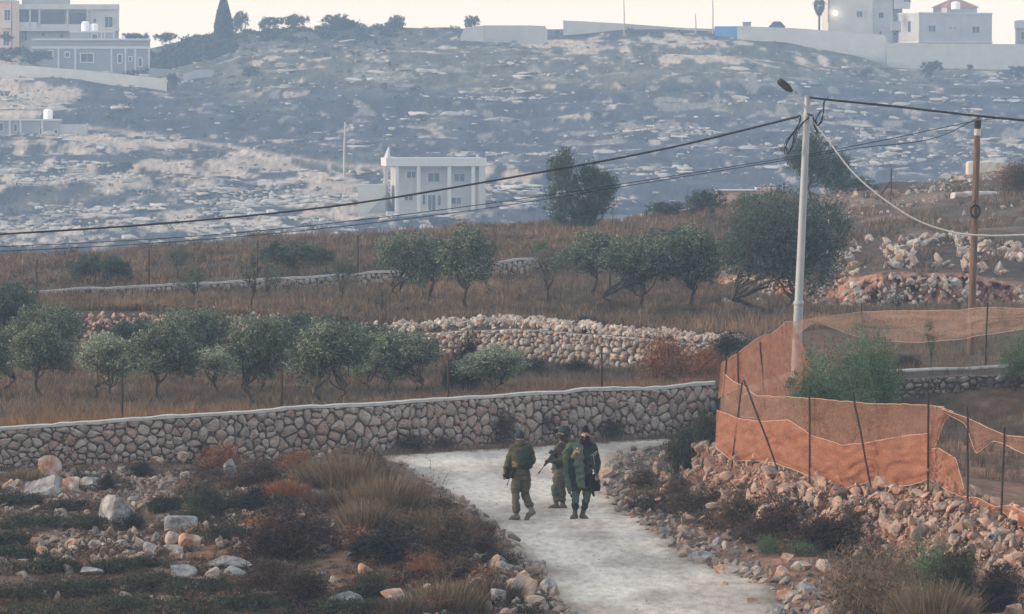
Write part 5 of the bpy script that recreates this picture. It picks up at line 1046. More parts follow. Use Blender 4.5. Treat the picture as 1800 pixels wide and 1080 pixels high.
# hillside and skyline trees
cy = np.random.default_rng(8); n = 9000; zz = cy.random(n) ** .8; rad = 1.55 * np.sin(np.clip(zz * 1.0, 0, 1) ** .55 * math.pi) ** .7 * (1 - .25 * zz) + .05; a = cy.uniform(0, 6.28, n)
p = np.stack([np.cos(a) * rad * cy.uniform(.6, 1.05, n), np.sin(a) * rad, zz * 8.0 + .2], -1); V, F = leaf_faces(p, .2, 2.5, cy, 1.5); tb = MB(); tb.tube([(0, 0, -.5), (0, 0, 3), (0, 0, 6.5)], [.22, .16, .05], 7)
plant_tree('cypress_tree', (mk_mesh('trunk', np.vstack(tb.V), [np.vstack(tb.F3), np.vstack(tb.F4)], M['bark'], True), mk_mesh('crown', V, F, M['pine'])), 393, 78, 'tall dark cypress standing on the left skyline', at=P(393, 80, 905))
UM = [tree_meshes(60 + i, 3.0, 4.2, .30, 3800, .13, 'far_bush', stems=3, lobes=9, flat=.8) for i in range(3)]
for i, (px, bs, tp, wd, lab) in enumerate(((422, 60, 22, 38, 'rounded tree just right of the cypress'), (475, 58, 30, 48, 'left tree of the skyline pair of umbrella shaped trees'), (520, 56, 26, 48, 'right tree of the skyline pair of umbrella shaped trees'), (590, 56, 27, 66, 'wide flat skyline tree with gaps under its crown'),
                          (612, 55, 35, 26, 'small tree touching the wide flat skyline tree'), (697, 54, 27, 30, 'small thin skyline tree above the middle of the slope'), (830, 52, 29, 36, 'small tree peeping over the pale enclosure wall'), (240, 80, 58, 50, 'bushy tree by the unfinished house on the skyline'), (290, 78, 58, 46, 'small bushy tree left of the cypress'))):
    plant_tree('skyline_tree', UM[i % 3], px, bs, lab, at=P(px, bs + 3, 918), s=wd / FPX * 918 / 4.3, sz=(bs + 3 - tp) / FPX * 918 / 3.0)
HB = [tree_meshes(70, 2.2, 3.0, .08, 2600, .12, 'far_bush', stems=2, lobes=8, flat=1.0)]
for px, bs, tp, wd, lab in ((305, 154, 124, 30, 'dark bush filling the gap at the end of the long garden wall'), (444, 136, 112, 32, 'round bush alone on the slope below the cypress'), (224, 303, 281, 28, 'round green bush below the slanting dirt road'), (462, 272, 255, 20, 'small green bush on the slanting dirt road'), (25, 106, 78, 80, 'dark trees in front of the single storey house, left'), (68, 112, 84, 60, 'dark trees touching the left corner of the single storey house'),
                            (12, 72, 58, 30, 'bush under the unfinished house at the left edge'), (68, 142, 124, 30, 'dark bush on the burnt slope under the garden wall'), (1640, 130, 103, 44, 'dark bush in front of the long retaining wall'), (1706, 122, 112, 14, 'tiny bush under the retaining wall'), (1795, 134, 112, 40, 'dark bush at the right edge under the retaining wall'), (1522, 134, 118, 26, 'low dark bush left of the retaining wall bush'),
                            (18, 460, 424, 60, 'dark tree low on the hillside at the left edge'), (115, 456, 426, 66, 'dark tree low on the hillside right of the left edge one'), (790, 402, 380, 40, 'dark tree below the white house'), (765, 398, 378, 30, 'small dark tree under the white house columns')):
    Y = float(np.interp(-bs, [-475, -374, -252, -148, -108, -80], [620, 700, 780, 850, 885, 893])); Y = min(Y, 889) if px < 300 else (min(Y, 896) if px > 1500 else Y)
    plant_tree('hillside_bush', HB[0], px, bs, lab, 'bush', at=P(px, bs + 1, Y), s=wd / FPX * Y / 2.9, sz=(bs - tp + 2) / FPX * Y / 2.2)
# palm with hanging dead fronds
pm = empty('palm_tree', P(1440, 55, 915)); tag(pm, 'shaggy palm on a thin trunk beside the tall beige house', 'tree'); b = MB(); b.tube([(0, 0, -1), (0, 0, 1.6), (.05, 0, 4.0)], [.2, .16, .16], 8); b.build('trunk', M['bark'], pm)
r = np.random.default_rng(3); n = 900; zz = r.random(n); a = r.uniform(0, 6.28, n); rad = .25 + .55 * np.sin(zz * 2.4); V, F = leaf_faces(np.stack([np.cos(a) * rad, np.sin(a) * rad, 2.6 + zz * 2.4], -1), .22, 4, r, 1.5); cb = MB(); cb.add(V, F)
for i in range(14):
    a = i * .449; q = [np.array([math.cos(a) * t * 1.4, math.sin(a) * t * 1.4, 4.6 + .9 * t - 1.3 * t * t]) for t in np.linspace(0, 1, 6)]; cb.tube(q, np.linspace(.1, .03, 6), 4, cap=False, flat=.4)
cb.build('crown', M['far_bush'], pm)
# parked car roof and stuff behind the skyline wall
car = Bld(1352, 50, 916, 0, 'dark car behind the skyline wall', 'parked_car', 'car'); k_ = car.k; b = MB(); prof = [(0, -4), (0, 4), (4, 7), (7, 12), (20, 12), (26, 6), (28, 4), (28, -4)]; V = [(x * k_, 0, z * k_) for x, z in prof] + [(x * k_, 1.7, z * k_) for x, z in prof]; n = len(prof)
b.add(V, [(i, (i + 1) % n, n + (i + 1) % n, n + i) for i in range(n)]); b.add([V[i] for i in range(8)], [(0, 1, 7), (1, 6, 7), (1, 2, 6), (2, 5, 6), (2, 3, 5), (3, 4, 5)]); b.build('body', mat('car_paint', [(.02, .025, .03), (.04, .045, .05)], 1, .35, spec=.5), car.root)
b = MB(); b.add([(5 * k_, -.02, 7 * k_), (22 * k_, -.02, 7 * k_), (19.5 * k_, -.02, 11 * k_), (7.5 * k_, -.02, 11 * k_)], [(0, 1, 2, 3)]); b.build('side_window', M['glass'], car.root)
fc = Bld(1306, 50, 916, 0, 'small box structure on the skyline wall left of the car', 'roof_hut', 'hut'); fc.box('wall', 'plaster_grey', 1306, 1320, 40, 52, 0, 1); fc.box('roof', 'garden_wall', 1305, 1321, 38.6, 40, -.1, 1.1)
# thin far poles
M['pole_grey'] = mat('galvanised_steel', [(.20, .225, .25), (.27, .295, .32), (.34, .36, .385)], 3, .55, spec=.4, stretch=(1, 1, .3)); M['pole_far'] = fmat('far_pole', (.36, .34, .32))
for px, bs, tp, Y, lab, ln_ in ((152, 212, 128, 860, 'thin concrete utility pole on the left hillside', 4), (605, 305, 215, 740, 'faint thin utility pole in the middle of the hillside', 4), (1097, 62, -12, 908, 'thin mast rising from the skyline wall', 3), (1253, 56, -20, 910, 'tall thin mast at the blue sheet fence', 3), (1223, 56, 24, 910, 'short thin mast left of the tall one on the skyline', 2)):
    b = MB(); h_ = (bs - tp) / FPX * Y; b.tube([(0, 0, -.5), (.02, 0, h_ * .5), (.14 if tp > 50 else -.1, 0, h_)], [.17, .14, .1] if ln_ == 4 else [.11, .09, .05], 8); tag(b.build('utility_pole', M['pole_far'], smooth=True, loc=P(px, bs, Y)), lab, 'pole')

# ---------------- near poles, lamp, wires ----------------
M['cable'] = mat('black_cable', [(.008, .009, .012), (.02, .022, .026)], 8, .6); M['rope'] = mat('twisted_pale_cable', [(.25, .25, .25), (.5, .5, .5)], 30, .6, stretch=(1, 1, 1))
M['wood'] = mat('weathered_pole_wood', [(.05, .035, .028), (.12, .08, .06), (.19, .13, .10)], 6, .9, .01, 20, stretch=(3, 3, .3), detail=8)
M['iron'] = mat('rusty_iron', [(.010, .009, .009), (.028, .02, .017), (.06, .036, .026)], 12, .8, stretch=(1, 1, .4))
YG = 137.0; base = P(1398, 668, YG); top = P(1420, 168, YG); gpole = empty('street_lamp', base); tag(gpole, 'tall grey steel pole with a small lamp on an arm and bundled cables', 'lamp post')
d = top - base; b = MB(); b.tube([d * t for t in (-.05, 0, .15, .27)], [.122, .119, .115, .112], 16); b.build('lower_shaft', M['pole_grey'], gpole, True)
b = MB(); b.tube([d * t for t in (.272, .28, .6, .999)], [.101, .101, .09, .075], 16); b.build('upper_shaft', M['pole_grey'], gpole, True)
b = MB(); b.tube([d * t for t in (.262, .264, .276, .278)], [.115, .126, .126, .106], 16)
for t in (.74, .8, .905, .93): b.tube([d * (t - .003), d * (t + .003)], [.093, .093], 16)
b.build('collar', M['pole_grey'], gpole, True)
def q(px, py, Y=YG): return P(px, py, Y) - base
b = MB(); b.tube([q(1418, 192, YG - .1), q(1407, 178, YG - .12), q(1393, 162, YG - .15)], [.026, .026, .026], 8); b.tube([q(1412, 170, YG - .1), q(1421, 170, YG - .1)], .01, 6); arm = b.build('lamp_arm', M['pole_grey'], gpole, True)
# lamp head: tapered flat box
a0 = q(1392, 161, YG - .15); a1 = q(1368, 141, YG - .18); ax = (a1 - a0).normalized(); sd_ = Vector((ax.z, 0, -ax.x)); nn = Vector((0, 1, 0)); V = []
for t, w_, h_ in ((0, .035, .03), (.12, .055, .04), (.3, .085, .05), (.85, .085, .045), (1, .05, .02)):
    c = a0 + (a1 - a0) * t
    for sx, sy in ((-1, -1), (1, -1), (1, 1), (-1, 1)): V.append(c + sd_ * (w_ * sx) + nn * (.11 * w_ / .085 * sy))
F = [(i * 4 + a, i * 4 + (a + 1) % 4, i * 4 + 4 + (a + 1) % 4, i * 4 + 4 + a) for i in range(4) for a in range(4)] + [(3, 2, 1, 0), (16, 17, 18, 19)]
b = MB(); b.add([tuple(v) for v in V], F); b.build('lamp_head', mat('lamp_housing', [(.015, .017, .02), (.04, .045, .05)], 5, .5), gpole)
# brown pole
YB = 142.0; bb = P(1705, 650, YB); bt_ = P(1719, 205, YB); bp = empty('utility_pole', bb); tag(bp, 'brown wooden utility pole with a coil of black cable hung on it', 'pole'); d = bt_ - bb; b = MB()
b.tube([d * t for t in (-.05, 0, .3, .6, .9, .97, 1.0)], [.105, .102, .095, .088, .08, .06, .035], 12); b.build('shaft', M['wood'], bp, True)
b = MB(); b.tube([d * .955, d * .985], [.088, .088], 12); b.build('black_band', M['cable'], bp, True); b = MB(); b.tube([d * .925, d * .95], [.086, .086], 12); b.build('white_band', M['rope'], bp, True)
cc = P(1714.5, 372, YB - .16); b = MB(); r = np.random.default_rng(2)
for i in range(7):
    th = np.linspace(0, 2 * math.pi, 28); rr = .135 + r.normal() * .012; b.tube([(cc.x + rr * .85 * math.cos(t), cc.y + r.normal() * .004 - .01 * i, cc.z + rr * 1.12 * math.sin(t)) for t in th], .013, 5, cap=False)
tag(b.build('cable_coil', M['cable'], smooth=True), 'coil of black cable hanging on the brown wooden pole', 'cable coil')
b = MB(); b.tube([P(x, y, YB - .12) for x, y in ((1717, 300), (1719, 330), (1716, 350), (1713, 358))], .008, 5); b.tube([P(x, y, YB - .12) for x, y in ((1709, 385), (1706, 375), (1706, 362), (1712, 352))], .008, 5); tag(b.build('hanging_cable', M['cable']), 'thin cable running down the brown pole into the coil', 'cable')
def wire(name, pts, rad, label, m='cable', n=60, strands=1, cat='cable', group=None, tw=.0):
    """smooth curve through points given as (column, row, depth)"""
    pts = np.array([tuple(P(*p)) for p in pts]); k = len(pts); t = np.concatenate([[0], np.cumsum(np.linalg.norm(np.diff(pts, axis=0), axis=1))]); t /= t[-1]; s = np.linspace(0, 1, n); out = np.empty((n, 3)); mm = np.gradient(pts, t, axis=0)
    for i, u in enumerate(s):
        j = min(k - 2, max(0, np.searchsorted(t, u) - 1)); hh = t[j + 1] - t[j]; x = (u - t[j]) / hh
        out[i] = (2*x**3-3*x**2+1) * pts[j] + (x**3-2*x**2+x) * hh * mm[j] + (-2*x**3+3*x**2) * pts[j+1] + (x**3-x**2) * hh * mm[j+1]
    b = MB()
    for q_ in range(strands):
        ph = q_ * 2 * math.pi / strands; off = np.stack([0 * s, np.cos(s * tw + ph), np.sin(s * tw + ph)], -1) * rad * (1.05 if strands > 1 else 0); b.tube(out + off, rad, 6, cap=False)
    return tag(b.build(name, M[m], smooth=True), label, cat, group)
def ext(x0, y0, x1, y1, x): return y0 + (y1 - y0) / (x1 - x0) * (x - x0)
wire('overhead_cable', [(-450, 432, 138), (0, 412, 138), (300, 392, 138), (600, 361, 137.5), (900, 312, 137), (1200, 255, 137), (1400, 206, 136.8)], .0145, 'thick bundled cable rising from the left edge to the grey pole', strands=3, tw=700, n=420)
wire('overhead_cable', [(-450, 446, 142), (0, 434, 142), (400, 411, 142), (800, 366, 142), (1200, 307, 142), (1500, 257, 142), (1718, 212, 141.9)], .011, 'upper one of the twin wires reaching the brown pole')
wire('overhead_cable', [(-450, 452, 141.8), (0, 442, 141.8), (400, 418, 141.8), (800, 374, 141.8), (1200, 311, 141.8), (1500, 262, 141.8), (1675, 231, 141.8), (1692, 222, 141.8), (1716, 209, 141.85)], .011, 'lower one of the twin wires reaching the brown pole', n=90)
wire('overhead_cable', [(1424, 172, YG - .1), (1460, 176, 136.8), (1560, 186, 136.5), (1700, 202, 136), (1800, 212, 135.8), (2200, 248, 135)], .016, 'thick bundled cable from the grey pole top to the right edge', strands=3, tw=300, n=200)
wire('overhead_cable', [(1720, 212, 141.8), (1750, 209, 141), (1800, 213, 139), (2200, 240, 134)], .008, 'thin wire leaving the brown pole top to the right')
wire('guy_cable', [(1427, 212, YG - .1), (1450, 240, YG - .2), (1500, 304, 136.4), (1560, 355, 136), (1620, 391, 135.7), (1690, 411, 135.4), (1740, 414.5, 135.2), (1800, 413, 135), (2200, 360, 133)], .012, 'pale twisted cable sagging from the grey pole across the brown pole', 'rope', strands=3, tw=420, n=420)
r = np.random.default_rng(4)
for lab, pts, nn_ in (('hanging loop of black cables left of the grey pole', [(1400, 206), (1406, 203), (1408, 210), (1400, 228), (1382, 250), (1378, 268), (1386, 272), (1394, 256), (1396, 234), (1408, 218), (1422, 206)], 4),
                      ('loose bundle of black cables right of the grey pole', [(1454, 174), (1449, 180), (1447, 196), (1444, 212), (1438, 222), (1432, 216), (1436, 204), (1444, 194)], 4),
                      ('knotted black cable ends at the grey pole clamp', [(1420, 200), (1428, 204), (1430, 216), (1434, 228), (1436, 234), (1430, 222), (1436, 214)], 4)):
    b = MB()
    for i in range(nn_):
        pp = np.array([tuple(P(x + r.normal() * 1.6, y + r.normal() * 1.6, YG - .13 + r.normal() * .02)) for x, y in pts]); t = np.linspace(0, 1, len(pp)); s = np.linspace(0, 1, 40); sm = np.stack([np.interp(s, t, pp[:, c]) for c in range(3)], -1)
        for _ in range(3): sm[1:-1] = (sm[:-2] + 2 * sm[1:-1] + sm[2:]) / 4
        b.tube(sm, .009, 5)
    tag(b.build('cable_bundle', M['cable'], smooth=True), lab, 'cable')

# ---------------- fence posts ----------------
def post(px, bs, tp, Y, label, rad=.02, px2=None, name='fence_post', group=None, m='iron', dy=0.0):
    p0 = P(px, bs, Y); d = P(px2 if px2 is not None else px, tp, Y + dy) - p0; b = MB(); r = np.random.default_rng(int(px)); pts = [tuple(d * t + Vector((r.normal() * .005, 0, 0)) * (t > 0)) for t in (-.2, 0, .3, .6, .85, 1)]
    b.tube(pts, [rad] * 6, 6); b.box((-.0, -.0, -.001), (.001, .001, 0)) if 0 else None
    return tag(b.build(name, M[m], loc=p0), label, 'post', group)
for px, bs, tp, Y, lab in ((215, 742, 655, 129.6, 'iron post behind the long wall between the two leftmost olives'), (495, 718, 643, 131.6, 'iron post behind the long wall by the olive with the forked trunk'), (788, 702, 622, 134.2, 'rusty iron post behind the long wall left of the silver green olive'), (1058, 690, 608, 137.4, 'iron post behind the long wall before the pinkish rubble'),
                           (65, 512, 457, 188.5, 'iron post behind the narrow wall at the far left'), (262, 500, 438, 192.6, 'iron post behind the narrow wall left of the sparse trees'), (168, 512, 462, 190.5, 'dim iron post in front of the pair of dark bushes'), (453, 490, 422, 197.5, 'iron post behind the narrow wall at the dark olive bush'), (629, 482, 414, 200.5, 'iron post behind the narrow wall right of the narrow sparse tree'),
                           (434, 492, 455, 197.0, 'short iron post next to the one at the dark olive bush'), (1190, 392, 363, 255, 'short post on the ridge left of the ruined hut'), (829, 408, 396, 256, 'tiny post on the ridge above the orange trunk olive'), (1378, 350, 320, 262, 'short post on the ridge in front of the lone tree')):
    post(px, bs, tp, Y, lab, .028)
o = post(1566, 352, 297, 245, 'braced post on the right rise', .035, 1567); b = MB(); b.tube([(0, 0, (352 - 318) / FPX * 245), ((1541 - 1566) / FPX * 245, 0, 0)], .03, 6); b.build('brace', M['iron'], o)

# ---------------- orange net with its posts ----------------
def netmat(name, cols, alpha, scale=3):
    m = mat(name, cols, scale, .85, island=0, coords='World', detail=8, transl=.35, stretch=(.5, .5, 2.2), contrast=.9); t = m.node_tree; N = t.nodes; L = t.links; out = N['Material Output']; sh = out.inputs['Surface'].links[0].from_socket  # horizontal colour streaks painted in to stand for shading of the net's wrinkles
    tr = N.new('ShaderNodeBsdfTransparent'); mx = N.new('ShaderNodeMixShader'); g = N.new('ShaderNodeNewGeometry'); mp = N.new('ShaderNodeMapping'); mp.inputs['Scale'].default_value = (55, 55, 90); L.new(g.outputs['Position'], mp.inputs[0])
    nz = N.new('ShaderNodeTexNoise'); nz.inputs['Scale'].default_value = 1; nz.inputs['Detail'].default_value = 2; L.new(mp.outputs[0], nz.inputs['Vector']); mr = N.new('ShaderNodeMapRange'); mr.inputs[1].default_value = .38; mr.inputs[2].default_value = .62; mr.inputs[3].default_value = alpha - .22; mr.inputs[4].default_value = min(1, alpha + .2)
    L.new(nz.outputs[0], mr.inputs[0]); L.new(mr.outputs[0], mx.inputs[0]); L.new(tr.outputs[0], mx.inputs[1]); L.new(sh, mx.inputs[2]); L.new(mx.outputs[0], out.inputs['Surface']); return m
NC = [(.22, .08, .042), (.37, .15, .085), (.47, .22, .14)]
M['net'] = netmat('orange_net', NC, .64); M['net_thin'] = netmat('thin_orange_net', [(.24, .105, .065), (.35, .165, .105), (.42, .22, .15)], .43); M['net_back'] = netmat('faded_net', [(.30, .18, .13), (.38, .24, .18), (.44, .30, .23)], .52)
M['hem'] = mat('net_hem', [(.40, .24, .17), (.56, .38, .29)], 9, .8)
def sheet(top, bot, m, name, parent, root_loc, nu=260, nv=44, fold=.10, seed=1, hem=True, vf=5.0, hem_bot=True):
    """net panel between a top and a bottom edge, both lists of (column, row, depth)"""
    top = np.array(top, float); bot = np.array(bot, float); x0, x1 = top[0, 0], top[-1, 0]; y0, y1 = bot[0, 0], bot[-1, 0]; s = np.linspace(0, 1, nu); G_ = np.empty((nv, nu, 3))
    tu = (top[:, 0] - x0) / (x1 - x0); bu = (bot[:, 0] - y0) / (y1 - y0); r = np.random.default_rng(seed)
    te = np.stack([np.interp(s, tu, top[:, c]) for c in range(3)], -1); be = np.stack([np.interp(s, bu, bot[:, c]) for c in range(3)], -1)
    for e in (te, be):
        for _ in range(4): e[1:-1, 1:] = (e[:-2, 1:] + 2 * e[1:-1, 1:] + e[2:, 1:]) / 4
        e[:, 1] += 1.8 * vnoise(s * 34, s * 0 + seed, 11)
    for i, v in enumerate(np.linspace(0, 1, nv)):
        e = te * (1 - v) + be * v; ph = seed * 3.1
        f = fold * (fbm(s * 9 + ph + v * 1.4, np.full(nu, v * 2.2 + ph), seed, 3) * 1.5 + .55 * np.sin((v * vf + 2.6 * fbm(s * 6 + ph, s * 0 + v * 1.6, seed, 2)) * 2 * math.pi) * (.35 + .65 * v) + .5 * fbm(s * 30 + v * 9 + ph, v * 8 - s * 6, seed + 4, 2) * v * (1 - v) * 2)
        for j in range(nu): G_[i, j] = P(e[j, 0], e[j, 1], e[j, 2] + f[j])
    o = np.array(root_loc); ob = link(name, mk_mesh(name, (G_ - o).reshape(-1, 3), grid_faces(nv, nu), m, True), parent)
    if hem:
        b = MB(); b.tube(G_[0] - o, .0055, 5, cap=False)
        if hem_bot: b.tube(G_[-1] - o, .006, 5, cap=False)
        b.build('hem', M['hem'], ob, True)
    return ob
nr_ = P(1262, 795, 113); net = empty('net_fence', nr_); tag(net, 'sagging orange shade net strung on leaning iron posts above the rubble bank', 'net fence')
def dN(px): return float(np.interp(px, [1255, 1370, 1480, 1600, 1700, 1800, 2300], [113, 107.6, 103.6, 101.6, 98.6, 95.6, 90]))
def DD(pts, off=0.0): return [(x, y, dN(x) + off) for x, y in pts]
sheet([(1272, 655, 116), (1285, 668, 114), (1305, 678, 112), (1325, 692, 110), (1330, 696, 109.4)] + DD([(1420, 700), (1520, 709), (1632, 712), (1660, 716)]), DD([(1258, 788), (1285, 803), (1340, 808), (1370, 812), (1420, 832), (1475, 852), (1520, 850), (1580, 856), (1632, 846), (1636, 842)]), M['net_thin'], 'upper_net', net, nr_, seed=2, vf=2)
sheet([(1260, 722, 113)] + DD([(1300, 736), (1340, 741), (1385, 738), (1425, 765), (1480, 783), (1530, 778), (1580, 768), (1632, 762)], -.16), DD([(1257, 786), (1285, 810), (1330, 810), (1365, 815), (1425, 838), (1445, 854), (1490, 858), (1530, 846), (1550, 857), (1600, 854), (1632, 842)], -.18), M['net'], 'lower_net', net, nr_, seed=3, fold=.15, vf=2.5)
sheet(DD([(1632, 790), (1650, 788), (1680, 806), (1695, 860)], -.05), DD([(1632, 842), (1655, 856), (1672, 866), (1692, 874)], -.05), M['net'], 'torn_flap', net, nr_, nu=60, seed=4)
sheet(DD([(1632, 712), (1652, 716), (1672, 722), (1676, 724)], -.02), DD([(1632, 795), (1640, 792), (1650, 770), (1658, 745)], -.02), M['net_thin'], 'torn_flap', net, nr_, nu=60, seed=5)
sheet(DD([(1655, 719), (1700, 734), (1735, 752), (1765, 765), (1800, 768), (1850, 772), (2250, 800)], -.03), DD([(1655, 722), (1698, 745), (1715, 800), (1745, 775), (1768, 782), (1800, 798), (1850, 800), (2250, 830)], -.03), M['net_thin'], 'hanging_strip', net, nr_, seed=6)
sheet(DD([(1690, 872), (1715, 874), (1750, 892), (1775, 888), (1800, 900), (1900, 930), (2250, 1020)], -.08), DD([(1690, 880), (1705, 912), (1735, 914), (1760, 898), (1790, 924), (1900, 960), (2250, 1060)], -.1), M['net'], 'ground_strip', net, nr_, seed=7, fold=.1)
# run going back and uphill, then along the terrace
def L2(px): return float(np.interp(px, [1258, 1300, 1340, 1385, 1450, 1515, 1735, 2250], [116, 119, 124, 131, 134, 135, 133, 130]))
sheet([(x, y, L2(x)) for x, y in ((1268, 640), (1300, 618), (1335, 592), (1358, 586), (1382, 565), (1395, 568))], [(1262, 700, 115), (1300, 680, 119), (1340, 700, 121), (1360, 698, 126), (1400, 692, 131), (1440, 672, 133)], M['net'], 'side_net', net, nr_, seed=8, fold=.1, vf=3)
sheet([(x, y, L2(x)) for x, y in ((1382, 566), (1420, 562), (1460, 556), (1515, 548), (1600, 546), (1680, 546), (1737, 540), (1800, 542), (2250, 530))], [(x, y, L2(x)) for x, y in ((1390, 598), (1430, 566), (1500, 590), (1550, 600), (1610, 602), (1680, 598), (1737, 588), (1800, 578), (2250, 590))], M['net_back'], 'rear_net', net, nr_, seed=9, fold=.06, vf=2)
for px, bs, p2, tp, Y, lab in ((1288, 806, 1304, 672, None, 'leaning iron net post near the front left corner of the net'), (1362, 812, 1308, 668, None, 'strongly leaning net post left of the middle'), (1423, 838, 1423, 678, None, 'upright net post with the net wrapped behind it'), (1530, 852, 1499, 690, None, 'leaning net post in the middle of the orange net'), (1631, 846, 1632, 690, None, 'upright net post at the torn edge of the net'),
                               (1701, 876, 1701, 715, None, 'net post standing in the torn gap'), (1760, 905, 1766, 752, None, 'last net post at the right with the strip tied on'), (1262, 775, 1278, 630, 115.6, 'thin post at the corner where the net meets the wall'), (1343, 700, 1336, 602, 123, 'net post on the slope behind the corner'), (1388, 640, 1380, 562, 130.5, 'net post beside the grey steel pole'),
                               (1517, 580, 1514, 535, 135, 'post carrying the rear net near the sapling'), (1732, 652, 1736, 532, 132.8, 'post carrying the rear net right of the brown pole'), (1300, 720, 1297, 615, 118, 'thin net post between the corner and the slope post')):
    y_ = (Y or dN(px) - .30); post(px, bs, tp, y_, lab, .02, p2, 'net_post', dy=(dN(p2) - dN(px)) * .0 if Y is None else 0, m='iron')
b = MB(); b.tube([P(x, y, 104) for x, y in ((1348, 858), (1360, 880), (1372, 905))], .01, 5); tag(b.build('iron_rod', M['iron']), 'thin iron rod sticking out of the rubble bank', 'rod')
b = MB(); V, F = ICO[2]; b.add(V * np.array([.012, .012, .05]), F); tag(b.build('litter', mat('blue_plastic', [(.35, .5, .7), (.6, .75, .9)], 9, .4), loc=P(873, 1021, Yat(873, 1026)) ), 'small pale blue plastic litter among the roadside stones', 'litter')
# ---------------- people ----------------
def cloth(n, c, sc=9, k=.5): return mat(n, [tuple(x * (1 - k) for x in c), c, tuple(x * (1 + k) for x in c)], sc, .9, .004, 160, spec=.1, contrast=.8)
M['skin'] = mat('skin', [(.26, .14, .095), (.36, .21, .15), (.42, .26, .19)], 12, .6, spec=.3)
M['jacket'] = cloth('olive_jacket', (.058, .055, .032)); M['vest'] = cloth('dark_green_vest', (.022, .033, .027)); M['trousers'] = cloth('olive_trousers', (.075, .068, .05)); M['boot'] = cloth('dusty_brown_boots', (.10, .078, .06)); M['boot_grey'] = cloth('dusty_grey_boots', (.12, .115, .105))
M['beanie'] = cloth('slate_beanie', (.028, .032, .045)); M['blackcloth'] = cloth('black_cloth', (.010, .011, .013)); M['maskblack'] = cloth('black_knit', (.012, .010, .013)); M['gun'] = mat('gun_metal', [(.012, .012, .013), (.03, .03, .032)], 20, .5, spec=.4)
M['cloak'] = cloth('green_cloak', (.078, .108, .074), 5, .35); M['kneepad'] = cloth('green_knee_pad', (.06, .085, .07)); M['helmet'] = cloth('helmet_cover', (.035, .045, .045), 22, .7); M['tanc'] = cloth('tan_cloth', (.17, .12, .06)); M['glove'] = cloth('dark_glove', (.045, .04, .035)); M['dkgreen'] = cloth('dark_green_jacket', (.026, .034, .028))
UZ = 110 / 5.4 / FPX
def ball(b, c, r3, rot=None):
    V, F = ICO[3]; V = V * np.array(r3)
    if rot is not None: V = V @ np.array(rot.to_matrix()).T
    b.add(V + np.array(c), F)
def limb(b, pts, rad, flat=1.0, n=14):
    pts = [np.array(p, float) for p in pts]; rad = list(rad); s = np.linspace(0, 1, 4 * len(pts)); t = np.linspace(0, 1, len(pts))
    P_ = np.stack([np.interp(s, t, [p[c] for p in pts]) for c in range(3)], -1); b.tube(P_, np.interp(s, t, rad), n, True, flat)
    if flat == 1.0:
        for p, r_ in zip(pts, rad): ball(b, p, (r_, r_, r_))
def remeshed(b, name, m, parent, vox=.009, fold=0.0, smooth=4, fs=1.0, seed=0):
    tmp = b.build('tmp', None); md = tmp.modifiers.new('r', 'REMESH'); md.mode = 'VOXEL'; md.voxel_size = vox; md.use_smooth_shade = True
    ms = tmp.modifiers.new('s', 'SMOOTH'); ms.iterations = smooth; ms.factor = .5
    me = bpy.data.meshes.new_from_object(tmp.evaluated_get(C.evaluated_depsgraph_get())); old = tmp.data; bpy.data.objects.remove(tmp); bpy.data.meshes.remove(old)
    if fold:
        n = len(me.vertices); co = np.empty(n * 3, np.float32); me.vertices.foreach_get('co', co); co = co.reshape(-1, 3); no = np.empty(n * 3, np.float32); me.vertices.foreach_get('normal', no); no = no.reshape(-1, 3)
        d = fbm((co[:, 0] * 9 + co[:, 2] * 5 + co[:, 1] * 6) * fs, (co[:, 2] * 15 - co[:, 0] * 4) * fs, seed + 1, 3); d = d - .35 * np.abs(fbm((co[:, 0] * 7 - co[:, 2] * 12) * fs, (co[:, 1] * 9 + co[:, 2] * 8) * fs, seed + 9, 2))
        co = co + no * (d * fold * 2)[:, None]; me.vertices.foreach_set('co', co.astype(np.float32).ravel())
    me.name = name; me.materials.clear(); me.materials.append(M[m]); me.polygons.foreach_set('use_smooth', np.ones(len(me.polygons), bool)); me.update()
    return link(name, me, parent)
def hand(b, wr, pt, curl=.5, side=1, s=1.0, nrm=(0, -1, 0)):
    """palm plus four unequal bent fingers and a thumb leaving the side of the palm"""
    wr = Vector(wr); d = (Vector(pt) - wr).normalized(); nrm = Vector(nrm); nrm = (nrm - d * nrm.dot(d)).normalized(); lat = d.cross(nrm) * side
    for t, r_ in ((.0, .024), (.03, .030), (.06, .034), (.085, .033)):
        pass
    for k in (-.024, -.008, .008, .024): limb(b, [wr + lat * k * .5, wr + d * .085 * s + lat * k], [.017, .0125], n=8)
    for k, L_ in zip((-.027, -.009, .009, .027), (.062, .074, .078, .068)):
        p0 = wr + d * .085 * s + lat * k; a = curl * 1.2; p1 = p0 + (d * math.cos(a * .5) + nrm * math.sin(a * .5)) * L_ * .45; p2 = p1 + (d * math.cos(a * 1.3) + nrm * math.sin(a * 1.3)) * L_ * .32; p3 = p2 + (d * math.cos(a * 1.9) + nrm * math.sin(a * 1.9)) * L_ * .25
        limb(b, [p0, p1, p2, p3], [.0100, .0092, .0085, .0072], n=8)
    t0 = wr + d * .022 + lat * .026; t1 = t0 + d * .03 + lat * .026 + nrm * .012; t2 = t1 + d * .03 + lat * .004 + nrm * .022; limb(b, [t0, t1, t2], [.014, .0115, .0095], n=8)
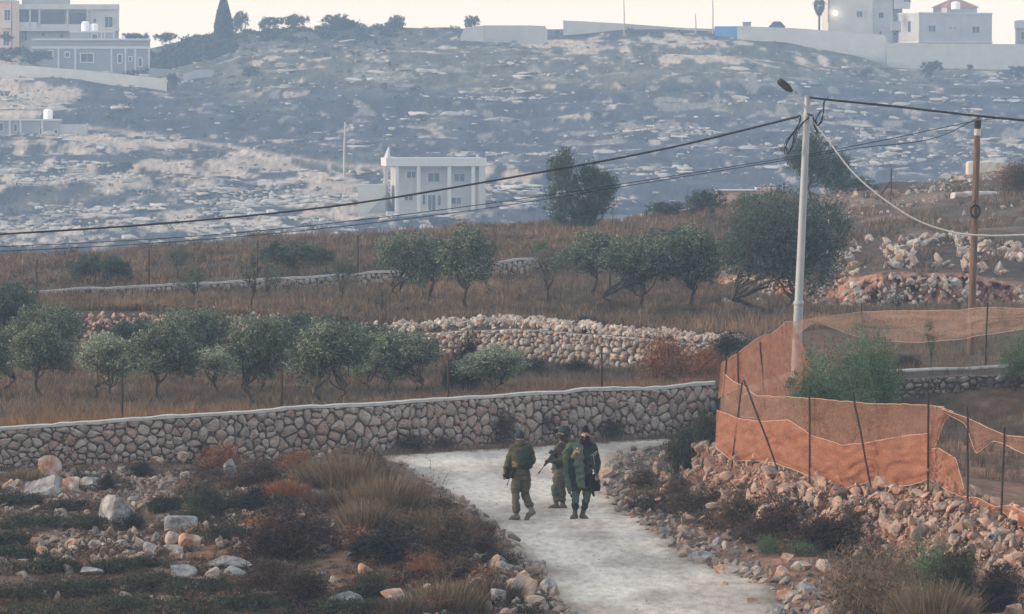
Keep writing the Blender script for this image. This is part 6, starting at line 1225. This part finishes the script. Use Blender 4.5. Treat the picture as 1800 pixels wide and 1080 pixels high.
def foot(b, an, to, s=1.0, hs=.05, grow=0.0):
    """shoe or foot from the ankle to the toe"""
    an = Vector(an); to = Vector(to); d = (to - an); heel = an - Vector((d.x, d.y, 0)).normalized() * .05 + Vector((0, 0, -.055)); limb(b, [an, an + Vector((0, 0, -.03)), heel], [.048 + grow, .046 + grow, .040 + grow]); limb(b, [heel, an + d * .5 + Vector((0, 0, -.005)), to], [.040 + grow, .047 + grow, .038 + grow])
def figure(label, base, J, Y0, rel, gl=None):
    """J: joints as (zoom x, zoom y, depth offset)"""
    root = empty('person', base); tag(root, label, 'person')
    q = {k: P(850 + v[0] / 5.4, 730 + v[1] / 5.4, Y0 + (v[2] if len(v) > 2 else 0)) - base for k, v in J.items()}; b = MB(); up = q['neck'] - q['pelvis']
    ball(b, q['head'], (.074, .092, .108)); fd = Vector(rel).normalized(); hd = q['head']
    ball(b, hd + fd * .055 + Vector((0, 0, -.055)), (.05, .05, .055)); limb(b, [hd + fd * .088 + Vector((0, 0, .012)), hd + fd * .108 + Vector((0, 0, -.022))], [.011, .014]); sx = Vector((fd.y, -fd.x, 0))
    limb(b, [hd + fd * .078 + sx * .035 + Vector((0, 0, .025)), hd + fd * .078 - sx * .035 + Vector((0, 0, .025))], [.014, .014]); ball(b, hd + fd * .09 + Vector((0, 0, -.055)), (.024, .016, .010))
    for s_ in (-1, 1): ball(b, hd + sx * s_ * .074 + Vector((0, 0, -.01)), (.012, .018, .028))
    limb(b, [hd + Vector((0, 0, -.05)), q['neck'] + Vector((0, 0, -.03))], [.055, .06])
    limb(b, [q['pelvis'] + Vector((0, 0, -.05)), q['pelvis'] + up * .25, q['pelvis'] + up * .62, q['pelvis'] + up * .85, q['neck']], [.105, .095, .115, .10, .06], 1.42)
    limb(b, [q['shL'], q['neck'] + Vector((0, 0, -.045)), q['shR']], [.062, .07, .062])
    for s_ in 'LR':
        if 'el' + s_ in q:
            limb(b, [q['sh' + s_], (q['sh' + s_] + q['el' + s_]) / 2, q['el' + s_], (q['el' + s_] * .6 + q['wr' + s_] * .4), q['wr' + s_]], [.054, .048, .040, .040, .027])
            hand(b, q['wr' + s_], q['ha' + s_], J.get('curl' + s_, (.7,))[0] if 0 else .75, 1 if s_ == 'L' else -1)
        limb(b, [q['hip' + s_], (q['hip' + s_] + q['kn' + s_]) / 2, q['kn' + s_]], [.085, .075, .055]); limb(b, [q['kn' + s_], q['kn' + s_] * .65 + q['an' + s_] * .35, q['an' + s_]], [.052, .055, .037]); foot(b, q['an' + s_], q['to' + s_], grow=-.012)
    remeshed(b, 'body', 'skin', root, .0065, smooth=2)
    return root, q
def jacket(q, root, m, name='jacket', g=.02, hem=.12, arms='LR', fold=.012, collar=True, seed=1):
    b = MB(); up = q['neck'] - q['pelvis']
    limb(b, [q['pelvis'] + Vector((0, 0, -hem)), q['pelvis'] + up * .22, q['pelvis'] + up * .6, q['pelvis'] + up * .84, q['neck'] + Vector((0, 0, -.01))], [.115 + g, .105 + g, .122 + g, .108 + g, .06 + g], 1.42); limb(b, [q['shL'], q['neck'] + Vector((0, 0, -.045)), q['shR']], [.066 + g, .075 + g, .066 + g])
    for s_ in arms: limb(b, [q['sh' + s_], (q['sh' + s_] + q['el' + s_]) / 2, q['el' + s_], q['el' + s_] * .5 + q['wr' + s_] * .5, q['wr' + s_] * .9 + q['el' + s_] * .1], [.060 + g, .056 + g, .050 + g, .044 + g, .032 + g])
    return remeshed(b, name, m, root, .011, fold, 3, seed=seed)
def trousers(q, root, m, g=.018, fold=.014, seed=2, low=.15):
    b = MB(); limb(b, [q['pelvis'] + Vector((0, 0, .08)), q['pelvis'] + Vector((0, 0, -.06))], [.11, .115], 1.4)
    for s_ in 'LR':
        a = q['an' + s_] * (1 - low) + q['kn' + s_] * low; limb(b, [q['hip' + s_], (q['hip' + s_] + q['kn' + s_]) / 2, q['kn' + s_]], [.098 + g, .086 + g, .066 + g]); limb(b, [q['kn' + s_], q['kn' + s_] * .5 + a * .5, a * .85 + q['kn' + s_] * .15, a], [.064 + g, .064 + g, .062 + g, .040 + g])
        ball(b, (q['hip' + s_] + q['kn' + s_]) / 2 + Vector((-.075 if s_ == 'L' else .075, 0, 0)), (.035, .07, .085))
    return remeshed(b, 'trousers', m, root, .010, fold, 3, seed=seed)
def boots(q, root, m):
    for s_ in 'LR':
        b = MB(); foot(b, q['an' + s_], q['to' + s_], grow=.006); limb(b, [q['an' + s_], q['an' + s_] * .72 + q['kn' + s_] * .28], [.050, .052]); remeshed(b, 'boot', m, root, .009, .004, 3)
def rifle(label, butt, muz, upv=(0, 0, 1), side=1, L=None):
    butt = Vector(butt); muz = Vector(muz); ax = (muz - butt); L = L or ax.length; ax.normalize(); u = Vector(upv); u = (u - ax * u.dot(ax)).normalized(); sd2 = ax.cross(u); root = empty('rifle', butt); tag(root, label, 'rifle')
    Mx = Matrix(((ax.x, sd2.x, u.x, 0), (ax.y, sd2.y, u.y, 0), (ax.z, sd2.z, u.z, 0), (0, 0, 0, 1))); k = L / .86
    def bx(n, *bs):
        b = MB()
        for lo, hi in bs: b.box([c * k for c in lo], [c * k for c in hi], Mx)
        return b.build(n, M['gun'], root)
    bx('stock', ((0, -.018, -.075), (.035, .018, .03)), ((.03, -.012, -.02), (.20, .012, .022))); bx('receiver', ((.19, -.020, -.035), (.42, .020, .035))); bx('handguard', ((.42, -.022, -.025), (.64, .022, .028)))
    bx('scope', ((.26, -.022, .045), (.36, .022, .10)), ((.28, -.010, .034), (.34, .010, .046))); 
    def tb_(n, pts, r_):
        b = MB(); b.tube([Mx @ (Vector(p) * k) for p in pts], [x * k for x in r_], 8); return b.build(n, M['gun'], root, True)
    tb_('barrel', [(.64, 0, 0), (.78, 0, 0), (.781, 0, 0), (.86, 0, 0)], [.010, .010, .018, .018]); b = MB()
    V = [(.34, -.012, -.03), (.40, -.012, -.03), (.44, -.012, -.17), (.385, -.012, -.18)]; V = V + [(x, .012, z) for x, y, z in V]; V = [tuple(Mx @ (Vector(v) * k)) for v in V]; b.add(V, [(0, 1, 2, 3), (7, 6, 5, 4), (0, 4, 5, 1), (1, 5, 6, 2), (2, 6, 7, 3), (3, 7, 4, 0)]); b.build('magazine', M['gun'], root)
    b = MB(); V = [(.22, -.014, -.03), (.26, -.014, -.03), (.235, -.014, -.12), (.195, -.014, -.11)]; V = V + [(x, .014, z) for x, y, z in V]; V = [tuple(Mx @ (Vector(v) * k)) for v in V]; b.add(V, [(0, 1, 2, 3), (7, 6, 5, 4), (0, 4, 5, 1), (1, 5, 6, 2), (2, 6, 7, 3), (3, 7, 4, 0)]); b.build('grip', M['gun'], root)
    return root
def headgear(q, root, name, m, r3, off=(0, 0, 0), fold=.004, cut=None):
    b = MB(); ball(b, q['head'] + Vector(off), r3); o = remeshed(b, name, m, root, .008, fold, 2); return o
def ground_Y(px, py): return Yat(px, py, 100, 130)

# man seen from behind
Y1 = ground_Y(917, 917); b1 = gp(912, Y1)
J = dict(head=(343, 208, .02), neck=(347, 268, 0), pelvis=(355, 560, 0), shL=(283, 312, 0), shR=(428, 312, 0), elL=(236, 440, .02), wrL=(205, 540, -.02), haL=(195, 600, -.02), elR=(466, 420, .05), wrR=(440, 490, .2), haR=(400, 500, .26),
         hipL=(318, 590, 0), hipR=(396, 590, 0), knL=(303, 745, .02), anL=(312, 945, -.02), toL=(248, 1000, .10), knR=(392, 752, .10), anR=(452, 895, -.02), toR=(405, 992, .03))
p1, q1 = figure('person in olive jacket and dark beanie seen from behind, walking with one heel lifted', b1, J, Y1, (0, 1, 0))
trousers(q1, p1, 'trousers'); jk = jacket(q1, p1, 'jacket', g=.022, hem=.02); boots(q1, p1, 'boot_grey'); headgear(q1, p1, 'beanie', 'beanie', (.092, .104, .105), (0, -.005, .035))
def qq(root_q, x, y, dy, Y0, base): return P(850 + x / 5.4, 730 + y / 5.4, Y0 + dy) - base
b = MB(); limb(b, [qq(0, 330, 268, -.02, Y1, b1), qq(0, 365, 268, -.02, Y1, b1)], [.075, .075]); limb(b, [qq(0, 285, 290, .02, Y1, b1), qq(0, 347, 275, -.09, Y1, b1), qq(0, 415, 290, .02, Y1, b1)], [.035, .055, .035]); remeshed(b, 'hood', 'jacket', p1, .01, .012, 2)
b = MB(); 
for x0, x1, ya, yb, d0, d1 in ((318, 452, 320, 485, -.185, -.11),):
    limb(b, [qq(0, 385, 330, -.13, Y1, b1), qq(0, 388, 400, -.15, Y1, b1), qq(0, 388, 475, -.14, Y1, b1)], [.06, .068, .06], 2.0)
limb(b, [qq(0, 330, 500, -.09, Y1, b1), qq(0, 440, 500, -.09, Y1, b1)], [.03, .03]); remeshed(b, 'vest', 'vest', p1, .01, .008, 2)
b = MB(); limb(b, [qq(0, 226, 505, .0, Y1, b1), qq(0, 232, 580, .0, Y1, b1)], [.072, .066]); limb(b, [qq(0, 200, 575, -.02, Y1, b1), qq(0, 195, 600, -.02, Y1, b1)], [.036, .028]); limb(b, [qq(0, 262, 500, -.04, Y1, b1), qq(0, 275, 580, -.04, Y1, b1)], [.05, .05]); remeshed(b, 'pouch', 'blackcloth', p1, .01, .008, 2)
b = MB(); limb(b, [qq(0, 285, 450, -.16, Y1, b1), qq(0, 318, 468, -.17, Y1, b1)], [.028, .03]); limb(b, [qq(0, 285, 485, -.15, Y1, b1), qq(0, 320, 488, -.16, Y1, b1)], [.022, .022]); remeshed(b, 'belt_pouch', 'tanc', p1, .009, .006, 2)
rifle('slim dark rifle barrel hanging at the left hip of the person seen from behind', P(850 + 322 / 5.4, 730 + 400 / 5.4, Y1 - .10), P(850 + 221 / 5.4, 730 + 668 / 5.4, Y1 - .12), (0, -1, 0))
# man facing left with helmet
Y2 = ground_Y(985, 896); b2 = gp(982, Y2)
J = dict(head=(752, 180, 0), neck=(766, 256, .02), pelvis=(722, 520, .03), shL=(735, 302, -.10), shR=(790, 300, .14), elL=(735, 438, -.18), wrL=(640, 436, -.22), haL=(598, 440, -.22), elR=(735, 400, .2), wrR=(672, 400, .05), haR=(650, 385, -.02),
         hipL=(722, 545, -.07), hipR=(722, 545, .10), knL=(690, 700, -.10), anL=(690, 850, -.06), toL=(625, 890, -.10), knR=(745, 715, .12), anR=(752, 848, .12), toR=(775, 884, -.02))
p2, q2 = figure('person wearing a bulky helmet, standing side on behind the green cloak and gripping a rifle', b2, J, Y2, (-1, -.35, 0))
trousers(q2, p2, 'trousers', g=.014, low=.25); jacket(q2, p2, 'jacket', g=.012, hem=.02, seed=5); boots(q2, p2, 'boot')
b = MB(); c = q2['head']; ball(b, c + Vector((.03, 0, .075)), (.135, .125, .095)); ball(b, c + Vector((.075, 0, .02)), (.085, .115, .09)); limb(b, [c + Vector((-.10, -.02, .10)), c + Vector((-.13, -.02, .055))], [.03, .026]); ball(b, c + Vector((.02, -.06, .13)), (.06, .04, .04)); ball(b, c + Vector((.09, .02, .12)), (.05, .05, .05)); remeshed(b, 'helmet', 'helmet', p2, .009, .012, 1, 2.2)
b = MB(); limb(b, [c + Vector((-.105, -.03, .095)), c + Vector((-.15, -.03, .06)), c + Vector((-.155, -.03, .03))], [.018, .026, .022]); remeshed(b, 'goggles', 'blackcloth', p2, .008, .003, 1)
b = MB(); limb(b, [q2['head'] + Vector((.02, 0, -.05)), q2['neck'] + Vector((0, 0, -.01))], [.078, .082]); ball(b, c + Vector((-.03, -.02, -.045)), (.09, .088, .075)); remeshed(b, 'neck_gaiter', 'glove', p2, .009, .008, 2)
b = MB(); limb(b, [qq(0, 745, 330, .0, Y2, b2), qq(0, 735, 400, .0, Y2, b2), qq(0, 728, 470, .0, Y2, b2)], [.165, .17, .15], .95); ball(b, qq(0, 700, 470, -.14, Y2, b2), (.06, .05, .08)); ball(b, qq(0, 668, 380, -.10, Y2, b2), (.065, .06, .11)); remeshed(b, 'vest', 'vest', p2, .011, .016, 2, 1.4)
b = MB(); limb(b, [q2['knL'] + Vector((-.03, -.02, .02)), q2['knL'] + Vector((-.03, -.02, -.09))], [.078, .07]); remeshed(b, 'knee_pad', 'kneepad', p2, .009, .008, 2)
b = MB(); hand(b, q2['wrL'] + Vector((0, -.0, 0)), q2['haL'], .9, 1, 1.0, (0, .2, -1)); limb(b, [q2['wrL'], q2['haL']], [.036, .036]); remeshed(b, 'glove', 'glove', p2, .007, .002, 1)
rifle('dark rifle pointing down and left in the hands of the helmeted person', P(850 + 742 / 5.4, 730 + 262 / 5.4, Y2 - .20), P(850 + 519 / 5.4, 730 + 556 / 5.4, Y2 - .24), (-.7, 0, .6))
# man facing the camera with green cloak
Y3 = ground_Y(1020, 916); b3 = gp(1018, Y3)
J = dict(head=(967, 179, -.01), neck=(965, 255, .02), pelvis=(945, 575, .02), shL=(868, 312, .0), shR=(1045, 312, .02), elL=(828, 425, -.06), wrL=(872, 352, -.26), haL=(898, 326, -.29), elR=(1078, 450, .03), wrR=(1075, 560, -.06), haR=(1072, 610, -.08),
         hipL=(900, 610, 0), hipR=(985, 610, .02), knL=(874, 775, -.05), anL=(868, 940, .0), toL=(838, 985, -.12), knR=(978, 772, .0), anR=(940, 940, .06), toR=(985, 995, -.10))
p3, q3 = figure('person in black balaclava and green cloak, facing forward and raising a small device', b3, J, Y3, (-.12, -1, -.05))
trousers(q3, p3, 'dkgreen', g=.008, low=.3, seed=6); jacket(q3, p3, 'dkgreen', g=.02, hem=.03, arms='R', seed=7); boots(q3, p3, 'boot')
b = MB(); limb(b, [q3['shL'], (q3['shL'] + q3['elL']) / 2, q3['elL'], q3['elL'] * .7 + q3['wrL'] * .3], [.08, .074, .066, .055]); remeshed(b, 'sleeve', 'dkgreen', p3, .01, .01, 2)
c = q3['head']; b = MB(); ball(b, c + Vector((0, .008, .045)), (.090, .106, .085)); limb(b, [c + Vector((.01, .02, .10)), c + Vector((.015, .02, .145))], [.06, .035]); ball(b, c + Vector((0, .055, .0)), (.092, .075, .10)); remeshed(b, 'beanie', 'maskblack', p3, .008, .004, 2)
b = MB(); ball(b, c + Vector((0, -.008, -.06)), (.082, .108, .052)); ball(b, c + Vector((0, .0, -.13)), (.084, .09, .05)); limb(b, [c + Vector((0, .01, -.10)), q3['neck'] + Vector((0, 0, .02)), q3['neck'] + Vector((.01, -.06, -.11))], [.085, .10, .085]); ball(b, q3['neck'] + Vector((0, -.02, -.05)), (.145, .12, .07)); remeshed(b, 'mask', 'maskblack', p3, .008, .008, 2)
b = MB(); ball(b, c + Vector((-.012, -.112, -.052)), (.026, .008, .011)); b.build('mouth_opening', M['tanc'], p3, True)
b = MB()
for s_ in (-1, 1): ball(b, c + Vector((-.01 + s_ * .03, -.088, .004)), (.012, .009, .006))
b.build('eyes', M['gun'], p3, True)
def S3(x, y, dy): return qq(0, x, y, dy, Y3, b3)
ck = MB(); limb(ck, [S3(885, 275, -.02), S3(895, 305, -.13), S3(903, 380, -.18), S3(908, 470, -.19), S3(914, 570, -.19), S3(922, 640, -.18), S3(930, 700, -.16)], [.045, .055, .052, .05, .048, .045, .03], 2.15); 
limb(ck, [S3(850, 290, .03), S3(815, 318, .03), S3(782, 360, .0), S3(785, 460, -.04), S3(790, 560, -.06), S3(808, 660, -.07), S3(815, 755, -.08)], [.045, .052, .048, .048, .046, .042, .025], 1.6)
limb(ck, [S3(795, 330, -.02), S3(850, 300, -.03), S3(900, 282, -.03), S3(930, 285, -.04)], [.05, .075, .065, .05]); limb(ck, [S3(810, 330, .06), S3(860, 315, .10), S3(930, 300, .10)], [.05, .065, .05])
remeshed(ck, 'cloak', 'cloak', p3, .010, .022, 3, .9, seed=12)
b = MB(); limb(b, [S3(1020, 570, .02), S3(1050, 640, .02), S3(1070, 725, .02)], [.05, .06, .05], 2.0); limb(b, [S3(1030, 560, -.05), S3(985, 620, -.09), S3(975, 680, -.08)], [.06, .07, .04], 1.2); remeshed(b, 'hanging_coat', 'blackcloth', p3, .011, .018, 2)
b = MB(); limb(b, [S3(850, 400, -.02), S3(845, 480, -.03), S3(850, 570, -.03), S3(862, 690, -.03)], [.07, .075, .075, .05], 1.5); limb(b, [S3(1000, 400, -.10), S3(995, 480, -.13), S3(985, 560, -.12)], [.07, .075, .06], 1.1); remeshed(b, 'vest', 'vest', p3, .011, .014, 2)
b = MB()
for pts in (((1008, 385), (1035, 372), (1078, 342)), ((1035, 372), (1050, 420), (1054, 490)), ((1078, 342), (1060, 380), (1040, 384))): b.tube([S3(x, y, -.20) for x, y in pts], .0045, 5)
b.build('cord', M['rope'], p3, True)
for kk in ('knL', 'knR'):
    b = MB(); limb(b, [q3[kk] + Vector((0, -.03, .05)), q3[kk] + Vector((0, -.035, -.07))], [.075, .068]); remeshed(b, 'knee_pad', 'kneepad', p3, .009, .008, 2)
b = MB(); b.tube([S3(938, 708, -.03), S3(944, 765, -.03)], [.018, .012], 6); b.build('orange_strap', mat('orange_strap', [(.5, .14, .04), (.65, .22, .08)], 5, .7), p3)
b = MB(); limb(b, [S3(1040, 740, -.02), S3(1046, 762, -.02)], [.032, .028]); limb(b, [S3(832, 762, -.04), S3(836, 776, -.04)], [.02, .016]); remeshed(b, 'pouch', 'blackcloth', p3, .008, .004, 1)
rifle('black rifle slung down the side of the person with the green cloak', P(850 + 1008 / 5.4, 730 + 375 / 5.4, Y3 - .19), P(850 + 1098 / 5.4, 730 + 640 / 5.4, Y3 - .20), (1, 0, .2), L=.62)
dv = empty('handheld_device', P(850 + 897 / 5.4, 730 + 320 / 5.4, Y3 - .33)); tag(dv, 'small dark device with a bright spot held up in front of the green cloak', 'device'); b = MB(); b.box((-.034, -.012, -.018), (.034, .012, .024)); b.tube([(.0, -.012, .01), (.0, -.03, .012)], [.016, .014], 10); b.build('case', M['gun'], dv); b = MB(); ball(b, (-.014, -.026, .012), (.014, .008, .012)); b.build('glint', M['tank'], dv, True)
HAZE = 0.00044
# ---------------- the air ----------------
hz = MB(); hz.box((-225, -12, -48), (225, 1030, 42))
m = bpy.data.materials.new('haze_air'); m.use_nodes = True; t = m.node_tree
t.nodes.remove(t.nodes['Principled BSDF'])
pv = t.nodes.new('ShaderNodeVolumePrincipled'); pv.inputs['Color'].default_value = (.47, .68, .98, 1)
pv.inputs['Density'].default_value = HAZE; pv.inputs['Anisotropy'].default_value = .1
t.links.new(pv.outputs[0], t.nodes['Material Output'].inputs['Volume'])
tag(hz.build('haze', m), kind='stuff')
